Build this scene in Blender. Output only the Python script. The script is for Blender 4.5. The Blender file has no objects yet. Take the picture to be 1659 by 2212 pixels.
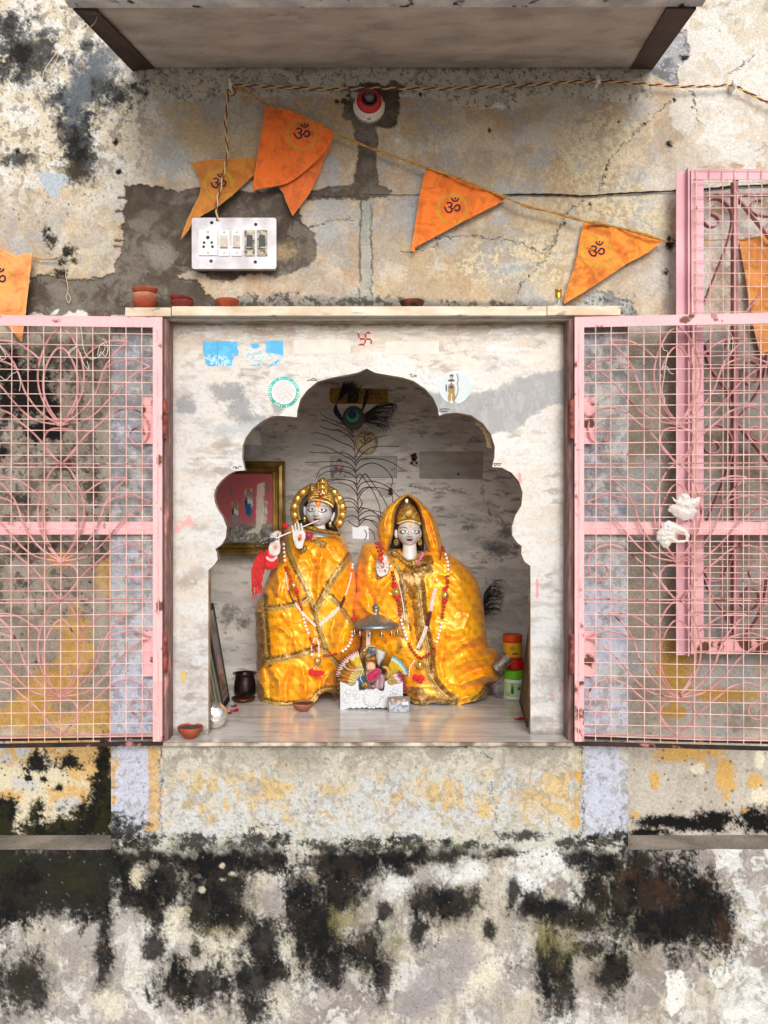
import bpy, bmesh, math, random
import numpy as np
from mathutils import Vector, Matrix, Quaternion

# ------------------------------------------------------------------ camera, sky, sun, exposure
scene = bpy.context.scene
col0 = scene.collection
D = 2.34          # metres from the lens to the face of the upper wall
K = 0.0013        # metres on that wall for one unit of the 1659 x 2212 measuring grid
H = 1.60          # eye height
CX, CY = 829.5, 1106.0

cam_d = bpy.data.cameras.new("camera")
cam = bpy.data.objects.new("camera", cam_d)
col0.objects.link(cam)
cam.location = (0, -D, H)
cam.rotation_euler = (math.radians(90), 0, 0)
cam_d.sensor_fit = 'VERTICAL'
cam_d.sensor_height = 36
cam_d.lens = 36 * D / (2212 * K)
cam_d.clip_start = 0.05
cam_d.clip_end = 500
scene.camera = cam

world = bpy.data.worlds.new("World")
scene.world = world
world.use_nodes = True
wn, wl = world.node_tree.nodes, world.node_tree.links
wn.clear()
SUN_EL, SUN_AZ = math.radians(27), math.radians(170)     # azimuth measured clockwise from +Y
sky = wn.new("ShaderNodeTexSky"); sky.sky_type = 'NISHITA'; sky.sun_disc = False
sky.sun_elevation = SUN_EL; sky.sun_rotation = SUN_AZ
sky.dust_density = 3.0; sky.air_density = 1.0; sky.ozone_density = 1.0
hs = wn.new("ShaderNodeHueSaturation"); hs.inputs['Saturation'].default_value = 0.30
bg = wn.new("ShaderNodeBackground"); bg.inputs['Strength'].default_value = 0.15
wo = wn.new("ShaderNodeOutputWorld")
wl.new(sky.outputs[0], hs.inputs['Color']); wl.new(hs.outputs[0], bg.inputs['Color']); wl.new(bg.outputs[0], wo.inputs['Surface'])

sun_d = bpy.data.lights.new("sun", 'SUN')
sun_d.energy = 1.35; sun_d.angle = math.radians(28); sun_d.color = (1.0, 0.955, 0.89)
sun = bpy.data.objects.new("sun", sun_d); col0.objects.link(sun)
sdir = Vector((math.sin(SUN_AZ) * math.cos(SUN_EL), math.cos(SUN_AZ) * math.cos(SUN_EL), math.sin(SUN_EL)))
sun.rotation_euler = (-sdir).to_track_quat('-Z', 'Y').to_euler()
sun.location = (1, -4, 5)

scene.view_settings.view_transform = 'Standard'
scene.view_settings.look = 'None'
scene.view_settings.exposure = 0.18
scene.view_settings.gamma = 1.0
scene.view_settings.use_curve_mapping = False
scene.render.engine = 'CYCLES'
scene.cycles.max_bounces = 8
scene.cycles.diffuse_bounces = 5

# ------------------------------------------------------------------ helpers
def W(px, py, y=0.0):
    s = (D + y) / D
    return Vector(((px - CX) * K * s, y, H + (CY - py) * K * s))
def Wn(px, py, y):
    s = (D + y) / D
    return np.stack([(px - CX) * K * s, y + 0 * px, H + (CY - py) * K * s], -1)
def lin(v):
    v = v / 255.0
    return v / 12.92 if v <= 0.04045 else ((v + 0.055) / 1.055) ** 2.4
def c(r, g, b, k=1.0):
    return (lin(r) * k, lin(g) * k, lin(b) * k)
AK = 0.72                                     # wall albedo relative to what the eye sees
def cw(r, g, b): return np.array(c(r, g, b, AK))

def sm(a, b, x):
    t = np.clip((x - a) / (b - a), 0, 1)
    return t * t * (3 - 2 * t)
_tab = {}
def vnoise(x, y, seed):
    if seed not in _tab:
        _tab[seed] = np.random.RandomState(seed).rand(256, 256).astype(np.float32)
    T = _tab[seed]
    xi = np.floor(x).astype(np.int64); yi = np.floor(y).astype(np.int64)
    fx = (x - xi); fy = (y - yi)
    fx = fx * fx * (3 - 2 * fx); fy = fy * fy * (3 - 2 * fy)
    x0 = xi & 255; x1 = (xi + 1) & 255; y0 = yi & 255; y1 = (yi + 1) & 255
    return (T[y0, x0] * (1 - fx) + T[y0, x1] * fx) * (1 - fy) + (T[y1, x0] * (1 - fx) + T[y1, x1] * fx) * fy
def fbm(x, y, sc, octs=4, seed=1, rough=0.66):
    t = 0; a = 1; n = 0; octs += 1
    wx = (vnoise(x * 2.1 / sc + 5, y * 2.1 / sc, seed + 90) - .5) * sc * .55; wy = (vnoise(x * 2.1 / sc, y * 2.1 / sc + 8, seed + 91) - .5) * sc * .55
    x = x + wx; y = y + wy
    for o in range(octs):
        f = (2 ** o) / sc
        ca_, sa_ = math.cos(.7 * o), math.sin(.7 * o)
        t = t + a * vnoise((x * ca_ - y * sa_) * f + 17.3 * o, (x * sa_ + y * ca_) * f + 9.1 * o, seed + o)
        n += a; a *= rough
    t = t / n
    return np.clip(0.5 + (t - 0.5) * 2.1, 0, 1)

def sdf(px, py, poly):
    """signed distance (positive inside) and nearest outline point"""
    P = np.asarray(poly, float)
    A = P; B = np.roll(P, -1, 0)
    best = np.full(px.shape, 1e18); nx = np.zeros(px.shape); ny = np.zeros(px.shape)
    ins = np.zeros(px.shape, bool)
    for (ax, ay), (bx, by) in zip(A, B):
        dx, dy = bx - ax, by - ay
        L = dx * dx + dy * dy + 1e-12
        t = np.clip(((px - ax) * dx + (py - ay) * dy) / L, 0, 1)
        qx = ax + t * dx; qy = ay + t * dy
        d = (px - qx) ** 2 + (py - qy) ** 2
        m = d < best
        best = np.where(m, d, best); nx = np.where(m, qx, nx); ny = np.where(m, qy, ny)
        if by != ay:
            cr = ((ay > py) != (by > py)) & (px < (bx - ax) * (py - ay) / (by - ay) + ax)
            ins ^= cr
    d = np.sqrt(best)
    return np.where(ins, d, -d), nx, ny
def pline(px, py, pts):
    """distance to a polyline, side sign and arc length"""
    best = np.full(px.shape, 1e18); tt = np.zeros(px.shape); sg = np.ones(px.shape)
    acc = 0
    for (ax, ay), (bx, by) in zip(pts[:-1], pts[1:]):
        dx, dy = bx - ax, by - ay
        L = math.hypot(dx, dy) + 1e-9
        t = np.clip(((px - ax) * dx + (py - ay) * dy) / (L * L), 0, 1)
        d = (px - ax - t * dx) ** 2 + (py - ay - t * dy) ** 2
        m = d < best
        best = np.where(m, d, best); tt = np.where(m, acc + t * L, tt)
        sg = np.where(m, np.sign((px - ax) * dy - (py - ay) * dx), sg)
        acc += L
    return np.sqrt(best), sg, tt
def smooth_pts(pts, n=6, closed=False):
    """Catmull-Rom"""
    P = [Vector(p) for p in pts]
    out = []
    m = len(P)
    rng = range(m if closed else m - 1)
    for i in rng:
        p0 = P[(i - 1) % m] if (closed or i > 0) else P[0]
        p1 = P[i]; p2 = P[(i + 1) % m]
        p3 = P[(i + 2) % m] if (closed or i + 2 < m) else P[-1]
        for k in range(n):
            t = k / n
            out.append(0.5 * ((2 * p1) + (p2 - p0) * t + (2 * p0 - 5 * p1 + 4 * p2 - p3) * t * t + (3 * p1 - p0 - 3 * p2 + p3) * t ** 3))
    if not closed: out.append(P[-1])
    return out

# ------------------------------------------------------------------ materials
def mat(name, color=(0.5, 0.5, 0.5), rough=0.6, metal=0.0, attr=None, var=None, vscale=30, vstretch=(1, 1, 1),
        bump=0.0, bscale=120, spec=0.4, sheen=0, trans=0, sss=0, fine=0.0, fscale=400, coat=0, alpha=1, rust=None, rscale=14, rlo=.56, emis=None, ior=1.45):
    """Principled material; base = attribute 'Col' or a colour, varied towards `var` by noise,
    `rust` adds a second thresholded noise colour"""
    m = bpy.data.materials.new(name); m.use_nodes = True
    N, L = m.node_tree.nodes, m.node_tree.links
    b = N['Principled BSDF']
    b.inputs['Roughness'].default_value = rough
    b.inputs['Metallic'].default_value = metal
    b.inputs['Specular IOR Level'].default_value = spec
    b.inputs['IOR'].default_value = ior
    if sheen: b.inputs['Sheen Weight'].default_value = sheen
    if trans: b.inputs['Transmission Weight'].default_value = trans
    if coat: b.inputs['Coat Weight'].default_value = coat
    if sss:
        b.inputs['Subsurface Weight'].default_value = sss
        b.inputs['Subsurface Radius'].default_value = (0.004, 0.003, 0.002)
    if alpha < 1: b.inputs['Alpha'].default_value = alpha
    tc = N.new('ShaderNodeTexCoord')
    mp = N.new('ShaderNodeMapping'); mp.inputs['Scale'].default_value = vstretch
    L.new(tc.outputs['Object'], mp.inputs['Vector'])
    if attr:
        a = N.new('ShaderNodeAttribute'); a.attribute_name = attr
        cur = a.outputs['Color']
    else:
        r = N.new('ShaderNodeRGB'); r.outputs[0].default_value = (*color, 1)
        cur = r.outputs[0]
    def mixc(fac, A, B, mode='MIX'):
        x = N.new('ShaderNodeMix'); x.data_type = 'RGBA'; x.blend_type = mode
        if hasattr(fac, 'links') or hasattr(fac, 'is_linked'): L.new(fac, x.inputs[0])
        else: x.inputs[0].default_value = fac
        L.new(A, x.inputs[6])
        if isinstance(B, (tuple, list)): x.inputs[7].default_value = (*B, 1)
        else: L.new(B, x.inputs[7])
        return x.outputs[2]
    def noise(sc, det=5, v=mp):
        n = N.new('ShaderNodeTexNoise'); n.inputs['Scale'].default_value = sc; n.inputs['Detail'].default_value = det
        L.new(v.outputs[0] if v is mp else v, n.inputs['Vector'])
        return n.outputs[0]
    def rng(v, a, bb, o0=0, o1=1):
        x = N.new('ShaderNodeMapRange'); x.inputs[1].default_value = a; x.inputs[2].default_value = bb
        x.inputs[3].default_value = o0; x.inputs[4].default_value = o1
        L.new(v, x.inputs[0]); return x.outputs[0]
    if var is not None:
        cur = mixc(rng(noise(vscale), 0.35, 0.65), cur, tuple(var))
    if fine:
        n = noise(fscale, 6)
        g = rng(n, 0.3, 0.7, 1 - fine, 1 + fine)
        x = N.new('ShaderNodeVectorMath'); x.operation = 'SCALE'
        L.new(cur, x.inputs[0]); L.new(g, x.inputs['Scale'])
        cur = x.outputs[0]
    if rust is not None:
        n = noise(rscale, 8)
        cur = mixc(rng(n, rlo, rlo + 0.07), cur, tuple(rust))
    L.new(cur, b.inputs['Base Color'])
    if emis:
        b.inputs['Emission Color'].default_value = (*emis, 1); b.inputs['Emission Strength'].default_value = 1
    if bump:
        bm_ = N.new('ShaderNodeBump'); bm_.inputs['Strength'].default_value = bump; bm_.inputs['Distance'].default_value = 0.002
        L.new(noise(bscale, 8), bm_.inputs['Height'])
        L.new(bm_.outputs[0], b.inputs['Normal'])
    return m

# ------------------------------------------------------------------ mesh building
def np_mesh(name, V, F, colors=None, smooth=False):
    """V (N,3), F (M,4) or (M,3)"""
    V = np.asarray(V, np.float32); F = np.asarray(F, np.int32)
    used = np.unique(F)
    re = np.full(len(V), -1, np.int32); re[used] = np.arange(len(used), dtype=np.int32)
    V = V[used]; F = re[F]
    if colors is not None: colors = np.asarray(colors, np.float32)[used]
    me = bpy.data.meshes.new(name)
    n, k = F.shape
    me.vertices.add(len(V)); me.vertices.foreach_set('co', V.ravel())
    me.loops.add(n * k); me.loops.foreach_set('vertex_index', F.ravel())
    me.polygons.add(n); me.polygons.foreach_set('loop_start', np.arange(0, n * k, k, dtype=np.int32))
    me.polygons.foreach_set('loop_total', np.full(n, k, np.int32))
    me.update(calc_edges=True)
    if colors is not None:
        a = me.color_attributes.new('Col', 'FLOAT_COLOR', 'POINT')
        a.data.foreach_set('color', np.concatenate([colors, np.ones((len(colors), 1), np.float32)], 1).ravel())
    if smooth: me.shade_smooth()
    return me

class MB:
    def __init__(s): s.v = []; s.f = []
    def add(s, V, F):
        o = len(s.v); s.v += [tuple(p) for p in V]; s.f += [tuple(i + o for i in f) for f in F]; return s
    def box(s, a, b, M=None):
        x0, y0, z0 = a; x1, y1, z1 = b
        V = [Vector(p) for p in ((x0,y0,z0),(x1,y0,z0),(x1,y1,z0),(x0,y1,z0),(x0,y0,z1),(x1,y0,z1),(x1,y1,z1),(x0,y1,z1))]
        if M is not None: V = [M @ p for p in V]
        return s.add(V, [(0,3,2,1),(4,5,6,7),(0,1,5,4),(1,2,6,5),(2,3,7,6),(3,0,4,7)])
    def hexa(s, q0, q1):
        """two quads (near, far), same order"""
        return s.add(list(q0) + list(q1), [(0,1,2,3),(7,6,5,4),(0,4,5,1),(1,5,6,2),(2,6,7,3),(3,7,4,0)])
    def tube(s, pts, r, seg=6, cap=True):
        P = [Vector(p) for p in pts]
        n = len(P)
        R = r if isinstance(r, (list, tuple)) else [r] * n
        up = Vector((0, 0, 1)); rings = []
        t0 = (P[1] - P[0]).normalized()
        nrm = t0.cross(up)
        if nrm.length < 1e-3: nrm = t0.cross(Vector((1, 0, 0)))
        nrm.normalize()
        for i in range(n):
            t = (P[min(i + 1, n - 1)] - P[max(i - 1, 0)])
            if t.length < 1e-9: t = t0.copy()
            t.normalize()
            nrm = nrm - t * nrm.dot(t)
            if nrm.length < 1e-6: nrm = t.orthogonal()
            nrm.normalize()
            bn = t.cross(nrm)
            rings.append([P[i] + (nrm * math.cos(2 * math.pi * k / seg) + bn * math.sin(2 * math.pi * k / seg)) * R[i] for k in range(seg)])
        V = [p for rg in rings for p in rg]
        F = []
        for i in range(n - 1):
            for k in range(seg):
                a = i * seg + k; b2 = i * seg + (k + 1) % seg
                F.append((a, b2, b2 + seg, a + seg))
        if cap:
            F.append(tuple(range(seg - 1, -1, -1))); F.append(tuple((n - 1) * seg + k for k in range(seg)))
        return s.add(V, F)
    def lathe(s, prof, M=None, seg=32, cap=True):
        """profile [(r, z)] round local Z, M places it"""
        V = []; F = []
        for r, z in prof:
            for k in range(seg):
                p = Vector((r * math.cos(2 * math.pi * k / seg), r * math.sin(2 * math.pi * k / seg), z))
                V.append(M @ p if M is not None else p)
        for i in range(len(prof) - 1):
            for k in range(seg):
                a = i * seg + k; b2 = i * seg + (k + 1) % seg
                F.append((a, b2, b2 + seg, a + seg))
        if cap:
            F.append(tuple(range(seg - 1, -1, -1))); F.append(tuple((len(prof) - 1) * seg + k for k in range(seg)))
        return s.add(V, F)
    def ball(s, p, r, seg=10, rings=7, sc=(1, 1, 1), M=None):
        prof = []
        V = []; F = []
        p = Vector(p)
        for i in range(rings + 1):
            a = math.pi * i / rings
            for k in range(seg):
                q = Vector((math.sin(a) * math.cos(2 * math.pi * k / seg) * sc[0], math.sin(a) * math.sin(2 * math.pi * k / seg) * sc[1], math.cos(a) * sc[2])) * r
                if M is not None: q = M @ q
                V.append(p + q)
        for i in range(rings):
            for k in range(seg):
                a = i * seg + k; b2 = i * seg + (k + 1) % seg
                F.append((a, a + seg, b2 + seg, b2))
        return s.add(V, F)
    def ribbon(s, pts, nrm, w, t):
        """flat bar along pts: width w across (pts direction x nrm), thickness t along nrm"""
        P = [Vector(p) for p in pts]; nrm = Vector(nrm).normalized(); V = []; F = []
        n = len(P)
        for i in range(n):
            d = (P[min(i + 1, n - 1)] - P[max(i - 1, 0)]).normalized()
            sd = d.cross(nrm).normalized()
            for a, b2 in ((-1, -1), (1, -1), (1, 1), (-1, 1)):
                V.append(P[i] + sd * a * w / 2 + nrm * b2 * t / 2)
        for i in range(n - 1):
            for k in range(4):
                a = i * 4 + k; b2 = i * 4 + (k + 1) % 4
                F.append((a, b2, b2 + 4, a + 4))
        F.append((3, 2, 1, 0)); F.append(tuple((n - 1) * 4 + k for k in range(4)))
        return s.add(V, F)
    def slab(s, poly, y0, y1):
        """closed outline in grid units, extruded between two distances (kept the same real size)"""
        A = [W(x, y, y0) for x, y in poly]
        B = [Vector((p.x, y1, p.z)) for p in A]
        n = len(A)
        return s.add(A + B, [tuple(range(n)), tuple(range(2 * n - 1, n - 1, -1))] + [(i, i + n, (i + 1) % n + n, (i + 1) % n) for i in range(n)])
    def mesh(s, name, smooth=False):
        me = bpy.data.meshes.new(name)
        me.from_pydata([tuple(p) for p in s.v], [], s.f)
        bm = bmesh.new(); bm.from_mesh(me)
        bmesh.ops.remove_doubles(bm, verts=bm.verts, dist=1e-6)
        bmesh.ops.recalc_face_normals(bm, faces=bm.faces); bm.to_mesh(me); bm.free()
        if smooth: me.shade_smooth()
        return me

def obj(name, me, m=None, parent=None, label=None, cat=None, group=None, kind=None, bevel=0, smooth=False):
    if isinstance(me, MB): me = me.mesh(name, smooth)
    o = bpy.data.objects.new(name, me); col0.objects.link(o)
    if m is not None:
        me.materials.clear(); me.materials.append(m)
    if parent is not None:
        o.parent = parent
        wp = Vector(parent.get('_w', (0, 0, 0)))
        o.location = -wp
        o['_w'] = (0, 0, 0)
    if label: o['label'] = label
    if cat: o['category'] = cat
    if group: o['group'] = group
    if kind: o['kind'] = kind
    if bevel:
        md = o.modifiers.new('bevel', 'BEVEL'); md.width = bevel; md.segments = 2; md.limit_method = 'ANGLE'
    return o
def thing(name, loc, label, cat, group=None):
    o = bpy.data.objects.new(name, None); col0.objects.link(o)
    o.location = loc; o['_w'] = tuple(loc)
    o['label'] = label; o['category'] = cat
    o.empty_display_size = 0.05
    if group: o['group'] = group
    return o

# painted sheets -------------------------------------------------------------
class Canvas:
    def __init__(s, xs, ys, base):
        s.xs = np.asarray(xs, float); s.ys = np.asarray(ys, float)
        s.X, s.Y = np.meshgrid(s.xs, s.ys)
        s.c = np.zeros(s.X.shape + (3,)) + np.asarray(base)
        s.h = np.zeros(s.X.shape)
    def box(s, x0, y0, x1, y1):
        i0, i1 = np.searchsorted(s.xs, [x0, x1]); j0, j1 = np.searchsorted(s.ys, [y0, y1])
        return (slice(max(j0 - 1, 0), j1 + 1), slice(max(i0 - 1, 0), i1 + 1))
    def mix(s, m, color, a=1.0, sl=None):
        if sl is None: sl = (slice(None), slice(None))
        m = (np.clip(m, 0, 1) * a)[..., None]
        s.c[sl] = s.c[sl] * (1 - m) + np.asarray(color) * m
    def rise(s, m, h, sl=None):
        if sl is None: sl = (slice(None), slice(None))
        s.h[sl] += m * h
    def noise(s, sc, octs=4, seed=1, sx=1, sy=1, sl=None):
        if sl is None: sl = (slice(None), slice(None))
        return fbm(s.X[sl] * sx, s.Y[sl] * sy, sc, octs, seed)
    def poly(s, pts, color=None, soft=1.5, jit=5, jsc=14, seed=3, a=1.0, h=0, color2=None):
        P = np.array(pts, float)
        m = jit * 2 + soft + 4
        sl = s.box(P[:, 0].min() - m, P[:, 1].min() - m, P[:, 0].max() + m, P[:, 1].max() + m)
        if s.X[sl].size == 0: return sl, None
        d, _, _ = sdf(s.X[sl], s.Y[sl], pts)
        d = d + (fbm(s.X[sl], s.Y[sl], jsc, 4, seed) - .5) * 2 * jit
        M = sm(-soft, soft, d)
        if color is not None:
            cc = np.asarray(color)
            if color2 is not None:
                f = fbm(s.X[sl], s.Y[sl], 30, 5, seed + 31)[..., None]
                f = sm(.3, .7, f)
                cc = cc * (1 - f) + np.asarray(color2) * f
            s.mix(M, cc, a, sl)
        if h: s.rise(M, h, sl)
        return sl, M
    def blobs(s, L, color, lo=0.0, hi=0.45, rag=0.9, sc=26, seed=9, a=1.0, color2=None, h=0, sy=1.0):
        for (cx, cy, rx, ry) in L:
            sl = s.box(cx - rx * 1.7, cy - ry * 1.7, cx + rx * 1.7, cy + ry * 1.7)
            X, Y = s.X[sl], s.Y[sl]
            if X.size == 0: continue
            n1 = fbm(X, Y * sy, sc, 6, seed, 0.80)
            n0 = fbm(X, Y * sy, sc * 3, 3, seed + 50)
            nf = fbm(X, Y, 5, 2, seed + 33, .8)
            f = 1 - np.sqrt(((X - cx) / rx) ** 2 + ((Y - cy) / ry) ** 2) + rag * .8 * (n1 - .5) + .5 * (n0 - .5) + .38 * (nf - .5)
            M = sm(lo - .10, hi + .14, f)
            cc = np.asarray(color)
            if color2 is not None:
                q = sm(.35, .65, fbm(X, Y, 22, 4, seed + 70))[..., None]
                cc = cc * (1 - q) + np.asarray(color2) * q
            s.mix(M, cc, a, sl)
            if h: s.rise(M, h, sl)
    def crack(s, pts, w=1.3, color=(0.03, 0.028, 0.025), jit=5, seed=21, a=.85, h=0.0015):
        P = np.array(pts, float)
        sl = s.box(P[:, 0].min() - 14, P[:, 1].min() - 14, P[:, 0].max() + 14, P[:, 1].max() + 14)
        X, Y = s.X[sl], s.Y[sl]
        dx = (fbm(X, Y, 12, 3, seed) - .5) * 2 * jit; dy = (fbm(X, Y, 12, 3, seed + 5) - .5) * 2 * jit
        d, _, t = pline(X + dx, Y + dy, pts)
        ww = w * (0.5 + vnoise(t / 18, t * 0, seed + 2))
        M = 1 - sm(ww * .5, ww * 1.3, d)
        s.mix(M, color, a, sl); s.rise(M, h, sl)
    def specks(s, n, rect, r=(1.2, 3.5), color=(0.03, 0.03, 0.03), seed=5, a=.9, h=0):
        R = random.Random(seed)
        for _ in range(n):
            x = R.uniform(rect[0], rect[2]); y = R.uniform(rect[1], rect[3]); q = R.uniform(*r) * R.uniform(.6, 1)
            sl = s.box(x - q * 2, y - q * 2, x + q * 2, y + q * 2)
            X, Y = s.X[sl], s.Y[sl]
            if X.size == 0: continue
            d = np.sqrt((X - x) ** 2 + ((Y - y) * R.uniform(.7, 1.3)) ** 2) + (vnoise(X / 2.5, Y / 2.5, 77) - .5) * q
            M = 1 - sm(q * .6, q * 1.1, d)
            s.mix(M, color, a, sl)
            if h: s.rise(M, h, sl)
    def mesh(s, name, yfun, hole=None, hole_poly=None, keep=None, smooth=True):
        """yfun: distance of the sheet; height s.h is taken off towards the back (+y)"""
        Y = yfun + s.h if not callable(yfun) else yfun(s.X, s.Y) + s.h
        PX, PY = s.X.copy(), s.Y.copy()
        ny, nx = PX.shape
        cxm = (PX[:-1, :-1] + PX[1:, 1:]) / 2; cym = (PY[:-1, :-1] + PY[1:, 1:]) / 2
        k = np.ones(cxm.shape, bool)
        if hole is not None: k &= ~((cxm > hole[0]) & (cxm < hole[2]) & (cym > hole[1]) & (cym < hole[3]))
        if hole_poly is not None:
            d, _, _ = sdf(cxm, cym, hole_poly); inside = d > 0
            k &= ~inside
        if keep is not None:
            d, _, _ = sdf(cxm, cym, keep); k &= d > 0
        for poly in (hole_poly, keep):
            if poly is None: continue
            cnt = np.zeros(PX.shape, int); full = np.zeros(PX.shape, int)
            for a in (0, 1):
                for b in (0, 1):
                    cnt[a:ny - 1 + a, b:nx - 1 + b] += k; full[a:ny - 1 + a, b:nx - 1 + b] += 1
            bd = (cnt > 0) & (cnt < full)
            _, qx, qy = sdf(PX[bd], PY[bd], poly)
            dd = np.hypot(qx - PX[bd], qy - PY[bd]); lim = 2.2 * (s.xs[1] - s.xs[0] + 1e-9)
            if keep is not None and poly is keep: lim = 1e9
            ok = dd < max(lim, 8)
            tx = PX[bd]; ty = PY[bd]; tx[ok] = qx[ok]; ty[ok] = qy[ok]; PX[bd] = tx; PY[bd] = ty
        V = Wn(PX, PY, Y).reshape(-1, 3)
        idx = np.arange(ny * nx).reshape(ny, nx)
        F = np.stack([idx[:-1, :-1], idx[1:, :-1], idx[1:, 1:], idx[:-1, 1:]], -1)[k]
        return np_mesh(name, V, F, s.c.reshape(-1, 3), smooth)

def axis(*segs):
    """segments (start, stop, step) joined"""
    out = []
    for a, b, st in segs:
        n = max(1, int(round((b - a) / st)))
        out += list(np.linspace(a, b, n, endpoint=False))
    out.append(segs[-1][1])
    return np.array(out)

def text_mesh(txt, size, res=3, shear=0, font=None):
    cu = bpy.data.curves.new('txt', 'FONT'); cu.body = txt; cu.size = size; cu.align_x = 'CENTER'; cu.align_y = 'CENTER'
    cu.resolution_u = res; cu.shear = shear
    o = bpy.data.objects.new('txt', cu); col0.objects.link(o)
    dg = bpy.context.evaluated_depsgraph_get(); dg.update()
    me = bpy.data.meshes.new_from_object(o.evaluated_get(dg))
    V = [v.co.copy() for v in me.vertices]; F = [tuple(p.vertices) for p in me.polygons]
    bpy.data.objects.remove(o); bpy.data.curves.remove(cu); bpy.data.meshes.remove(me)
    return V, F
def text_on(mb, txt, cx, cy, size, ys, rot=0.0, lift=0.0012, wscale=1.0):
    """lay lettering (size in grid units) on a surface at distance ys(px,py) or a constant"""
    V, F = text_mesh(txt, size)
    ca, sa = math.cos(rot), math.sin(rot)
    out = []
    for v in V:
        x = v.x * wscale
        px = cx + x * ca + v.y * sa; py = cy - v.y * ca + x * sa
        y = float(ys(np.array([px]), np.array([py]))[0]) if callable(ys) else ys
        out.append(W(px, py, y - lift))
    mb.add(out, F)
# ------------------------------------------------------------------ distances of the big planes
Y_WALL, Y_PED, Y_LOW, Y_PANEL, Y_BACK = 0.0, -0.08, -0.10, -0.035, 0.656
Z_FLOOR = W(0, 1602, Y_LOW).z
def py_at(z, y): return CY - (z - H) / (K * (D + y) / D)

M_plaster = mat('weathered_plaster', attr='Col', rough=.92, spec=.15, bump=.6, bscale=130, fine=.17, fscale=170)
M_conc = mat('raw_concrete', color=c(150, 135, 122, .8), rough=.95, var=c(95, 84, 76, .8), vscale=7, vstretch=(1, 3, 1), bump=.5, bscale=160, fine=.2, fscale=90)

CREAM, WHITE, TAN, PINK_, BLUE_ = cw(228, 216, 194), cw(236, 234, 228), cw(200, 180, 152), cw(204, 184, 168), cw(180, 190, 200)
CEM, CEM2, BLACK, OCH, OCH2 = cw(104, 94, 84), cw(128, 118, 108), cw(34, 33, 31), cw(220, 176, 100), cw(206, 160, 74)
GREY = cw(168, 164, 158)

# ------------------------------------------------------------------ ground
gs = MB(); gs.box((-60, -60, -0.3), (60, 3, 0))
obj('ground', gs, mat('street_ground', color=(.46, .43, .39), rough=.95, var=(.36, .33, .30), vscale=3, bump=.4, bscale=30), kind='structure')

# ------------------------------------------------------------------ upper wall
S = Canvas(axis((-900, -60, 12), (-60, 1720, 2.05), (1720, 2560, 12)), axis((-500, -20, 12), (-20, 1850, 2.05), (1850, 2000, 12)), TAN)
n1 = S.noise(150, 5, 1); n2 = S.noise(90, 5, 2); n3 = S.noise(60, 6, 3); n4 = S.noise(24, 6, 4); n5 = S.noise(10, 5, 5)
S.mix(sm(.45, .62, n1 + .25 * (n4 - .5)), PINK_, .8)
S.mix(sm(.46, .66, n2 + .4 * (n4 - .5)), cw(212, 192, 160), .7)
S.mix(sm(.47, .68, n3 + .3 * (n5 - .5)), BLUE_, .6)
S.mix(sm(.52, .68, S.noise(45, 6, 8) + .3 * (n5 - .5)), CREAM, .5)
S.mix(sm(.56, .82, S.noise(50, 6, 14)), cw(196, 160, 116), .45)
S.mix(sm(.5, .75, S.noise(120, 5, 15)), cw(168, 158, 148), .45)
# whiter towards the right edge and the top left
right = sm(1330, 1560, S.X + 90 * (n2 - .5)) * (1 - sm(640, 900, S.Y))
S.mix(right * sm(.30, .55, n3 * .6 + n4 * .4), cw(232, 222, 206), .85)
S.mix(right * sm(.5, .62, S.noise(70, 6, 61)), cw(238, 236, 232), .8)
left = (1 - sm(250, 430, S.X + 120 * (n2 - .5))) * (1 - sm(330, 560, S.Y + 130 * (n1 - .5)))
S.mix(left, CREAM, .95); S.mix(left * sm(.5, .56, S.noise(30, 6, 62)), WHITE, .9)
S.mix(left * sm(.60, .67, S.noise(16, 6, 63)), cw(150, 140, 124), .75)
# flaky speckle, right of the centre
for (cx, cy, rx, ry) in [(1290, 330, 130, 130), (1330, 440, 150, 60), (1180, 560, 150, 70), (1050, 570, 90, 60), (1420, 500, 90, 60)]:
    f = 1 - np.hypot((S.X - cx) / rx, (S.Y - cy) / ry)
    M = sm(0, .5, f + .4 * (n4 - .5)) * sm(.53, .57, S.noise(7.5, 3, 65))
    S.mix(M, cw(232, 218, 184), .85); S.rise(M, -.0006)
# band under the awning
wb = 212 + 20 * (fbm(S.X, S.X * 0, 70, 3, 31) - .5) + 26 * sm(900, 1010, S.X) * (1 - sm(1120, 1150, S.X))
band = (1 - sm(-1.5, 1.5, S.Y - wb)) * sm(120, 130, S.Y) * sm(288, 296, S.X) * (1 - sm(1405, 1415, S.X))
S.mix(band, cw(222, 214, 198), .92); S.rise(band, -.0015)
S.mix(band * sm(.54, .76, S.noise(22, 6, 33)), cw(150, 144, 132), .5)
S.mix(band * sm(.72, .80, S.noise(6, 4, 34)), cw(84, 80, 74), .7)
S.mix(band * (1 - sm(140, 156, S.Y + 12 * (n4 - .5))), cw(88, 80, 72), .8)
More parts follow.
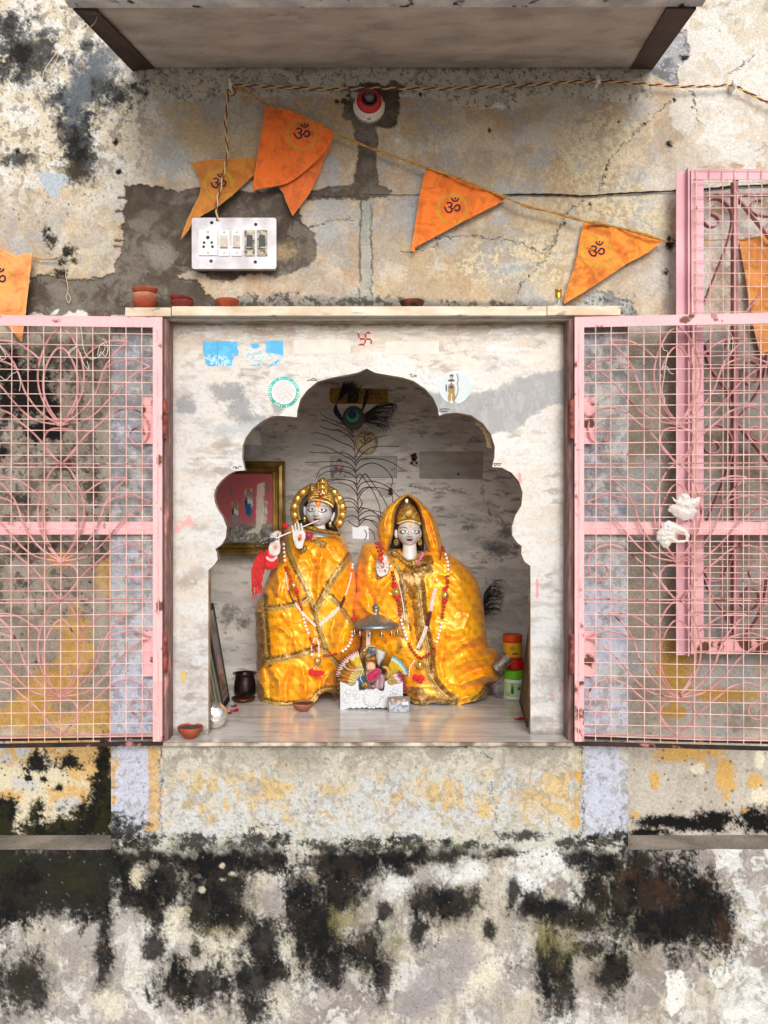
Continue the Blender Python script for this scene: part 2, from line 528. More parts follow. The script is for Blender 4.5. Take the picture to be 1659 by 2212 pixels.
# dark damp growth top left
S.blobs([(55, 115, 95, 82), (10, 60, 60, 40), (190, 95, 26, 20), (215, 175, 62, 92), (245, 200, 60, 36), (165, 215, 42, 60), (160, 280, 40, 70), (170, 345, 42, 52), (120, 215, 40, 22), (38, 345, 30, 22), (8, 150, 40, 40)],
        cw(46, 47, 48), lo=-.16, hi=.42, rag=1.4, sc=26, seed=41, color2=cw(80, 82, 86), a=.93)
S.blobs([(170, 200, 40, 100), (215, 140, 62, 50)], cw(110, 118, 126), lo=.15, hi=.6, rag=1.2, sc=30, seed=45, a=.8)
S.blobs([(170, 340, 22, 40), (165, 300, 18, 30), (40, 120, 36, 34)], BLACK, lo=.0, hi=.5, rag=1.3, sc=18, seed=46, a=.9)
S.specks(420, (0, 0, 300, 480), (1, 3), cw(70, 66, 60), 47, .8)
S.poly([(78, 372), (102, 370), (140, 377), (156, 392), (138, 402), (126, 410), (128, 426), (112, 428), (98, 408)], BLUE_ * 1.15, 1.5, 4, 8, 48)
S.blobs([(165, 375, 28, 30)], cw(70, 62, 46), lo=.1, hi=.6, rag=1.4, sc=12, seed=49, a=.85)
# grey stone showing beside the right bracket
S.poly([(1402, 150), (1445, 60), (1478, 68), (1489, 105), (1487, 128), (1462, 140), (1462, 182), (1436, 176), (1405, 158)], cw(122, 122, 124), 1.5, 5, 10, 51, color2=cw(176, 178, 182), h=.004)
S.specks(60, (1420, 60, 1485, 175), (1, 4), cw(214, 214, 214), 52, .7)
S.blobs([(1478, 126, 14, 9)], BLACK, lo=.1, hi=.5, sc=8, seed=53)
# scar left by the cable chase
patch = [(270,404),(307,399),(357,407),(387,414),(421,407),(500,404),(550,417),(590,402),(645,414),(665,412),(710,405),(764,397),(766,382),(774,327),(768,300),(759,264),(739,252),(744,240),(746,222),
         (759,206),(752,190),(798,176),(831,186),(851,170),(874,183),(866,200),(860,235),(858,268),(835,276),(814,276),(815,309),(814,355),(822,400),(850,414),(832,424),(800,430),(774,432),(704,427),(650,432),(644,445),(650,482),(678,504),(686,538),(682,566),
         (654,578),(640,590),(595,598),(565,590),(531,592),(499,608),(468,605),(444,594),(424,588),(406,585),(386,598),(402,604),(428,608),(438,623),(442,637),(458,642),(470,668),(470,720),(30,720),(44,690),(50,640),(67,598),(93,593),(139,598),(176,605),(208,602),(231,595),(251,591),(249,572),(262,549),(264,531),(268,500),(258,490),(268,480),(273,431)]
sl, M = S.poly(patch, CEM, 1.2, 4.5, 12, 55, color2=CEM2, h=.006)
S.mix(M * sm(.45, .7, S.noise(80, 5, 56, sl=sl)), cw(84, 72, 62), .6, sl)
S.mix(M * sm(.6, .7, S.noise(50, 5, 57, sl=sl)), cw(140, 134, 126), .6, sl)
S.blobs([(352, 552, 40, 34), (338, 545, 20, 26)], cw(150, 144, 132), lo=.0, hi=.6, rag=.8, sc=20, seed=58, a=.7)
for q in ([(255,424),(272,425),(272,430),(254,430)], [(247,453),(270,455),(270,459),(248,460)], [(247,516),(268,518),(268,522),(247,523)], [(244,529),(266,531),(266,535),(246,536)]): S.poly(q, CEM, 1, 1, 6, 59, h=.002)
S.poly([(110,680),(118,670),(128,668),(124,680)], WHITE, 1, 2, 6, 60, h=-.002)
S.poly([(132,684),(150,674),(160,678),(170,668),(190,674),(192,688),(132,690)], WHITE, 1, 3, 6, 61, h=-.002)
S.poly([(56,684),(70,676),(90,678),(100,688),(60,692)], cw(206,202,194), 1, 3, 6, 62, h=-.002)
S.blobs([(743,218,11,9),(752,206,7,6)], cw(80,78,76), lo=.1, hi=.5, rag=.5, sc=8, seed=64, h=.003)
S.poly([(758,196),(776,200),(770,212),(760,214)], WHITE, 1, 3, 6, 65)
# pale grey filler line below the chase
S.poly([(780,432),(803,431),(801,500),(804,560),(801,656),(778,656),(780,600),(777,540),(780,480)], cw(172,176,170), 1.2, 2.5, 10, 66, h=-.0015, color2=cw(190,186,172))
S.crack([(780,434),(778,500),(776,560),(778,600),(777,654)], 1.6, color=cw(90,80,70), jit=3, seed=68)
S.crack([(803,434),(802,500),(804,560),(801,654)], 1.4, color=cw(96,86,76), jit=3, seed=69)
S.poly([(778,480),(780,600),(777,610),(774,540)], cw(120,104,86), 1, 1.5, 8, 67, a=.6)
# patches and loose flakes
S.poly([(920,350),(930,330),(958,330),(962,352),(950,372),(920,370)], cw(190,142,86), 3, 8, 12, 68, a=.35)
S.blobs([(930,380,70,50),(700,470,40,60),(905,470,60,50),(1170,345,50,30),(1100,580,60,20),(640,360,60,50),(370,330,60,60)], BLUE_, lo=.1, hi=.6, rag=1.3, sc=22, seed=69, a=.6)
S.blobs([(430,290,120,60),(560,540,80,30),(620,255,40,24)], cw(204,178,138), lo=.0, hi=.7, rag=1.1, sc=30, seed=70, a=.7)
S.poly([(1060,232),(1070,222),(1086,222),(1092,234),(1080,238),(1070,232)], WHITE, 1, 2, 5, 71)
S.poly([(853,299),(863,300),(861,308),(854,308)], WHITE, 1, 1, 4, 72)
for x, y, r in [(250,307,6),(256,372,6),(37,327,7),(1445,312,6),(1275,443,4),(1448,520,12),(1447,532,7),(1438,590,6),(107,495,4),(1495,232,3),(1057,281,4),(1232,188,2),(1336,262,3),(908,203,4),(728,219,5)]:
    S.blobs([(x, y, r * 1.5, r * 1.5)], BLACK, lo=.2, hi=.6, rag=.8, sc=6, seed=int(x), h=.004)
S.blobs([(112,520,22,28),(135,563,24,26),(160,562,14,10),(98,500,8,20),(150,540,20,20),(128,590,20,14)], cw(44,38,32), lo=.1, hi=.6, rag=1.5, sc=10, seed=74, a=.95, h=.003)
S.blobs([(1448,528,12,20)], cw(60,48,40), lo=.1, hi=.6, rag=1.2, sc=7, seed=75)
S.blobs([(1447,610,5,60)], cw(120,104,86), lo=.1, hi=.9, rag=.6, sc=20, seed=76, a=.5)
for p in ([(1459,215),(1440,226),(1420,243),(1400,262),(1387,272),(1365,300),(1340,322),(1318,345),(1307,368),(1300,392),(1294,416)],
          [(1261,424),(1240,452),(1216,470),(1214,487),(1196,510),(1185,535),(1166,546)], [(1208,500),(1190,540),(1150,590),(1120,620),(1112,655)],
          [(944,514),(1000,508),(1060,512),(1098,520),(1130,530),(1150,538),(1176,548)], [(870,545),(900,542),(945,532),(944,514)],
          [(660,500),(690,484),(730,474),(764,476)], [(1490,190),(1500,210),(1503,250),(1511,265)], [(1630,120),(1600,145),(1570,160)]):
    S.crack(p, 1.2)
S.blobs([(1218,482,6,9),(1310,366,4,6),(1307,382,4,6),(1394,268,4,4),(1457,215,7,6)], BLACK, lo=.1, hi=.5, sc=6, seed=78)
# stones beside the right end of the shelf, dark mottle above the shelf, darker towards it
S.poly([(1244,668),(1262,640),(1290,628),(1318,634),(1345,650),(1368,654),(1378,690),(1240,690)], cw(150,150,148), 1.5, 5, 10, 80, color2=cw(190,192,190), h=.004)
S.specks(90, (1262,632,1372,688), (1.5,4), cw(74,74,76), 81, .8)
sl, M = S.poly([(445,664),(470,646),(520,640),(600,634),(700,640),(770,640),(900,648),(1010,650),(1100,652),(1160,664)], cw(150,152,150), 3, 8, 14, 82, a=.7)
S.mix(M * sm(.5, .58, S.noise(9, 5, 83, sl=sl)), cw(58,54,50), .8, sl)
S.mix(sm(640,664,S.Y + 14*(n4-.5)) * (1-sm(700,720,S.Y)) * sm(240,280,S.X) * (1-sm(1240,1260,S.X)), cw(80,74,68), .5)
# below the shelf line: the stretches seen through the gates
lowm = sm(690, 740, S.Y)
S.mix(lowm, cw(158,148,136), .9); S.mix(lowm * sm(.42,.66, n3), cw(150,138,124), .7); S.mix(lowm * sm(.5,.66, S.noise(34,6,85)), cw(184,178,168), .5)
LL = (S.X < 700)
S.mix(lowm * LL * sm(.54,.74, S.noise(20,6,86)) * (1-sm(1250,1420,S.Y)), cw(96,88,80), .8)
S.blobs([(60,855,52,88),(85,930,30,30),(30,800,36,34),(110,900,22,50),(118,930,26,30),(0,980,30,20),(10,860,30,80)], BLACK, lo=-.05, hi=.3, rag=1.1, sc=18, seed=87, h=.002)
S.blobs([(150,790,60,40),(130,1000,40,40),(200,1060,30,50),(190,1010,30,20),(60,1190,40,30),(30,1080,50,20),(170,890,20,60),(55,1260,30,20),(110,1180,30,12),(145,1010,14,14)], cw(60,56,50), lo=.2, hi=.8, rag=1.7, sc=12, seed=88, a=.85)
S.specks(380, (0,780,240,1500), (1,3.5), cw(60,56,52), 89, .85)
S.blobs([(205,800,20,120),(236,800,12,130)], cw(70,68,68), lo=.0, hi=.9, rag=.8, sc=26, seed=90, a=.75, sy=.4)
S.blobs([(165,1400,46,80),(235,1260,24,46),(200,1560,90,50),(40,1545,80,40),(120,1480,70,40),(130,1210,30,20)], OCH2, lo=-.05, hi=.25, rag=1.0, sc=26, seed=91, color2=OCH, a=.85)
S.blobs([(235,960,22,240),(225,1340,22,140)], cw(196,188,176), lo=.1, hi=.7, rag=.7, sc=30, seed=92, a=.6, sy=.4)
RR = (S.X > 1300)
S.mix(lowm * RR * sm(.42,.62, S.noise(50,6,93)), cw(174,176,178), .6)
S.blobs([(1455,1450,44,90),(1450,1540,30,20),(1560,1500,80,14)], OCH2 * .8, lo=.0, hi=.25, rag=1.0, sc=20, seed=94, a=.9)
S.blobs([(1400,800,50,60),(1560,820,80,60),(1600,1000,60,120),(1480,960,40,80)], cw(120,108,98), lo=.1, hi=.8, rag=1.2, sc=26, seed=95, a=.6)
# foot of the wall, left and right of the pedestal
fl = sm(1560, 1612, S.Y + 40 * (n4 - .5))
S.mix(fl * (S.X < 700), cw(232,220,190), .9)
S.blobs([(195,1640,90,60),(30,1620,60,40),(150,1720,50,30),(90,1600,60,20),(20,1720,30,20)], OCH, lo=.0, hi=.25, rag=1.0, sc=20, seed=96, a=.8)
S.blobs([(36,1688,18,16),(62,1700,26,20),(14,1640,18,20),(48,1620,18,20),(140,1740,26,20),(70,1660,12,10),(8,1600,14,30),(160,1735,20,18)], cw(206,204,200), lo=.1, hi=.4, rag=.9, sc=14, seed=97)
S.blobs([(80,1645,38,30),(150,1650,34,22),(65,1682,10,8),(95,1684,9,7),(126,1702,14,9),(205,1680,16,10),(225,1640,16,60),(222,1700,22,60)], BLACK, lo=.1, hi=.4, rag=1.5, sc=11, seed=98, h=.001)
S.specks(120, (0,1600,240,1740), (1,4), cw(60,54,44), 99, .85)
S.blobs([(-10,1790,90,46),(90,1795,80,42),(190,1780,60,56),(230,1740,36,90),(80,1765,26,40),(20,1755,30,32),(150,1808,160,36),(225,1660,14,60)], cw(28,27,24), lo=-.05, hi=.3, rag=1.1, sc=16, seed=100, color2=cw(44,44,26))
S.mix(fl * RR, cw(206,198,186), .9); S.mix(fl * RR * sm(.5,.56,S.noise(36,5,101)), cw(190,180,168), .9)
S.blobs([(1490,1625,80,24),(1570,1680,26,56),(1412,1690,10,30),(1512,1650,24,20),(1630,1690,20,20),(1610,1755,18,14),(1375,1760,14,10)], OCH, lo=.1, hi=.3, rag=.8, sc=14, seed=102, a=.95, h=-.001)
S.blobs([(1506,1660,20,14),(1640,1720,30,24),(1640,1640,12,26)], cw(232,224,200), lo=.1, hi=.3, rag=.6, sc=12, seed=103, h=-.001)
S.specks(60, (1360,1610,1660,1760), (1,4), cw(90,78,60), 104, .8)
S.blobs([(1500,1778,130,20),(1430,1772,60,14),(1640,1770,60,30),(1550,1768,60,20),(1400,1800,60,12)], cw(24,23,22), lo=-.1, hi=.25, rag=1.0, sc=14, seed=105)
S.specks(500, (-60,-20,1720,1600), (.8,2.2), cw(90,80,68), 106, .5)
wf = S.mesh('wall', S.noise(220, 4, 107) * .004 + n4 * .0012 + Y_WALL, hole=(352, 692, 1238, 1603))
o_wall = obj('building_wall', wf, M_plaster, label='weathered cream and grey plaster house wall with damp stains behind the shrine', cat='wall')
# its body behind the face, and the pier sides round the recess
wb_ = MB()
zt = 3.8
xl, xr = W(352, 0, 0).x, W(1238, 0, 0).x
zT, zB = W(0, 692, 0).z, Z_FLOOR
wb_.box((-2.2, .012, 0), (xl - .002, .8, zt)); wb_.box((xr + .002, .012, 0), (2.2, .8, zt))
wb_.box((xl - .002, .012, zT + .002), (xr + .002, .8, zt)); wb_.box((xl - .002, .7, 0), (xr + .002, .8, zT + .002)); wb_.box((xl - .002, .012, 0), (xr + .002, .7, zB - .03))
obj('masonry_core', wb_, M_conc, parent=o_wall)

# ------------------------------------------------------------------ lower wall that carries the shrine
T = Canvas(axis((-900, -60, 12), (-60, 1720, 2.05), (1720, 2560, 12)), axis((1812, 2230, 2.05), (2230, 2400, 8)), cw(184, 178, 173))
m1 = T.noise(120, 5, 201); m2 = T.noise(60, 6, 202); m3 = T.noise(26, 6, 203); m4 = T.noise(9, 5, 204)
T.mix(sm(.45, .58, m1 * .6 + m2 * .4), cw(150, 142, 138), .85)
T.mix(sm(.50, .64, m2 + .3 * (m4 - .5)), cw(226, 224, 220), .85)
T.mix(sm(.48, .66, T.noise(80, 6, 205) + .3 * (m4 - .5)), cw(206, 198, 178), .65)
T.mix(sm(.5, .75, fbm(T.X, T.Y * .25, 20, 5, 230)), cw(150, 144, 136), .5)
T.mix((1 - sm(1990, 2060, T.Y)) * sm(480, 640, T.X) * 0 + sm(1540, 1600, T.X + 60 * (m3 - .5)) * sm(.44, .6, m3 * .6 + m2 * .4), cw(230, 232, 232), .8)
T.mix((1 - sm(240, 300, T.X)) * sm(1980, 2060, T.Y) * sm(.4, .6, m3), cw(160, 154, 150), .8)
T.blobs([(480,2040,60,40),(560,2080,60,30),(370,1990,70,50),(450,1900,20,60),(1040,2100,60,80),(590,2170,50,30),(230,2170,50,40)], cw(230,224,206), lo=.0, hi=.5, rag=1.0, sc=26, seed=206, a=.85)
T.blobs([(1130,1900,60,60),(1000,1880,60,40),(850,1900,36,50),(1180,1850,90,40),(840,1880,26,30)], cw(232,234,234), lo=.0, hi=.4, rag=1.0, sc=20, seed=207, a=.85)
T.blobs([(590,1950,36,60),(940,2120,50,60),(1000,2060,60,50),(900,2170,60,50)], cw(160,154,156), lo=.0, hi=.5, rag=.9, sc=26, seed=208, a=.8)
T.blobs([(1290,2130,90,50),(1400,2060,60,40)], cw(166,156,146), lo=.0, hi=.6, rag=1.2, sc=30, seed=209, a=.8)
for p in ([(1437,2100),(1470,2096),(1485,2120),(1478,2170),(1450,2195),(1436,2180),(1440,2140)], [(1530,2096),(1570,2090),(1580,2110),(1560,2135),(1545,2130)], [(1560,2190),(1590,2175),(1640,2185),(1640,2200),(1560,2205)]):
    T.poly(p, cw(236,236,230), 1.2, 4, 12, 210, h=-.002)
SO, BR, OL = cw(20, 22, 24), cw(44, 38, 34), cw(52, 50, 30)
# brown-edged damp, then the black growth in it
T.blobs([(740,1940,70,70),(700,2030,60,80),(820,1860,150,40),(1360,1930,120,100),(1450,1980,120,80),(1260,1990,120,50),(1180,2060,60,100),(480,1960,90,80),(520,1850,110,50),(330,1900,80,80),(960,1960,90,50),(800,2040,80,90),(1330,2090,80,60),(930,1850,120,30)],
        cw(118,108,92), lo=-.2, hi=.8, rag=1.0, sc=34, seed=211, color2=cw(130,126,104), a=.75)
T.blobs([(-60,1900,150,110),(60,1890,110,90),(150,1890,100,84),(200,1930,70,66),(290,1850,60,22),(330,1850,40,18),(270,1880,30,50),(288,1932,60,52),(355,1905,34,60),(225,1990,22,80),(240,1850,40,60),
         (480,1850,110,48),(570,1845,46,40),(420,1850,50,30),(480,1925,60,80),(450,1960,50,50),(500,1985,60,26),(565,2035,42,54),(330,2050,28,32),(425,2060,20,26),(440,2130,90,56),(540,2120,60,70),(380,2130,50,50),(545,2180,60,40),
         (50,2122,72,64),(223,2062,22,70),(610,1856,14,8),(660,1920,44,44),(680,2010,62,120),(700,2090,60,60),(645,1960,30,60),(600,2100,30,26),(750,1856,120,26),(690,1868,60,28),(735,1930,50,40),(830,1965,18,22),(800,2060,36,60),(830,2100,26,60),(1020,1850,8,6),
         (930,1845,120,24),(850,1850,60,22),(1090,1842,36,10),(870,1880,24,14),(925,1950,40,44),(985,1945,50,34),(905,2010,20,40),(1110,1924,16,30),(1160,1965,56,26),(1220,1980,54,30),(1150,1940,26,26),(1055,2010,14,20),
         (1300,1870,60,44),(1380,1860,80,40),(1290,1930,50,50),(1360,1930,90,70),(1440,1960,110,100),(1500,1985,100,92),(1545,1975,60,74),(1400,1900,100,60),(1400,2010,110,44),(1260,1990,60,40),
         (740,1880,90,40),(330,1960,40,40),(210,1900,60,90),(0,1930,120,70),(1200,2080,40,80),(1215,2150,44,60),(1310,2110,50,60),(1340,2090,26,50),(1280,2050,60,30),(1250,1850,36,24)],
        SO, lo=-.24, hi=.34, rag=1.15, sc=28, seed=212, sy=.6, color2=BR, a=.95, h=-.001)
T.blobs([(60,1880,170,60),(120,1930,120,60),(200,1880,70,70)], cw(40,41,36), lo=-.2, hi=.5, rag=1.0, sc=30, seed=240, a=.95)
T.blobs([(40,1890,70,60),(110,1920,50,60),(160,1900,60,60),(40,2110,30,40),(10,1880,26,70)], OL, lo=.2, hi=1.0, rag=1.4, sc=20, seed=213, a=.6)
T.blobs([(1500,1990,70,70),(690,2010,44,100),(480,1860,80,30),(480,1950,40,50),(60,1900,60,40),(1180,1960,60,16),(540,2040,24,34),(290,1930,40,40)], cw(22,23,26), lo=.1, hi=.6, rag=1.1, sc=22, seed=214, a=.85)
T.blobs([(1420,1930,90,60),(1350,1890,60,30),(1560,2000,30,70),(1520,1900,30,20)], cw(74,52,34), lo=.2, hi=1.0, rag=1.4, sc=22, seed=215, a=.55)
T.blobs([(1220,2040,50,60),(1170,2030,26,50),(740,1990,30,40),(460,2010,60,16),(680,1900,20,20),(860,2040,26,40)], cw(150,142,92), lo=.2, hi=1.0, rag=1.3, sc=18, seed=216, a=.6, sy=.35)
T.blobs([(300,1885,20,20),(296,1905,16,20),(480,1870,6,6),(502,1887,8,6),(480,1900,10,6),(436,1922,8,8),(300,1914,8,8),(390,1970,20,16)], cw(214,204,180), lo=.1, hi=.5, rag=1.2, sc=8, seed=217, a=.85)
T.specks(420, (-20,1830,1680,2215), (.7,1.7), cw(226,224,216), 218, .4)
T.specks(1100, (-20,1830,1680,2215), (.8,2.2), cw(60,56,50), 219, .7)
T.specks(140, (1050,1840,1300,2020), (.8,2.6), cw(40,38,36), 220, .85)
T.specks(300, (600,1810,1250,1850), (1,5), cw(40,38,32), 221, .85)
top = 1 - sm(1814, 1850, T.Y + 30 * (m3 - .5)); cen = sm(236, 262, T.X) * (1 - sm(1330, 1357, T.X))
T.mix(top * cen, cw(206,206,196), .85)
SEAM = [(270,1800,44,34),(300,1822,60,20),(430,1822,70,26),(545,1818,60,34),(600,1812,30,20),(700,1828,60,16),(800,1826,70,20),(900,1824,90,22),(1000,1826,60,14),(1130,1806,60,14),(1250,1822,60,18),(1310,1815,50,22),(1340,1800,20,34),(960,1818,40,10)]
T.blobs(SEAM, cw(36,36,32), lo=.0, hi=.5, rag=1.8, sc=14, seed=318, a=.92)
T.mix(top * cen * sm(.62, .85, T.noise(22, 5, 223)), cw(160,162,120), .35)
for p in ([(560,1998),(620,2004),(690,1998)], [(1160,2080),(1170,2060),(1200,2052)], [(1100,2100),(1130,2068),(1150,2050)], [(940,2045),(950,2000),(940,1960)]): T.crack(p, 1.0, jit=7)
def ylow(X, Y):
    c_ = sm(236, 250, X) * (1 - sm(1345, 1357, X)); t_ = 1 - sm(1814, 1850, Y)
    return Y_LOW + c_ * t_ * .019 + (m1 - .5) * .010 + (m3 - .5) * .003
lw = T.mesh('plinth', ylow, keep=None)
# cut the two corners above the side ledges: keep faces under the ledge line
o_low = obj('plinth_wall', lw, M_plaster, label='lower wall covered in black mould that the shrine stands on', cat='wall')
LZ = W(0, 1835, Y_LOW).z
for v in o_low.data.vertices:
    s_ = (D + v.co.y) / D; px = v.co.x / (K * s_) + CX
    if (px < 241 or px > 1356) and v.co.z > LZ: v.co.z = LZ; 
lg = MB()
for a, b in ((-900, 240), (1357, 2560)):
    p0, p1 = W(a, 0, Y_LOW).x, W(b, 0, Y_LOW).x
    lg.box((p0, Y_LOW + .006, 0), (p1, -.0005 + .01, LZ - .001))
obj('side_ledge', lg, mat('ledge_concrete', color=c(176, 166, 154, .8), rough=.95, var=c(128, 118, 108, .8), vscale=9, bump=.5, bscale=120, fine=.25, fscale=200), parent=o_low)
cb = MB(); cb.box((W(240, 0, Y_LOW).x, Y_LOW + .03, 0), (W(1357, 0, Y_LOW).x, 0.0, W(0, 1812, Y_PED).z)); obj('masonry_core', cb, M_conc, parent=o_low)

# ------------------------------------------------------------------ the shrine
shrine = thing('wall_shrine', (0, Y_LOW, Z_FLOOR), 'marble lined wall shrine with scalloped arch opening set on a peeling yellow pedestal', 'shrine')
# painted pier and pedestal round the recess
Pd = Canvas(axis((240, 1357, 2.05)), axis((680, 1830, 2.05)), cw(196, 196, 194))
k1 = Pd.noise(70, 5, 301); k2 = Pd.noise(24, 6, 302); k3 = Pd.noise(9, 5, 303)
LIL = cw(202, 206, 224)
piers = ((Pd.X < 352) | (Pd.X > 1238))
Pd.mix(piers * sm(.35, .5, k1), cw(168, 168, 172), .8); Pd.mix(piers * sm(.36, .60, k2 * .4 + k1 * .6 + .26 * sm(1050, 1450, Pd.Y) - .14), LIL, .85)
Pd.mix(piers * (1 - sm(1150, 1300, Pd.Y + 80 * (k1 - .5))) * sm(.35, .7, k2), cw(128, 126, 128), .6)
Pd.mix(piers * sm(.58, .74, Pd.noise(16, 5, 306)), cw(120, 112, 106), .45)
low = sm(1596, 1606, Pd.Y)
mid = low * (~piers)
Pd.mix(mid, cw(208, 203, 190), 1)
Pd.mix(mid * sm(.4, .6, k1), cw(176, 170, 158), .7)
och = sm(1640, 1690, Pd.Y + 40 * (k1 - .5)) * (1 - sm(1765, 1795, Pd.Y + 20 * (k2 - .5)))
Pd.mix(mid * och * sm(.38, .54, fbm(Pd.X * .8, Pd.Y * 1.6, 40, 6, 307, .7) + .22 * sm(1090, 1200, Pd.X) + .25 * (1 - sm(400, 520, Pd.X)) - .06), cw(222, 190, 128), .8, )
Pd.mix(mid * och * sm(.50, .62, fbm(Pd.X, Pd.Y * .35, 26, 6, 308, .7)), cw(206, 210, 212), .8)
Pd.mix(mid * sm(1720, 1780, Pd.Y + 30 * (k1 - .5)) * sm(.48, .56, Pd.noise(30, 6, 309)), cw(214, 218, 222), .8)
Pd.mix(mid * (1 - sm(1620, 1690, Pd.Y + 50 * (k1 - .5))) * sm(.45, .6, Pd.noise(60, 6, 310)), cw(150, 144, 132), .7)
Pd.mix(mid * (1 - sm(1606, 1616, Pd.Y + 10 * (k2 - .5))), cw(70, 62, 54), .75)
Pd.poly([(318,1606),(345,1606),(348,1770),(336,1800),(316,1790),(320,1700)], OCH, 5, 10, 14, 311, a=.8)
Pd.poly([(1236,1606),(1262,1606),(1258,1700),(1250,1790),(1232,1790),(1240,1700)], cw(206,196,170), 1.5, 5, 14, 312, color2=OCH)
Pd.poly([(243,1640),(262,1640),(258,1730),(240,1740)], OCH, 1.5, 6, 12, 313)
Pd.poly([(256,1606),(316,1606),(322,1780),(246,1800)], LIL, 2, 7, 16, 314, a=.9)
Pd.poly([(1266,1606),(1338,1606),(1350,1800),(1262,1806)], LIL, 2, 5, 20, 315, a=.95)
Pd.poly([(1336,1606),(1357,1606),(1357,1640),(1342,1650)], cw(206,200,188), 2, 5, 12, 316)
Pd.mix(low * sm(.60, .72, Pd.noise(9, 5, 317)), cw(150, 142, 128), .5)
Pd.mix(sm(1765, 1826, Pd.Y + 50 * (k2 - .5)) * sm(.3, .6, k2 + .2 * sm(1780, 1830, Pd.Y)), cw(206, 206, 196), .7)
Pd.blobs([(246,1790,20,60)], cw(44,44,40), lo=.0, hi=.5, rag=1.8, sc=9, seed=317, a=.9)
Pd.blobs(SEAM, cw(36,36,32), lo=.0, hi=.5, rag=1.8, sc=14, seed=318, a=.92)
Pd.specks(260, (245,1600,1350,1825), (.8,2.6), cw(96,86,70), 319, .7)
Pd.crack([(345,1606),(348,1680),(344,1760),(350,1800)], 1); Pd.crack([(1258,1606),(1256,1700),(1260,1800)], 1)
Pd.crack([(470,1820),(560,1790),(600,1780)], 1); Pd.crack([(1060,1690),(1068,1740),(1070,1780)], .8); Pd.crack([(860,1606),(1030,1612),(1060,1640)], 1.2)
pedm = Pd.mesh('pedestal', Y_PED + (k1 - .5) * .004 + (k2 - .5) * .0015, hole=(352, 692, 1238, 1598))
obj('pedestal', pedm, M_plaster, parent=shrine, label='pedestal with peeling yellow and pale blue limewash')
# returns (sides) of the pier, and its top under the shelf
pc = MB()
xa, xb = W(240, 0, Y_PED).x, W(1357, 0, Y_PED).x
xi, xj = W(352, 0, Y_PED).x, W(1238, 0, Y_PED).x
zt_, zb_ = W(0, 681, Y_PED).z, W(0, 1812, Y_PED).z
pc.box((xa + .001, Y_PED + .004, zb_), (xi - .001, -.001, zt_)); pc.box((xj + .001, Y_PED + .004, zb_), (xb - .001, -.001, zt_))
pc.box((xi - .001, Y_PED + .004, zb_), (xj + .001, -.001, Z_FLOOR - .03))
obj('pier_core', pc, mat('pier_side', color=c(186, 184, 188, .8), rough=.9, var=c(150, 140, 130, .8), vscale=12, bump=.4), parent=shrine)

# marble facing with the scalloped arch
arch_R = [(792,796),(810,805),(832,809),(869,815),(894,823),(919,840),(936,860),(946,882),(948,898),(963,893),(988,891),(1018,897),(1043,914),(1060,937),(1069,964),(1068,989),(1063,1009),(1084,1010),(1105,1021),(1121,1040),(1129,1064),(1126,1093),(1113,1114),(1106,1138),(1107,1157),(1118,1173),(1127,1179),(1126,1196),(1133,1213),(1146,1223)]
arch_L = [(450,1232),(463,1220),(470,1209),(469,1194),(465,1186),(479,1176),(488,1161),(490,1139),(482,1118),(472,1103),(464,1086),(462,1069),(467,1052),(479,1037),(494,1024),(510,1017),(529,1016),(523,990),(524,962),(531,945),(545,926),(567,909),(587,899),(605,898),(641,901),(642,886),(649,862),(664,842),(686,824),(716,816),(753,809),(775,804)]
opening = arch_R + [(1146,1640),(450,1640)] + arch_L
WM, GM, WARM = cw(232,230,226), cw(142,144,148), cw(212,192,168)
A = Canvas(axis((369, 1221, 2.05)), axis((690, 1590, 2.05)), WM)
def marble(A, seed, k=1.0, warm=.5):
    f = fbm(A.X * .55, A.Y * 1.5, 60, 6, seed, .6); g = fbm(A.X * .5, A.Y * 1.6, 22, 6, seed + 7, .65); h = A.noise(130, 4, seed + 14)
    A.mix(sm(.36, .7, f), cw(228, 218, 206), .8 * k); A.mix(sm(.4, .8, h), cw(220, 222, 226), .6 * k)
    A.mix(sm(.46, .95, g) * sm(.25, .7, h), cw(182, 168, 158), .55 * k)
    A.mix(sm(.66, .98, fbm(A.X * .45, A.Y * 1.3, 20, 5, seed + 21, .6)) * sm(.4, .65, A.noise(110, 3, seed + 33)), cw(140, 118, 104), .55 * k)
marble(A, 401)
A.mix((1 - sm(720, 800, A.Y + 70 * (A.noise(90, 4, 402) - .5))) * sm(.3, .5, fbm(A.X * .5, A.Y * 2, 30, 5, 403)), WARM, .7)
A.mix((1 - sm(700, 760, A.Y)) * sm(.52, .62, fbm(A.X * .4, A.Y * 1.5, 18, 5, 404)), cw(140,112,92), .6)
A.blobs([(495,850,46,26),(520,880,34,44),(400,880,22,26),(560,910,40,20),(600,880,20,20)], GM, lo=.0, hi=.4, rag=.8, sc=22, seed=405, a=.8)
A.blobs([(560,930,60,26),(480,930,40,20)], cw(190,196,200), lo=.0, hi=.5, rag=.8, sc=22, seed=406, a=.8)
sl, M = A.poly([(910,840),(940,850),(985,862),(1040,850),(1090,830),(1140,812),(1190,800),(1222,796),(1222,876),(1180,880),(1130,920),(1090,934),(1040,946),(990,935),(950,900)], cw(146,148,152), 3, 7, 22, 407, a=.85)
A.mix(M * sm(.45, .65, A.noise(18, 5, 408, sx=1.6, sy=.8, sl=sl)), cw(178,180,184), .7, sl)
A.blobs([(430,1240,40,20),(400,1260,30,16),(420,1470,40,30),(400,1440,26,20),(440,1020,40,18),(430,1140,30,10)], cw(168,152,140), lo=.0, hi=.7, rag=1.1, sc=14, seed=409, a=.55)
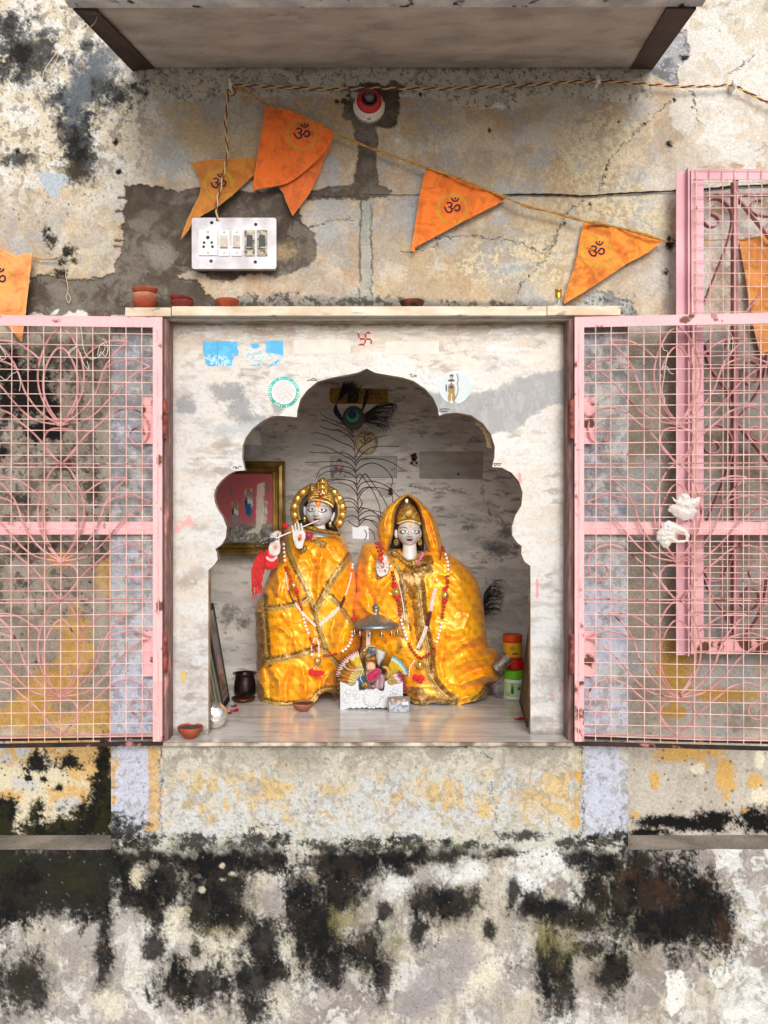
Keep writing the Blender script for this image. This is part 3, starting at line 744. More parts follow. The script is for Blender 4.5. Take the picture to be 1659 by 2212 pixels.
A.blobs([(1190,1480,40,70),(1200,1400,24,40),(1160,1560,30,20)], cw(150,150,150), lo=.0, hi=.7, rag=1, sc=18, seed=410, a=.6)
A.blobs([(400,1130,24,8),(385,1142,12,8),(408,1122,6,12),(545,980,4,7)], cw(250,180,180), lo=.1, hi=.4, rag=1.1, sc=6, seed=411, a=.85)
for q in ([(1157,1250),(1163,1250),(1164,1290),(1158,1292)], [(1120,1010),(1126,1030),(1124,1050),(1118,1040)], [(1208,1480),(1211,1480),(1212,1496),(1208,1496)], [(1194,1500),(1197,1500),(1197,1512),(1194,1512)]):
    A.poly(q, cw(246,150,156), 1, 1.5, 5, 412, a=.9)
A.poly([(392,1452),(398,1448),(401,1462),(396,1476),(391,1470)], cw(240,200,110), 1, 1.2, 5, 413)
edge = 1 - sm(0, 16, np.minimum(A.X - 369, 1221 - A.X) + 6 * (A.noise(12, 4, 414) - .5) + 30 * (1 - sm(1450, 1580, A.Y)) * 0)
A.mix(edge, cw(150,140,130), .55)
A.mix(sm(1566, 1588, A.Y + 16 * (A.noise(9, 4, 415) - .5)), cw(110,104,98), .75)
A.mix(sm(.68, .76, A.noise(5, 3, 416)), cw(170,150,138), .25)
M_marble = mat('polished_marble', attr='Col', rough=.32, spec=.45, fine=.05, fscale=300, bump=.06, bscale=90)
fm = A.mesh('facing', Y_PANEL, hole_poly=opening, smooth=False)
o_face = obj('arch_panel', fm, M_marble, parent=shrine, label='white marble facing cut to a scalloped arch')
rim = MB()
op_ = [Vector(p + (0,)) for p in arch_L]; cw_ = arch_L + arch_R
chain = [(450, 1590)] + cw_ + [(1146, 1590)]
a0 = [W(x, y, Y_PANEL) for x, y in chain]; a1 = [Vector((p.x, Y_PANEL + .028, p.z)) for p in a0]
rim.add(a0 + a1, [(i, i + 1, i + 1 + len(a0), i + len(a0)) for i in range(len(a0) - 1)])
M_marble2 = mat('marble_cut_edge', color=c(206, 192, 170, .8), rough=.5, var=c(130, 104, 70, .8), vscale=14, fine=.1)
obj('arch_edge', rim, M_marble2, parent=o_face)
bk = MB()                                                    # back of the facing
nb = len(chain)
bx0, bx1, bz1 = W(369, 0, Y_PANEL).x, W(1221, 0, Y_PANEL).x, W(0, 690, Y_PANEL).z
outer = [Vector((bx0, Y_PANEL + .028, a0[0].z))] + [Vector((bx0, Y_PANEL + .028, bz1)), Vector((bx1, Y_PANEL + .028, bz1)), Vector((bx1, Y_PANEL + .028, a0[-1].z))]
bk.add(outer + list(reversed(a1)), [tuple(range(len(outer) + nb))])
obj('arch_panel_back', bk, M_marble2, parent=o_face)

# inside faces
def plane_sheet(name, P00, P10, P01, nu, nv, seed, base, mfun, par):
    u = np.linspace(0, 1, nu); v = np.linspace(0, 1, nv); U, Vv = np.meshgrid(u, v)
    P00, P10, P01 = map(np.array, (P00, P10, P01))
    V = P00 + U[..., None] * (P10 - P00) + Vv[..., None] * (P01 - P00)
    C_ = Canvas(u * np.linalg.norm(P10 - P00) / K, v * np.linalg.norm(P01 - P00) / K, base)
    mfun(C_)
    idx = np.arange(nu * nv).reshape(nv, nu)
    F = np.stack([idx[:-1, :-1], idx[1:, :-1], idx[1:, 1:], idx[:-1, 1:]], -1).reshape(-1, 4)
    return obj(name, np_mesh(name, V.reshape(-1, 3), F, C_.c.reshape(-1, 3)), M_marble, parent=par)
nxl, nxr = W(352, 0, 0).x, W(1238, 0, 0).x
nzt = W(0, 695, 0).z
INN = cw(240, 234, 226) * 1.2
def bk_f(C_):
    # grid units here are real-size units from the top left corner of the back wall
    f = fbm(C_.X * .5, C_.Y * 1.5, 80, 6, 501, .6); C_.mix(sm(.3, .75, f), cw(206,204,202), .6)
    g = fbm(C_.X * .5, C_.Y * 1.7, 24, 6, 502, .65); C_.mix(sm(.52, .85, g), cw(164,154,148), .38)
    C_.mix(sm(.66, .86, fbm(C_.X * .4, C_.Y * 1.6, 14, 5, 503, .65)) * sm(.4, .65, C_.noise(110, 3, 512)), cw(110,92,86), .6)
    s_ = (D + Y_BACK) / D
    def t(x, y): return ((x - CX) * s_ - (352 - CX), (y - CY) * s_ - (695 - CY))
    def tp(L): return [t(*q) for q in L]
    C_.crack(tp([(985,1000),(1010,1006),(1030,1020),(1040,1045),(1046,1080),(1060,1110),(1090,1125),(1112,1130)]), 2.2, color=cw(120,80,66), jit=6, seed=505, a=.7)
    C_.crack(tp([(890,1002),(930,1006),(960,1010),(990,1014)]), 4, color=cw(96,80,74), jit=6, seed=506, a=.6)
    C_.crack(tp([(885,1050),(920,1058),(960,1058),(1000,1062),(1010,1068)]), 2.0, color=cw(90,78,72), jit=5, seed=507, a=.7)
    for q in ([(980,820),(1010,836),(1040,850),(1060,880)], [(885,985),(930,988),(960,990)], [(1000,1118),(1030,1124),(1080,1130)], [(920,850),(950,870),(975,890)]): C_.crack(tp(q), 3, color=cw(110,84,76), jit=8, seed=int(q[0][0]), a=.5)
    bl = lambda x, y, rx, ry: (*t(x, y), rx * s_, ry * s_)
    C_.blobs([bl(1085,1190,34,22), bl(1060,1180,24,16), bl(1100,1150,26,14), bl(500,1330,30,26), bl(525,1345,24,22), bl(1010,1140,20,8)], cw(98,100,104), lo=.0, hi=.6, rag=.9, sc=18, seed=508, a=.75)
    C_.specks(160, (0,0,886,780), (1,3), cw(110,100,94), 509, .5)
plane_sheet('back_panel', (nxl, Y_BACK, nzt), (nxr, Y_BACK, nzt), (nxl, Y_BACK, Z_FLOOR), 480, 430, 500, INN, bk_f, shrine)
def sd_f(C_): marble(C_, 520)
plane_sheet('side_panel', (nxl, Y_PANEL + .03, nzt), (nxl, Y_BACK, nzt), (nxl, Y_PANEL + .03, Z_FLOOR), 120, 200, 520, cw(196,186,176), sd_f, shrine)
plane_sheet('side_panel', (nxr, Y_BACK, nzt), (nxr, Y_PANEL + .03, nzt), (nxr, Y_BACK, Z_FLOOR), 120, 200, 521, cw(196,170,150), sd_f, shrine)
cl = MB(); cl.box((nxl, Y_PANEL + .03, nzt), (nxr, Y_BACK, nzt + .02)); obj('ceiling_panel', cl, mat('ceiling_marble', color=c(190, 182, 172, .8), rough=.5, var=c(150,136,124,.8), vscale=6), parent=shrine)
def fl_f(C_):
    C_.mix(sm(.3, .75, fbm(C_.X * .3, C_.Y * 1.2, 60, 5, 530)), cw(226,220,212), .7)
    C_.mix(sm(.48, .85, fbm(C_.X * .22, C_.Y * 1.6, 30, 5, 531, .6)), cw(186,182,178), .5)
    C_.mix(sm(.62, .9, fbm(C_.X * .2, C_.Y * 2.0, 16, 5, 532, .6)), cw(160,146,136), .4)
    C_.specks(200, (0,0,900,600), (1,3), cw(110,96,84), 533, .6)
fx0, fx1 = W(372, 0, Y_LOW).x, W(1240, 0, Y_LOW).x
M_marble_keep = M_marble; M_marble = mat('polished_floor_marble', attr='Col', rough=.16, spec=.6, bump=.04, bscale=60)
u0 = plane_sheet('floor_slab_top', (nxl, Y_BACK, Z_FLOOR + .0), (nxr, Y_BACK, Z_FLOOR), (nxl, Y_LOW - .004, Z_FLOOR), 420, 360, 530, cw(240,238,234), fl_f, shrine)
M_marble = M_marble_keep
fe = MB(); fe.box((nxl, Y_LOW - .004, Z_FLOOR - .012), (nxr, Y_BACK, Z_FLOOR - .0015))
obj('floor_slab', fe, mat('slab_edge', color=c(226, 210, 190, .8), rough=.7, var=c(110, 96, 84, .8), vscale=26, bump=.3), parent=shrine, bevel=.002)
# shelf over the arch
sh = MB(); YS_ = -.106
zt1, zb1 = W(0, 663, YS_).z, W(0, 682, YS_).z
for a, b, dz in ((270, 369, -.0012), (370.5, 1181, .0), (1182, 1341, .0012)):
    sh.box((W(a, 0, YS_).x, YS_, zb1 + dz), (W(b, 0, YS_).x, .002, zt1 + dz + .002 * (b > 1000)))
obj('top_shelf', sh, mat('shelf_marble', color=c(238, 226, 206, .8), rough=.45, var=c(206, 182, 152, .8), vscale=9, vstretch=(1, 1, 3), rust=c(160,140,124,.8), rscale=16, rlo=.62, bump=.15), parent=shrine, bevel=.0015)
# soffit strip of the facing right below the shelf
so = MB(); so.box((xi, Y_PED + .002, W(0, 692, Y_PED).z), (xj, Y_PANEL, zt_)); obj('lintel', so, M_marble2, parent=shrine)
# rusty angle-iron door posts
M_post = mat('rusty_post', color=c(160, 124, 118, .8), rough=.75, var=c(112, 84, 78, .8), vscale=18, vstretch=(4, 4, 1), rust=c(214, 150, 140, .8), rscale=9, rlo=.6, bump=.5)
for a, b, sgn in ((351, 361, 1), (1229, 1239, -1)):
    pm_ = MB(); x0, x1 = W(a, 0, -.09).x, W(b, 0, -.09).x
    z0, z1 = Z_FLOOR + .0005, W(0, 690, -.09).z
    pm_.box((x0, -.094, z0), (x1, -.088, z1))                       # face leaf
    xs_ = x1 if sgn > 0 else x0
    pm_.box((xs_ - .0025, -.088, z0), (xs_ + .0025, Y_PANEL - .001, z1))
    pm_.tube([(x0 + (x1 - x0) * .72, -.094, z0), (x0 + (x1 - x0) * .72, -.094, z1)], .0045, 8)
    obj('door_post', pm_, M_post, parent=shrine)

# ------------------------------------------------------------------ awning slab
aw = thing('concrete_awning', W(830, 145, 0), 'grey concrete awning slab on two rusty brown brackets above the shrine', 'awning')
yF = -.5
rl, rr_ = W(318, 146, 0), W(1412, 146, 0)
fl_, fr_ = W(160, 14, yF), W(1506, 11, yF)
th = Vector((0, 0, .05))
sb = MB(); sb.hexa([rl, rr_, fr_, fl_], [rl + th, rr_ + th, fr_ + th, fl_ + th])
m_s = mat('awning_underside', color=c(204, 196, 188, .85), rough=.95, var=c(164, 156, 150, .85), vscale=6.5, vstretch=(1, 1.5, 1), rust=c(196, 186, 176, .8), rscale=11, rlo=.54, bump=.8, bscale=140, fine=.14, fscale=160)
obj('slab', sb, m_s, parent=aw)
fe_ = MB(); fe_.hexa([fl_ + Vector((-.01, -.03, -.004)), fr_ + Vector((.01, -.03, -.004)), fr_ + Vector((.01, -.001, -.004)), fl_ + Vector((-.01, -.001, -.004))], [p + Vector((0, 0, .09)) for p in (fl_ + Vector((-.01, -.03, 0)), fr_ + Vector((.01, -.03, 0)), fr_ + Vector((.01, -.001, 0)), fl_ + Vector((-.01, -.001, 0)))])
obj('front_lip', fe_, mat('lip_plaster', color=c(224, 222, 220, .85), rough=.95, var=c(186, 186, 188, .8), vscale=18, rust=c(60, 62, 66, .8), rscale=30, rlo=.60, bump=.7), parent=aw)
M_brk = mat('bracket_iron', color=c(78, 52, 48, .8), rough=.7, var=c(56, 40, 40, .8), vscale=9, rust=c(120, 76, 60, .8), rscale=20, rlo=.62, bump=.3)
for (o0, o1), (i0, i1) in (((W(158, 15, yF), W(286, 149, 0)), (W(208, 18, yF), W(334, 144, 0))), ((W(1504, 14, yF), W(1409, 146, 0)), (W(1440, 14, yF), W(1362, 144, 0)))):
    b_ = MB(); dz = Vector((0, 0, -.006)); up = Vector((0, 0, .0))
    b_.hexa([o0 + dz, o1 + dz, i1 + dz, i0 + dz], [p + Vector((0, 0, -.0012)) for p in (o0, o1, i1, i0)])
    e0 = o0 + (i0 - o0) * .10; e1 = o1 + (i1 - o1) * .10
    b_.hexa([o0 + dz, o1 + dz, e1 + dz, e0 + dz], [p + Vector((0, 0, .056)) for p in (o0, o1, e1, e0)])
    obj('bracket', b_, M_brk, parent=aw)
# ------------------------------------------------------------------ pink gates
PK = dict(rough=.55, var=c(238, 180, 186, .85), vscale=10, spec=.35)
M_pink = mat('pink_paint', color=c(242, 192, 196, .82), rust=c(120, 66, 46, .8), rscale=22, rlo=.63, bump=.25, fine=.08, fscale=200, **PK)
M_pinkr = mat('rusted_pink_paint', color=c(240, 172, 170, .85), rust=c(104, 60, 42, .8), rscale=22, rlo=.53, bump=.5, bscale=200, fine=.1, fscale=200, **PK)
M_wire = mat('pink_wire', color=c(244, 206, 198, .88), rough=.5, var=c(224, 168, 160, .82), vscale=24, rust=c(120, 70, 56, .8), rscale=30, rlo=.66)
M_rod = mat('pink_rod', color=c(224, 166, 162, .82), rough=.5, var=c(190, 130, 128, .82), vscale=14, rust=c(110, 64, 50, .8), rscale=22, rlo=.60)
M_foul = mat('rusted_bottom_rail', color=c(70, 46, 42, .8), rough=.9, var=c(34, 28, 26, .8), vscale=22, rust=c(176, 120, 110, .8), rscale=26, rlo=.62, bump=.6)
M_twine = mat('white_twine', color=c(232, 222, 208, .9), rough=.9)

leaf_o = [(0, -209), (18, -196), (34, -168), (45, -135), (49, -105), (45, -72), (33, -42), (16, -16), (0, 0)]
leaf_i = [(0, -165), (12, -158), (28, -130), (37, -95), (34, -60), (22, -30), (8, -10), (0, -2)]
petal_a = [(46, -141), (68, -160), (93, -175), (117, -180), (142, -179)]
petal_b = [(142, -179), (120, -160), (104, -140), (95, -125), (85, -98), (74, -68), (49, -33), (22, -11), (0, 0)]
petal_c = [(90, -117), (104, -128), (120, -135), (140, -139), (158, -139), (190, -126)]
petal_d = [(190, -126), (158, -109), (126, -82), (104, -55), (76, -25), (49, -8), (11, 0)]
drop_ = [(0, 9), (17, 10), (30, 18), (36, 36), (30, 55), (15, 72), (0, 84)]
scroll_ = [(0, 84), (23, 82 - 22), (50, 49 - 22), (68, 24 - 14), (86, 3 - 8), (105, -22), (132, -33), (154, -33), (176, -22), (187, 0), (184, 27), (168, 43), (152, 37), (147, 20), (158, 8), (174, 12)]
scroll_[0] = (4, 84)

def make_gate(side, label):
    """side -1: hinged at the left post, +1: at the right post. gp(u, v, w): u away from the hinge, v height line, w out of the gate"""
    hx = 352 if side < 0 else 1240
    yh = -.112
    hp = W(hx, 0, yh)
    s_ = (D + yh) / D
    ang = math.radians(3.0 if side < 0 else 5.5)
    ca, sa = math.cos(ang), math.sin(ang)
    def gp(u, v, w=0):
        u = u * K * s_; w = w * K
        return Vector((hp.x + side * (u * ca - w * sa), yh - u * sa - w * ca, H + (CY - v) * K * s_))
    g = thing('metal_gate', (hp.x, yh, H + (CY - 1600) * K), label, 'gate', 'pink mesh gates opened against the wall')
    R = random.Random(7 + side)
    v0, v1, Wd = 687, 1601, 438
    def bar(name, u0, va, u1, vb, w0, w1, m, bev=.001):
        b = MB()
        q = [gp(u0, va, w0), gp(u1, va, w0), gp(u1, vb, w0), gp(u0, vb, w0)]
        r = [gp(u0, va, w1), gp(u1, va, w1), gp(u1, vb, w1), gp(u0, vb, w1)]
        b.hexa(q, r); return b
    # angle-iron frame: face leaf + edge leaf
    st = bar('', 1, v0 + 20, 21, v1, 0, 3, None)
    b2 = bar('', 18.5, v0 + 22, 21, v1, -22, -1, None); st.add(b2.v, b2.f)
    obj('stile', st, M_pink, parent=g)
    rb = bar('', 1.2, v1 - 130, 20.8, v1 - .5, 3.05, 3.5, None)
    obj('rusted_patch', rb, M_pinkr, parent=g, label='rust eaten foot of the stile')
    so_ = bar('', Wd - 20, v0 + 20, Wd, v1, 0, 3, None); obj('stile', so_, M_pink, parent=g)
    tr = bar('', 1, v0 + 1, Wd, v0 + 21, -.2, 3.1, None); b2 = bar('', 1, v0 - 1.5, Wd, v0 + .8, -20, 3.1, None); tr.add(b2.v, b2.f)
    obj('top_rail', tr, M_pink, parent=g)
    br = bar('', 1, v1 + 1, Wd, v1 + 9, -3, 3, None); b2 = bar('', 1, v1 - 6, Wd, v1 - 4.5, -20, 0, None); br.add(b2.v, b2.f)
    obj('bottom_rail', br, M_foul, parent=g)
    mr = bar('', 12, 1127, Wd - 10, 1155, -22, -19, None)
    obj('middle_rail', mr, M_pink, parent=g)
    for vv in (1294, 1586, 1002):
        tb = MB(); tb.tube([gp(21, vv, -4), gp(Wd - 20, vv, -4)], .0022, 6); obj('thin_rail', tb, M_rod, parent=g)
    # scrollwork of bent rod
    for kn in (917, 1211, 1503):
        sc = MB()
        for pts in (leaf_o, leaf_i, petal_a, petal_b, petal_c, petal_d, drop_, scroll_):
            for sx in (-1, 1):
                jit = R.uniform(-2, 2)
                P2 = smooth_pts([(x * sx, y + (jit if 0 < i < len(pts) - 1 else 0), 0) for i, (x, y) in enumerate(pts)], 4)
                sc.tube([gp(219 + p.x, kn + p.y, -8 + (1.6 if pts in (leaf_i, petal_b, petal_d) else 0)) for p in P2], .0026, 6)
        sc.ball(gp(219, kn, -6), .008, 8, 6, (1.6, .5, .8))
        obj('scrollwork', sc, M_rod, parent=g)
    # welded wire mesh tied to the front
    wm = MB()
    us = np.arange(10, Wd - 6, 34.4)
    for i, u in enumerate(us):
        uu = u + R.uniform(-1, 1); a_, b_ = R.uniform(-1.6, 1.6), R.uniform(-1.6, 1.6)
        top = v0 + (20 if i else 26)
        wm.tube([gp(uu + a_ * math.sin(t * 3.1) + b_ * math.cos(t * 2), top + (v1 - 2 - top) * t, 3.2 if u < 22 else 1.2) for t in np.linspace(0, 1, 9)], .00135, 5)
    n = 34
    for j in range(n):
        v = v0 + 35 + j * (v1 - 12 - v0 - 35) / (n - 1) + R.uniform(-1, 1); a_ = R.uniform(-1.2, 1.2)
        wm.tube([gp(20.5 + (Wd - 42) * t, v + a_ * math.sin(t * 5 + j), 2.2) for t in np.linspace(0, 1, 9)], .00125, 5)
    obj('wire_mesh', wm, M_wire, parent=g)
    # hinges
    for vv in (905, 1412):
        h = MB(); h.tube([gp(-5, vv - 42, 2), gp(-5, vv + 42, 2)], .0062, 8)
        for k in (-21, 0, 21): h.tube([gp(-5, vv + k - 1, 2), gp(-5, vv + k + 1, 2)], .0072, 8)
        obj('hinge', h, mat('hinge_rust_%d_%d' % (side, vv), color=c(176, 92, 80, .8), rough=.9, var=c(84, 44, 38, .8), vscale=60, bump=.8), parent=g)
        p_ = bar('', 22, vv - 48, 46, vv + 52, -17, -14, None)
        obj('hinge_plate', p_, M_pinkr, parent=g)
    return g, gp
gL, gpL = make_gate(-1, 'left pink mesh gate with scrollwork, folded back against the black stained wall')
gR, gpR = make_gate(1, 'right pink mesh gate with scrollwork and white plastic bags tied to its mesh')

# ------------------------------------------------------------------ window grille behind the right gate
yg = -.062
gw = thing('window_grille', W(1560, 1415, yg), 'pink window grille of flat bars and wire mesh, partly behind the right gate', 'window grille')
def fb(x0, y0, x1, y1, ya, yb):
    b = MB(); A0, A1 = W(x0, y0, ya), W(x1, y1, ya)
    b.box((A0.x, min(ya, yb), A1.z), (A1.x, max(ya, yb), A0.z)); return b
M_gp = mat('grille_pink', color=c(242, 190, 200, .8), rough=.5, var=c(222, 164, 176, .8), vscale=6, rust=c(84, 52, 44, .8), rscale=13, rlo=.68, bump=.25)
M_gp2 = mat('grille_dull_pink', color=c(196, 134, 142, .85), rough=.6, var=c(150, 100, 104, .85), vscale=12, rust=c(84, 52, 44, .8), rscale=20, rlo=.64, bump=.3)
b = fb(1460, 372, 1481, 1415, yg + .004, yg + .001); b2 = fb(1481, 368, 1484, 1415, yg + .001, yg - .018); b.add(b2.v, b2.f)
obj('frame_post', b, M_gp, parent=gw)
b = fb(1488, 369, 1494, 1413, yg - .012, yg + .02); obj('frame_side', b, M_gp2, parent=gw)
b = fb(1497, 372, 1520, 1413, yg - .006, yg - .003); obj('inner_post', b, M_gp, parent=gw)
b = fb(1494, 366, 1840, 388, yg - .0085, yg - .0062); obj('top_bar', b, M_gp, parent=gw)
b = fb(1494, 1380, 1840, 1413, yg - .0085, yg - .0062); obj('bottom_bar', b, M_pinkr, parent=gw)
b = fb(1530, 1126, 1840, 1154, yg - .0005, yg + .003); obj('cross_bar', b, M_pinkr, parent=gw)
for x in (1585, 1690, 1790):
    b = fb(x, 388, x + 4, 1380, yg + .0, yg + .022); b2 = fb(x + 4.2, 388, x + 10, 1380, yg + .001, yg + .004); b.add(b2.v, b2.f); obj('upright_bar', b, M_gp2, parent=gw)
b = fb(1520, 418, 1840, 422, yg + .0045, yg + .018); obj('rail', b, M_gp2, parent=gw)
def flat(pts, w=8, name='scroll_bar', dy=.004, m=None):
    P2 = [W(p.x, p.y, yg + dy) for p in smooth_pts([(x, y, 0) for x, y in pts], 5)]
    b = MB(); V = []; F = []
    n = len(P2)
    for i in range(n):
        d = (P2[min(i + 1, n - 1)] - P2[max(i - 1, 0)]).normalized(); sd = Vector((d.z, 0, -d.x))
        for a, e in ((-1, 0), (1, 0), (1, 1), (-1, 1)): V.append(P2[i] + sd * a * .0018 + Vector((0, e * .018, 0)))
    for i in range(n - 1):
        for k in range(4):
            F.append((i * 4 + k, i * 4 + (k + 1) % 4, i * 4 + 4 + (k + 1) % 4, i * 4 + 4 + k))
    F += [(0, 1, 2, 3), (4 * n - 4, 4 * n - 3, 4 * n - 2, 4 * n - 1)]
    b.add(V, F); obj(name, b, m or M_gp2, parent=gw)
for oy in (0, 490):
    flat([(1538, 460 + oy), (1550, 466 + oy), (1556, 478 + oy), (1544, 488 + oy), (1528, 484 + oy), (1520, 468 + oy), (1520, 446 + oy), (1534, 430 + oy), (1556, 428 + oy), (1576, 444 + oy), (1584, 468 + oy), (1580, 500 + oy), (1568, 540 + oy), (1548, 590 + oy), (1520, 660 + oy)])
    flat([(1594, 424 + oy), (1625, 462 + oy), (1660, 505 + oy), (1700, 560 + oy)])
    flat([(1650, 432 + oy), (1636, 430 + oy), (1624, 440 + oy), (1624, 454 + oy), (1640, 462 + oy), (1668, 464 + oy), (1690, 450 + oy)])
    flat([(1524, 760 + oy), (1540, 800 + oy), (1570, 840 + oy), (1580, 880 + oy)]); flat([(1540, 730 + oy), (1526, 745 + oy), (1536, 764 + oy), (1560, 760 + oy), (1572, 740 + oy), (1590, 700 + oy), (1640, 640 + oy)])
    flat([(1600, 900 + oy), (1630, 860 + oy), (1650, 820 + oy), (1660, 760 + oy)]); flat([(1606, 800 + oy), (1620, 780 + oy), (1640, 790 + oy), (1640, 815 + oy), (1622, 830 + oy), (1600, 815 + oy)])
R = random.Random(5)
wm = MB()
for i in range(13):
    x = 1504 + 28.2 * i + R.uniform(-1, 1); q = R.uniform(-1.5, 1.5)
    wm.tube([W(x + q * math.sin(t * 4), 366 + (1412 - 366) * t, yg - .014) for t in np.linspace(0, 1, 9)], .0013, 5)
for j in range(38):
    y = 366 + 28.1 * j + R.uniform(-1, 1); q = R.uniform(-1, 1)
    wm.tube([W(1495 + 345 * t, y + q * math.sin(t * 4 + j), yg - .016) for t in np.linspace(0, 1, 7)], .0012, 5)
wm.tube([W(1494, 366, yg - .016), W(1496, 900, yg - .016), W(1494, 1412, yg - .016)], .0022, 5)
obj('wire_mesh', wm, M_wire, parent=gw)

# ------------------------------------------------------------------ twine tied to gates and grille
def twine(pts, label, y=None, gp=None, r=.0007, grp=None, wobble=1.5, m=M_twine, name='twine', cat='string'):
    R_ = random.Random(int(pts[0][0] * 7 + pts[0][1]))
    P2 = smooth_pts([(x, y_, 0) for x, y_ in pts], 6)
    b = MB(); b.tube([(gp(p.x, p.y, 4) if gp else W(p.x, p.y, y + R_.uniform(-.001, .001))) for p in P2], r, 5)
    obj(name, b, m, label=label, cat=cat, group=grp)
uL = lambda x: 352 - x; uR = lambda x: x - 1240
def gl(L): return [(uL(x), y) for x, y in L]
def gr(L): return [(uR(x), y) for x, y in L]
G_ = 'loose twine tied on the gates and grille'
twine(gl([(176, 706), (180, 716), (184, 752), (190, 768), (202, 778), (220, 770), (230, 754), (226, 744), (218, 752), (214, 770)]), 'long white string looped across the mesh of the left gate, near its top', gp=gpL, grp=G_)
twine(gl([(224, 734), (232, 740), (236, 758), (230, 772), (222, 762), (216, 776)]), 'short knotted white string at the top right part of the left gate', gp=gpL, grp=G_)
twine(gl([(152, 766), (160, 756), (172, 750), (158, 762), (154, 772), (168, 776), (172, 784)]), 'white string knot beside the first leaf of the left gate scrollwork', gp=gpL, grp=G_)
twine(gl([(178, 764), (186, 790), (196, 800), (192, 782)]), 'white string end dangling under the loop on the left gate', gp=gpL, grp=G_)
twine(gl([(8, 748), (16, 762), (22, 776), (12, 780), (6, 760)]), 'white string loop at the left edge of the left gate', gp=gpL, grp=G_)
twine(gl([(10, 816), (22, 824), (34, 812), (48, 808), (52, 830), (50, 848)]), 'white string hanging over the black stain on the left gate', gp=gpL, grp=G_)
twine(gr([(1424, 748), (1428, 760), (1436, 766), (1430, 800), (1428, 820), (1424, 846), (1430, 870), (1422, 880)]), 'long white string hanging down a mesh wire of the right gate', gp=gpR, grp=G_)
twine(gr([(1424, 798), (1434, 796), (1440, 808), (1448, 812)]), 'short white string knot near the top of the right gate', gp=gpR, grp=G_)
twine(gr([(1556, 714), (1564, 736), (1560, 760), (1568, 764), (1570, 740), (1562, 722)]), 'white string tied on the right gate below the window grille', gp=gpR, grp=G_)
twine([(1622, 414), (1630, 420), (1636, 436), (1630, 450), (1640, 470), (1644, 500), (1648, 540)], 'white string knotted on the window grille mesh', y=yg - .02, grp=G_)
twine([(1588, 412), (1594, 420), (1592, 440), (1598, 450), (1602, 424)], 'small white knot on the upper window grille mesh', y=yg - .02, grp=G_)
twine([(165, 2), (150, 30), (150, 60), (140, 80), (124, 110), (110, 130), (96, 152), (92, 170), (88, 190)], 'long white thread hanging from the left awning bracket', y=-.40, r=.0006)
twine([(150, 12), (146, 50), (160, 74), (150, 90), (134, 100), (122, 130), (110, 150)], 'tangled white thread hanging beside the left awning bracket', y=-.40, r=.0005)
twine([(163, 4), (184, 14), (206, 18), (210, 34), (204, 50), (190, 62)], 'white thread looped under the left awning bracket', y=-.46, r=.0006)
twine([(133, 568), (142, 582), (142, 596), (145, 610), (147, 628), (143, 640), (148, 654), (152, 644), (146, 632)], 'frayed jute string hanging from the nail left of the cement patch', y=-.008, r=.0011, m=mat('jute', color=c(206, 186, 160, .85), rough=.9))

# ------------------------------------------------------------------ plastic bags on the right gate
def bag(label, outline, seed, hole=None):
    R_ = random.Random(seed); poly = outline
    P = np.array(poly, float); xs = np.arange(P[:, 0].min(), P[:, 0].max(), 2.6); ys = np.arange(P[:, 1].min(), P[:, 1].max(), 2.6)
    X, Y = np.meshgrid(xs, ys); d, qx, qy = sdf(X, Y, poly)
    dh = np.full(X.shape, 1e3)
    if hole: dh = -sdf(X, Y, hole)[0]
    dd = np.minimum(d, dh); keep = dd > 0
    # crumple: ridges from several folded plane fields
    h = np.zeros(X.shape)
    for k in range(7):
        a = R_.uniform(0, 3.14); f = R_.uniform(.10, .28); ph = R_.uniform(0, 6)
        h += np.abs(((X * math.cos(a) + Y * math.sin(a)) * f + ph + 1.2 * vnoise(X / 16, Y / 16, seed + k)) % 2 - 1) * R_.uniform(.6, 1)
    h = h / 7
    t = np.clip(dd / 12, 0, 1) ** .5
    V = []; F = []
    for sgn in (1, -1):
        pts = []
        for j in range(X.shape[0]):
            for i in range(X.shape[1]):
                w = 5 + sgn * (t[j, i] * (3 + 14 * h[j, i]) if sgn > 0 else t[j, i] * 3 * h[j, i])
                pts.append(tuple(gpR(uR(X[j, i]), Y[j, i], w)))
        off = len(V); V += pts
        nx = X.shape[1]
        for j in range(X.shape[0] - 1):
            for i in range(nx - 1):
                q = (j, i), (j + 1, i), (j + 1, i + 1), (j, i + 1)
                if all(keep[a] for a in q): F.append(tuple(off + a[0] * nx + a[1] for a in q))
    me = np_mesh('bag', V, F)
    obj('plastic_bag', me, M_bag, label=label, cat='plastic bag', group='plastic bags tied to the right gate')
M_bag = mat('bag_film', color=c(236, 230, 236, .85), rough=.18, spec=.6, trans=.3, var=c(236, 226, 214, .95), vscale=20, bump=.4, bscale=60, alpha=.93)
bag('crumpled white plastic bag knotted on the mesh, the upper of the two', [(1436, 1066), (1452, 1078), (1462, 1064), (1476, 1064), (1484, 1076), (1504, 1072), (1502, 1088), (1492, 1098), (1498, 1104), (1486, 1122), (1470, 1126), (1452, 1118), (1434, 1104), (1438, 1092), (1450, 1088)], 3)
bag('crumpled white plastic bag with a loop handle, the lower of the two', [(1424, 1128), (1438, 1122), (1462, 1134), (1474, 1142), (1482, 1156), (1478, 1170), (1462, 1173), (1444, 1172), (1436, 1186), (1424, 1182), (1412, 1166), (1410, 1150), (1420, 1140)], 11, hole=[(1452, 1154), (1460, 1150), (1470, 1156), (1472, 1164), (1458, 1166), (1452, 1162)])

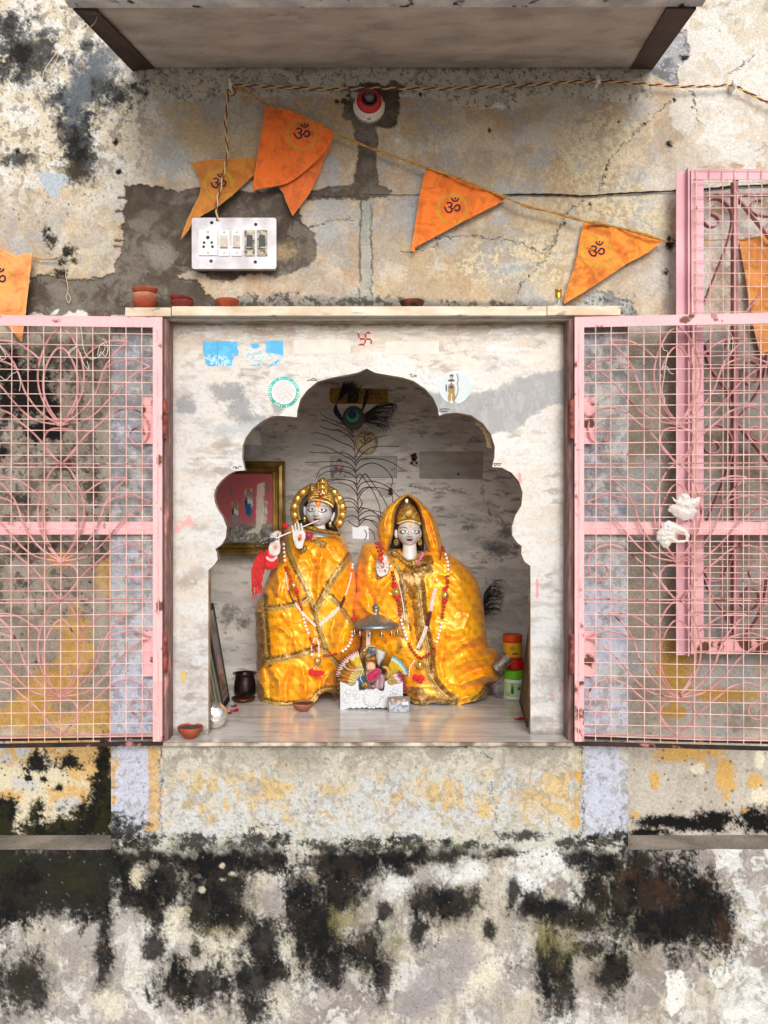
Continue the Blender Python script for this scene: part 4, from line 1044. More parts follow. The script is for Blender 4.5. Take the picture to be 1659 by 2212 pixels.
# ------------------------------------------------------------------ pennants and their cords
def flag(label, poly, yb, colr, om=None, tilt=0.0, seed=1, omsz=44, ring=True, dirt=.5, back=False, hem=None):
    P = np.array(poly, float)
    st = 2.0
    C_ = Canvas(np.arange(P[:, 0].min() - 2, P[:, 0].max() + 4, st), np.arange(P[:, 1].min() - 2, P[:, 1].max() + 4, st), np.array(c(*colr, .92)))
    cx, cy = P.mean(0)
    def yf(X, Y):
        n = fbm(X, Y, 60, 3, seed) - .5
        return yb - .006 * np.sin((X - cx) * .05 + (Y - cy) * .02 + seed) - .012 * n - .004 * (1 - np.abs(2 * fbm((X * .9 + Y * .35), (Y * .3 - X * .1), 26, 2, seed + 2, .5) - 1)) + tilt * (Y - cy) * K
    d, _, _ = sdf(C_.X, C_.Y, poly)
    C_.mix(sm(.5, .8, C_.noise(40, 5, seed + 3)), np.array(c(colr[0] * .82, colr[1] * .72, colr[2] * .6, .9)), dirt)
    C_.mix(sm(.62, .74, C_.noise(18, 5, seed + 4)), np.array(c(150, 84, 50)), dirt * .7)
    C_.mix((1 - sm(0, 3, d)), np.array(c(min(255, colr[0] + 6), colr[1] + 26, colr[2] + 26)), .5)
    if om and ring:
        ex, ey = om
        r = np.hypot(C_.X - ex, (C_.Y - ey)) ; a = np.arctan2(C_.Y - ey, C_.X - ex)
        k = omsz / 44
        C_.mix(sm(.3, .7, (1 - np.abs(r - 31 * k) / (5.5 * k + 2.5 * np.sin(a * 22) * (r > 31 * k))) ) * sm(.2, .5, C_.noise(12, 3, seed + 8) + .2), np.array(c(170, 160, 56)), .6)
    me = C_.mesh('flag', yf, keep=poly)
    f = obj('pennant_flag', me, M_flag, label=label, cat='flag', group='orange pennants with the om sign')
    sd = f.modifiers.new('thick', 'SOLIDIFY'); sd.thickness = .0008
    if om:
        t = MB(); text_on(t, 'ॐ', om[0], om[1], omsz, yf, rot=math.radians(4), lift=.0016)
        if back: pass
        obj('om_sign', t, mat('om_ink_%d' % seed, color=c(52, 34, 58) if not back else c(96, 56, 50), rough=.9), parent=f)
    return f
M_flag = mat('orange_cloth', attr='Col', rough=.9, spec=.1, sheen=.3, fine=.12, fscale=700, bump=.35, bscale=500)
flag('large bright orange pennant nearest the nail, with the om sign', [(573,225),(590,232),(606,233),(632,240),(655,250),(690,266),(724,288),(716,305),(700,330),(690,340),(660,368),(640,384),(620,396),(598,402),(545,411),(552,360),(560,310),(568,265)], -.030, (240, 118, 50), (652, 291), seed=11, omsz=44)
flag('narrow orange pennant tail folded behind the large pennant', [(600,404),(650,372),(700,330),(719,298),(712,325),(700,345),(690,375),(668,420),(632,467),(618,436),(611,416)], -.016, (232, 120, 62), seed=15, dirt=.3)
flag('dull orange pennant hanging behind the switchboard wire', [(414,352),(440,346),(480,343),(530,341),(560,338),(556,372),(540,386),(500,424),(470,447),(440,463),(415,480),(408,496),(390,519),(396,498),(404,476),(418,446),(430,424),(434,400),(430,382),(420,366)], -.018, (206, 134, 62), (472, 398), seed=19, dirt=.4, omsz=42)
flag('orange pennant in the middle of the string, right of the bulb', [(921,359),(950,371),(985,384),(1030,402),(1095,428),(1070,444),(1030,464),(990,484),(940,512),(896,534),(897,544),(888,541),(896,490),(905,430),(912,392)], -.020, (240, 126, 52), (977, 451), seed=23)
flag('orange pennant touching the marble shelf, rightmost over the shrine', [(1262,476),(1290,482),(1330,492),(1370,500),(1433,518),(1400,546),(1350,572),(1310,600),(1260,632),(1217,657),(1222,630),(1236,590),(1248,545),(1254,510)], -.020, (242, 146, 62), (1289, 545), seed=27, dirt=.7)
flag('pale orange pennant cut by the left edge, hanging behind the left gate', [(-90,520),(-40,530),(0,536),(20,546),(36,553),(48,548),(68,548),(66,580),(62,620),(58,650),(54,690),(47,740),(25,715),(0,680),(-40,640)], -.030, (244, 160, 96), (-6, 604), seed=31, dirt=.35, omsz=46)
flag('brownish orange pennant behind the mesh of the window grille', [(1596,518),(1640,512),(1659,508),(1720,512),(1712,600),(1700,700),(1690,800),(1664,795),(1640,760),(1626,700),(1612,610)], -.020, (214, 146, 82), None, seed=35, dirt=.35)

M_gold_cord = mat('gold_ribbon', color=c(206, 158, 84, .85), rough=.6, var=c(150, 108, 50, .85), vscale=60, vstretch=(1, 1, 4))
def cord(name, pts, r, m, label, cat='string', y=-.02, seg=6, n=8):
    P2 = smooth_pts([(*p, 0) if len(p) == 2 else p for p in pts], n)
    b = MB(); b.tube([W(p.x, p.y, y) for p in P2], r, seg)
    return obj(name, b, m, label=label, cat=cat)
b = MB()
for seg_ in ([(503,184),(540,203),(575,226),(612,236)], [(690,264),(724,290),(760,303),(800,320),(860,341),(921,362)], [(921,362),(960,374),(1000,389),(1040,405),(1095,428),(1140,446),(1200,460),(1262,478)], [(1262,478),(1310,486),(1380,503),(1438,521)]):
    P2 = smooth_pts([(x, y_, 0) for x, y_ in seg_], 6)
    rs = [.0022 + .0022 * abs(math.sin(i * .37)) for i in range(len(P2))]
    b.tube([W(p.x, p.y, -.0345 - .002 * math.sin(i * .5)) for i, p in enumerate(P2)], rs, 6)
b.tube([W(1436,521,-.034), W(1448,522,-.0), ], .002, 6)
obj('pennant_string', b, M_gold_cord, label='gold ribbon string carrying the pennants from the nail down to the right', cat='string')
cord('pennant_string', [(60,549),(80,558),(100,560),(120,560),(133,564)], .0024, M_gold_cord, 'short gold string of the pennant at the left edge', y=-.012)
cord('pennant_string', [(1448,522),(1500,520),(1560,518),(1600,517),(1660,508)], .0016, M_gold_cord, 'thin gold string of the pennant behind the window grille', y=-.022)
b = MB(); P2 = smooth_pts([(650,421,0),(720,425,0),(774,420,0),(840,421,0),(921,420,0),(1000,421,0),(1100,420,0),(1200,420,0),(1260,423,0),(1340,418,0),(1460,412,0),(1530,408,0),(1600,402,0),(1760,398,0)], 10)
Rr = random.Random(2)
b.tube([W(p.x, p.y + Rr.uniform(-.7,.7), -.0035) for p in P2], [.0028 * Rr.uniform(.6, 1.2) * (0.35 if p.x < 1100 else 1) for p in P2], 6)
obj('black_wire', b, mat('old_black_wire', color=c(46, 44, 40), rough=.95, bump=1, bscale=300), label='thin grimy black wire running along the wall behind the pennants', cat='wire')

def twisted(pts, y, label, r=.0021, turn=15.0, name='twisted_wire'):
    P2 = smooth_pts([(x, y_, 0) for x, y_ in pts], 14)
    Q = [W(p.x, p.y, y) for p in P2]
    t = thing(name, tuple(Q[0]), label, 'wire')
    for ph, mm in ((0, M_wy), (math.pi, M_wm)):
        acc = 0; out = []
        for i, q in enumerate(Q):
            if i: acc += (q - Q[i - 1]).length
            d = (Q[min(i + 1, len(Q) - 1)] - Q[max(i - 1, 0)]).normalized(); nrm = Vector((-d.z, 0, d.x))
            a = acc / .045 * 2 * math.pi + ph
            out.append(q + nrm * math.cos(a) * r * .95 + Vector((0, 1, 0)) * math.sin(a) * r * .95)
        b = MB(); b.tube(out, r, 6); obj('strand', b, mm, parent=t)
M_wy = mat('yellow_insulation', color=c(226, 200, 130, .85), rough=.5)
M_wm = mat('maroon_insulation', color=c(120, 58, 64, .85), rough=.5)
def dense(pts, step=5):
    out = []
    for (a, b_) in zip(pts[:-1], pts[1:]):
        n = max(1, int(math.hypot(b_[0] - a[0], b_[1] - a[1]) / step / 3))
        out += [(a[0] + (b_[0] - a[0]) * i / n, a[1] + (b_[1] - a[1]) * i / n) for i in range(n)]
    return out + [pts[-1]]
twisted(dense([(503,184),(560,186),(640,190),(720,193),(800,190),(860,191),(960,192),(1060,187),(1160,182),(1240,176),(1288,174),(1340,177),(1400,182),(1470,187),(1540,186),(1583,184),(1610,197),(1659,222),(1720,256)]), -.020, 'yellow and maroon twisted wire running under the awning to the right edge')
twisted(dense([(503,186),(508,198),(500,205),(494,196),(490,230),(487,262),(489,300),(492,330),(486,360),(478,400),(470,430),(468,450),(470,476)]), -.044, 'yellow and maroon twisted wire dropping from the nail to the switchboard')
for (x, y_, lab) in ((498, 180, 'white cable clip at the corner where the twisted wire turns down'), (1291, 172, 'white cable clip on the twisted wire under the right bracket'), (1585, 182, 'white cable clip on the twisted wire at the far right')):
    b = MB(); p = W(x, y_, -.022)
    b.tube([p + Vector((-.004, 0, .012)), p + Vector((-.001, -.005, .006)), p + Vector((.001, -.006, -.004)), p + Vector((.004, -.002, -.012))], [.003, .006, .006, .004], 8)
    b.box((p.x - .005, p.y, p.z - .014), (p.x + .004, 0, p.z + .008))
    obj('cable_clip', b, mat('clip_%d' % x, color=c(232, 226, 214, .9), rough=.4), label=lab, cat='cable clip', group='cable clips', bevel=.001)
for (x, y_, lab, L_) in ((503, 188, 'bent iron nail that holds the pennant string under the awning', .03), (1447, 522, 'iron nail at the right end of the pennant string', .02), (134, 563, 'grey headed nail left of the cement patch', .02)):
    b = MB(); p = W(x, y_, 0); b.tube([p + Vector((0, .01, 0)), p + Vector((0, -L_, 0))], .0022, 8); b.tube([p + Vector((0, -L_, 0)), p + Vector((0, -L_ - .0015, 0))], .005, 10)
    obj('nail', b, mat('nail_%d' % x, color=c(120, 118, 116), rough=.5, metal=.7), label=lab, cat='nail', group='nails in the wall')

# ------------------------------------------------------------------ switchboard
yb0 = -.040
sbd = thing('switchboard', W(505, 525, 0), 'white switchboard with a socket and four switches on the grey cement patch', 'switchboard')
M_acr = mat('white_acrylic', color=c(232, 230, 238, .85), rough=.35, var=c(196, 190, 196, .85), vscale=22, rust=c(150, 136, 130, .85), rscale=9, rlo=.7, spec=.5)
def rbox(x0, y0, x1, y1, ya, yb, rad=6, n=5):
    b = MB(); pts = []
    for (cx_, cy_, a0) in ((x1 - rad, y0 + rad, -90), (x1 - rad, y1 - rad, 0), (x0 + rad, y1 - rad, 90), (x0 + rad, y0 + rad, 180)):
        for k in range(n + 1):
            a = math.radians(a0 + 90 * k / n); pts.append((cx_ + rad * math.cos(a), cy_ + rad * math.sin(a)))
    A0 = [W(x, y_, ya) for x, y_ in pts]; B0 = [Vector((p.x, yb, p.z)) for p in A0]; n_ = len(A0)
    b.add(A0 + B0, [tuple(range(n_)), tuple(range(2 * n_ - 1, n_ - 1, -1))] + [(i, i + n_, (i + 1) % n_ + n_, (i + 1) % n_) for i in range(n_)])
    return b
obj('cover_plate', rbox(414, 470, 597, 581, yb0, yb0 + .006), M_acr, parent=sbd, bevel=.0008)
obj('back_box', rbox(418, 474, 593, 577, yb0 + .006, .004, 4), mat('box_wood', color=c(206, 200, 200, .8), rough=.6), parent=sbd)
M_hole = mat('dark_hole', color=(.01, .01, .012), rough=.6)
M_swp = mat('switch_plastic', color=c(238, 236, 232, .85), rough=.3, spec=.5)
M_swd = mat('grimy_switch_plastic', color=c(206, 196, 176, .85), rough=.4, var=c(120, 104, 84, .85), vscale=60, rust=c(74, 62, 50), rscale=90, rlo=.55)
M_screw = mat('screw_steel', color=c(140, 136, 130), rough=.4, metal=.8)
def disc_y(b, x, y_, yy, r, seg=14, t=.0008):
    p = W(x, y_, yy); b.tube([p, p + Vector((0, -t, 0))], r, seg)
b = MB()
for x, y_ in ((457.5, 481), (552.5, 485), (456, 564), (551.5, 566)): disc_y(b, x, y_, yb0, .0046)
obj('mounting_hole', b, M_hole, parent=sbd)
sk = obj('socket', rbox(429, 496, 469.5, 551.5, yb0 - .004, yb0 - .0002, 1.5), M_swp, parent=sbd, bevel=.0006)
b = MB()
for x, y_, r in ((449, 513, .0050), (441, 524, .0036), (457.5, 524, .0036), (440, 533, .0038), (459, 533, .0038)): disc_y(b, x, y_, yb0 - .004, r)
obj('socket_hole', b, M_hole, parent=sk)
b = MB(); disc_y(b, 449, 501, yb0 - .004, .0036); disc_y(b, 449.5, 546, yb0 - .004, .0036); obj('screw', b, M_screw, parent=sk)
for i, (x0, x1) in enumerate(((473, 495.5), (500.5, 522.5), (528, 550), (555, 577))):
    dirty = i > 1
    sw = obj('switch', rbox(x0, 497, x1, 552.5, yb0 - .0035, yb0 - .0002, 1.5), M_swd if dirty else M_swp, parent=sbd, bevel=.0005, label='switch with a broken dark rocker' if dirty else 'switch with a white rocker')
    b = MB(); xa, xb = x0 + 3.4, x1 - 3.2
    A0, A1 = W(xa, 509, yb0), W(xb, 538, yb0)
    if dirty:
        b.box((A0.x + .002, yb0 - .0045, A1.z + .005), (A1.x - .001, yb0 - .0036, A0.z)); obj('rocker', b, mat('dark_rocker_%d' % i, color=c(34, 36, 46), rough=.3), parent=sw)
        l = MB(); l.box((A0.x, yb0 - .008, A1.z), (A1.x, yb0 - .0034, A1.z + .004)); l.box((A0.x, yb0 - .006, A1.z + .004), (A0.x + .0022, yb0 - .0034, A0.z)); obj('rocker_rim', l, M_swd, parent=sw)
    else:
        q0 = [Vector((A0.x, yb0 - .0035, A0.z)), Vector((A1.x, yb0 - .0035, A0.z)), Vector((A1.x, yb0 - .0035, A1.z)), Vector((A0.x, yb0 - .0035, A1.z))]
        q1 = [Vector((A0.x, yb0 - .0045, A0.z)), Vector((A1.x, yb0 - .0045, A0.z)), Vector((A1.x, yb0 - .0095, A1.z + .003)), Vector((A0.x, yb0 - .0095, A1.z + .003))]
        b.hexa(q1, q0); obj('rocker', b, mat('rocker_%d' % i, color=c(214, 206, 196, .85), rough=.35, var=c(186, 176, 160, .85), vscale=60, rust=c(104, 92, 76), rscale=80, rlo=.62 if i else .7), parent=sw)
    b = MB(); disc_y(b, (x0 + x1) / 2, 502, yb0 - .0035, .003); disc_y(b, (x0 + x1) / 2 + .3, 546.5, yb0 - .0035, .003); obj('screw', b, M_screw, parent=sw)

# ------------------------------------------------------------------ bulb holder
bh = thing('bulb_holder', W(797, 230, 0), 'red and white round bulb holder with a clear bulb on the dark cement strip', 'bulb holder')
ax = Vector((.04, -1, .04)).normalized()
q = ax.to_track_quat('Z', 'Y')
def BM(d): return Matrix.Translation(W(797, 231, 0) + Vector((0, 0, 0)) + ax * d) @ q.to_matrix().to_4x4()
b = MB(); b.lathe([(.001, -.012), (.044, -.012), (.0445, .006), (.043, .010), (.041, .011), (.040, .018), (.034, .028), (.026, .034), (.02, .035)], BM(0), 40)
obj('base', b, mat('holder_white', color=c(236, 228, 220, .9), rough=.3, spec=.5), parent=bh, smooth=True)
b = MB(); b.lathe([(.0338, .0285), (.0355, .0300), (.0330, .034), (.029, .039), (.0245, .045), (.022, .046), (.020, .030)], BM(.0006), 40, cap=False)
# the red band dips in three places, so the white shows at the rim
V2 = []
for v in b.v: V2.append(v)
obj('red_collar', b, mat('holder_red', color=c(196, 34, 34, .9), rough=.3, spec=.5), parent=bh, smooth=True)
b = MB()
for a0 in (-90, -190, 20):
    for k in (-4.5, 0, 4.5):
        a = math.radians(a0 + k); R_ = .0415; m4 = BM(0)
        for (r0, z0), (r1, z1) in (((.0425, .0105), (.0412, .0155)),):
            b.tube([m4 @ Vector((r0 * math.cos(a), r0 * math.sin(a), z0)), m4 @ Vector((r1 * math.cos(a), r1 * math.sin(a), z1))], .0009, 5)
obj('vent_slot', b, M_hole, parent=bh)
b = MB(); b.lathe([(.022, .024), (.0215, .046), (.018, .049), (.0165, .046), (.015, .03)], BM(0), 32, cap=False); obj('socket_ring', b, mat('bakelite', color=c(40, 30, 44), rough=.35), parent=bh, smooth=True)
b = MB(); b.lathe([(.001, .020), (.012, .024), (.015, .034), (.0155, .048), (.014, .057), (.010, .063), (.005, .066), (.0005, .067)], BM(0), 28, cap=False); obj('bulb', b, mat('dark_bulb_glass', color=c(38, 34, 36), rough=.05, spec=1.0, coat=1), parent=bh, smooth=True)

# ------------------------------------------------------------------ lamps and vial on the shelf
M_terra = mat('terracotta', color=c(178, 88, 58, .85), rough=.85, var=c(150, 66, 44, .85), vscale=30, bump=.3, bscale=200)
M_terra2 = mat('pale_terracotta', color=c(196, 136, 108, .85), rough=.85, var=c(166, 96, 70, .85), vscale=24, bump=.3, bscale=200)
M_terrad = mat('sooty_terracotta', color=c(122, 62, 46, .85), rough=.85, var=c(70, 40, 34, .85), vscale=20, rust=c(30, 24, 22), rscale=26, rlo=.55, bump=.3)
M_bowl = mat('dark_bowl', color=c(60, 38, 34), rough=.5, var=c(34, 24, 22), vscale=60)
def diya(loc, r, h, m, label, tilt=(0, 0), base=.55, grp='clay lamps', spout=True):
    b = MB(); M4 = Matrix.Translation(loc) @ Matrix.Rotation(tilt[0], 4, 'X') @ Matrix.Rotation(tilt[1], 4, 'Y')
    prof = [(.0005, 0), (r * base, 0), (r * (base + .16), h * .22), (r * .9, h * .6), (r * .99, h * .86), (r, h * .97), (r * .965, h), (r * .9, h * .9), (r * .8, h * .55), (r * .55, h * .24), (.0005, h * .18)]
    b.lathe(prof, M4, 32, cap=False)
    if spout:
        c0 = (M4.inverted() @ M4 @ Vector((0, 0, 0)))
        out = []
        for v in b.v:
            l = M4.inverted() @ Vector(v); a = math.atan2(l.y, l.x); k = max(0, math.cos(a - math.radians(-60))) ** 14
            rr = math.hypot(l.x, l.y)
            l2 = Vector((l.x * (1 + .14 * k * (rr / r)), l.y * (1 + .14 * k * (rr / r)), l.z)); out.append(tuple(M4 @ l2))
        b.v = out
    o = obj('clay_lamp', b, m, label=label, cat='clay lamp', group=grp, smooth=True)
    d_ = MB(); d_.lathe([(.0005, h * .84), (r * .865, h * .84), (r * .85, h * .80), (.0005, h * .80)], M4, 28, cap=False); obj('bowl_disc', d_, M_bowl, parent=o)  # dark disc added under the rim so the bowl reads dark inside
    return o
ZS = zt1 + .0008
def onshelf(px, y): return Vector((W(px, 0, y).x, y, ZS))
yS = -.068
ra = 27 * K * .96
p = onshelf(313, yS)
diya(p, ra, .025, M_terra, 'terracotta lamp at the bottom of the stack of three on the shelf', grp='clay lamps on the marble shelf')
diya(p + Vector((0, 0, .012)), ra * 1.01, .030, M_terra2, 'pale dusty clay lamp in the middle of the stack of three', grp='clay lamps on the marble shelf')
diya(p + Vector((.001, 0, .033)) , ra * 1.02, .026, M_terra, 'terracotta lamp on top of the stack of three, leaning back', tilt=(.10, 0), grp='clay lamps on the marble shelf')
p = onshelf(393, yS)
M_tr = mat('red_terracotta', color=c(140, 58, 50, .85), rough=.8, var=c(110, 44, 38, .85), vscale=30, bump=.3)
diya(p, 26 * K * .96, .023, M_tr, 'dark red clay lamp at the bottom of the stack of two', grp='clay lamps on the marble shelf')
diya(p + Vector((-.003, 0, .017)), 25.5 * K * .96, .018, M_tr, 'dark red clay lamp tilted on top of the stack of two', tilt=(.0, .10), grp='clay lamps on the marble shelf')
diya(onshelf(491, yS), 26 * K * .96, .027, M_terra, 'single orange clay lamp on the shelf below the switchboard', grp='clay lamps on the marble shelf', base=.5)
diya(onshelf(890, yS), 27 * K * .96, .024, M_terrad, 'soot blackened shallow clay lamp alone on the shelf, right of the middle', grp='clay lamps on the marble shelf', base=.6)
p = onshelf(1206, -.09); vi = thing('glass_vial', p, 'small clear glass vial with a gold cap on the shelf beside the orange pennant', 'vial')
b = MB(); b.lathe([(.0005, 0), (.0085, 0), (.0095, .002), (.0095, .026), (.006, .029), (.0005, .029)], Matrix.Translation(p), 24); obj('bottle', b, mat('vial_glass', color=(.9, .88, .82), rough=.05, trans=.9, ior=1.45), parent=vi, smooth=True)
b = MB(); b.lathe([(.0005, .0265), (.0098, .0265), (.0102, .028), (.0092, .0295), (.0092, .046), (.0103, .047), (.0100, .0495), (.0005, .05)], Matrix.Translation(p), 24); obj('cap', b, mat('gold_cap', color=c(232, 176, 60), rough=.22, metal=1.0), parent=vi, smooth=True)
# ------------------------------------------------------------------ draped figures
def z1(L): return [(493.7 + x * .2604, 987.5 + y * .2604) for x, y in L]
def z2(L): return [(713.2 + x * .26455, 987.5 + y * .26455) for x, y in L]
def z3(L): return [(603.5 + x * .11574, 1014.9 + y * .11574) for x, y in L]
def z4(L): return [(795.5 + x * .13227, 1042.3 + y * .13227) for x, y in L]
def z5(L): return [(702.2 + x * .13639, 1261.8 + y * .13639) for x, y in L]

SATIN, SATIN2, SATIN3 = np.array(c(252, 170, 14, .98)), np.array(c(255, 202, 34, 1.0)), np.array(c(240, 138, 12, .92))
PRINT = np.array(c(176, 96, 16, .75))
ZARI, ZARI_D, ZARI_L = np.array(c(132, 86, 26, .75)), np.array(c(88, 52, 16, .7)), np.array(c(226, 190, 104, .9))

def cloth(name, outline, y0, depth, R_px, seed, borders=(), creases=(), inflate=None, par=None, step=1.55, back=.5, label=None, prints=True, base=None, hue=0.0, noise_amp=.004, ridge=.0, m=None, hems=(), gold=(), stampang=0):
    P = np.array(outline, float)
    C_ = Canvas(np.arange(P[:, 0].min() - 2, P[:, 0].max() + 3, step), np.arange(P[:, 1].min() - 2, P[:, 1].max() + 3, step), SATIN if base is None else base)
    X, Y = C_.X, C_.Y
    infl = inflate or outline
    def dep(x, y):
        d, _, _ = sdf(x, y, infl)
        t = np.clip(d / R_px, 0, 1)
        out = depth * np.sqrt(1 - (1 - t) ** 2)
        n = fbm(x, y, 70, 3, seed) - .5
        out = out + noise_amp * 2.2 * n * np.clip(d / 14, 0, 1)
        q1 = fbm(x * .30 + y * .16, y * .6 - x * .4, 52, 1, seed + 60, .2); q2 = fbm(x * 1.0 + y * .4, y * .18, 46, 1, seed + 64, .2)
        out = out + (ridge or .0032) * (1 - np.abs(2 * q1 - 1)) ** 1.5 * np.clip(d / 12, 0, 1) + .0042 * (1 - np.abs(2 * q2 - 1)) ** 2 * np.clip(d / 12, 0, 1)
        for (pts, w, a) in creases:
            a = a * 1.7; w = w * .85
            dd, sg, tt = pline(x + 5 * (fbm(x, y, 30, 2, seed + 4) - .5), y, pts)
            L = sum(math.hypot(q[0] - p[0], q[1] - p[1]) for p, q in zip(pts[:-1], pts[1:]))
            endf = np.clip(np.minimum(tt, L - tt) / (.25 * L), 0, 1) ** .6
            out = out + a * np.exp(-(dd / w) ** 2) * (.25 + .75 * endf)
        for (pts, w) in borders:
            dd, sg, tt = pline(x, y, pts)
            out = out + .0016 * (1 - sm(w * .8, w, dd))
        return out
    if base is None:
        f = C_.noise(80, 2, seed + 10); C_.mix(sm(.3, .8, f), SATIN2, .5); C_.mix(sm(.4, .9, C_.noise(70, 2, seed + 20)), SATIN3, .4)
    if prints:
        Rn = random.Random(seed)
        x0, y0_, x1, y1_ = P[:, 0].min(), P[:, 1].min(), P[:, 0].max(), P[:, 1].max()
        row = 0; yy = y0_
        while yy < y1_:
            xx = x0 + (11 if row % 2 else 0)
            while xx < x1:
                a = stampang + Rn.uniform(-.5, .5); k = Rn.uniform(.85, 1.15); qx = xx + Rn.uniform(-3, 3); qy = yy + Rn.uniform(-3, 3)
                sl = C_.box(qx - 12, qy - 12, qx + 12, qy + 12)
                lx = (X[sl] - qx) * math.cos(a) + (Y[sl] - qy) * math.sin(a); ly = -(X[sl] - qx) * math.sin(a) + (Y[sl] - qy) * math.cos(a)
                r = np.hypot(lx / 4.2, (ly) / 3.2)
                ringm = 1 - sm(.22, .5, np.abs(r - .9))
                tail = 1 - sm(.8, 1.6, np.hypot((lx - 5), (ly - 3 - .25 * (lx - 5) ** 2) * .9) - 1.2)
                dots = np.zeros(lx.shape)
                for dx, dy in ((-7, -3), (-8, 1), (-6, 4), (-3, 6), (-9, -1)): dots = np.maximum(dots, 1 - sm(.6, 1.3, np.hypot(lx - dx, ly - dy)))
                C_.mix(np.maximum(np.maximum(ringm, tail * .9), dots), PRINT, .5, sl)
                xx += 23
            yy += 15; row += 1
    for (pts, wid, kind) in hems:
        dd, sg, tt = pline(X, Y, pts)
        side = dd * sg
        band = 1 - sm(wid * .9, wid, dd)
        C_.mix(band, ZARI, .95); C_.mix(band * (np.sin(tt * 1.9) > .2), ZARI_D, .45)
        line = (1 - sm(.9, 1.7, np.abs(dd - wid * .75))); C_.mix(line, ZARI_L, .75)
        bead = (1 - sm(1.0, 1.9, dd)) * (np.sin(tt * 1.6) > -.3); C_.mix(bead, ZARI_L, .95)
        if kind:                      # frayed brown fringe on one side
            fw = abs(kind)
            s_ = side if kind > 0 else -side
            fr = (s_ > wid * .9) * (1 - sm(fw * .6, fw, s_ - wid * .9 + 3.5 * vnoise(tt / 1.6, tt * 0, seed + 3)))
            C_.mix(fr, ZARI, .9); C_.mix(fr * sm(.4, .7, vnoise(tt / 1.3, s_ * .05, seed + 6)), ZARI_D, .7); C_.mix(fr * sm(.6, .9, vnoise(tt / 1.1, s_ * .08, seed + 9)), ZARI_L, .55)
    for (pts, colr, a) in gold:
        sl, M = C_.poly(pts, colr, 1.5, 3, 8, seed + 40, a=a)
        C_.mix(M * sm(.62, .8, fbm(X[sl], Y[sl], 5, 2, seed + 41)), ZARI_L, .3, sl); C_.mix(M * sm(.6, .75, fbm(X[sl], Y[sl], 5, 3, seed + 42)), ZARI_D, .6, sl)
    d0, _, _ = sdf(X, Y, outline)
    front = C_.mesh(name, lambda x, y: y0 - dep(x, y), keep=outline)
    o = obj(name, front, m or M_satin, parent=par, label=label)
    # back of the cloth, so that it closes
    Cb = Canvas(C_.xs[::2], C_.ys[::2], SATIN if base is None else base); 
    def yb_(x, y):
        d, _, _ = sdf(x, y, infl); return y0 + depth * back * np.sqrt(1 - (1 - np.clip(d / R_px, 0, 1)) ** 2)
    bme = Cb.mesh(name + '_back', yb_, keep=outline)
    obj(name + '_back', bme, m or M_satin, parent=o)
    return o, (lambda px, py: y0 - dep(np.atleast_1d(np.array(px, float)), np.atleast_1d(np.array(py, float))))
M_satin = mat('satin_brocade', attr='Col', rough=.36, spec=.6, metal=.18, sheen=.1, bump=.07, bscale=420, fine=.05, fscale=600)
M_gold = mat('polished_gold', color=c(240, 204, 120), rough=.3, metal=.72, var=c(200, 150, 70), vscale=60, bump=.25, bscale=160)
M_goldd = mat('embossed_gold', color=c(222, 184, 108), rough=.36, metal=.7, var=c(160, 116, 50), vscale=150, bump=1.0, bscale=420)
M_stone = mat('white_marble_skin', attr='Col', rough=.32, spec=.5, sss=.08)
M_hair = mat('painted_black', color=(.012, .012, .014), rough=.4)
M_redb = mat('red_glass_bead', color=c(168, 14, 22, .9), rough=.12, spec=.7, coat=.5)
M_wht = mat('pearl_bead', color=c(244, 232, 228, .95), rough=.18, spec=.7, coat=.4)
M_red = mat('red_thread', color=c(214, 20, 26, .95), rough=.8, sheen=.3)
M_dkbead = mat('maroon_bead', color=c(84, 22, 24), rough=.15, coat=.5)

def relief(name, outline, y0, depth, R_px, m, par, step=1.2, back=.6, label=None, colors=None, paint=None, bumpf=None, base=(.5, .5, .5)):
    P = np.array(outline, float)
    C_ = Canvas(np.arange(P[:, 0].min() - 1, P[:, 0].max() + 2, step), np.arange(P[:, 1].min() - 1, P[:, 1].max() + 2, step), base)
    if paint: paint(C_)
    def dep(x, y, k):
        d, _, _ = sdf(x, y, outline); t = np.clip(d / R_px, 0, 1); o = depth * k * np.sqrt(1 - (1 - t) ** 2)
        if bumpf is not None and k == 1: o = o + bumpf(x, y) * np.clip(d / 2, 0, 1)
        return o
    a = C_.mesh(name, lambda x, y: y0 - dep(x, y, 1), keep=outline)
    bck = C_.mesh(name, lambda x, y: y0 + dep(x, y, back), keep=outline)
    bm = bmesh.new(); bm.from_mesh(a); bm.from_mesh(bck); bm.to_mesh(a); bm.free()
    return obj(name, a, m, parent=par, label=label)

def ell(cx, cy, rx, ry, n=20, a0=0, rot=0):
    o = []
    for k in range(n):
        a = a0 + 2 * math.pi * k / n; x, y = rx * math.cos(a), ry * math.sin(a)
        o.append((cx + x * math.cos(rot) - y * math.sin(rot), cy + x * math.sin(rot) + y * math.cos(rot)))
    return o

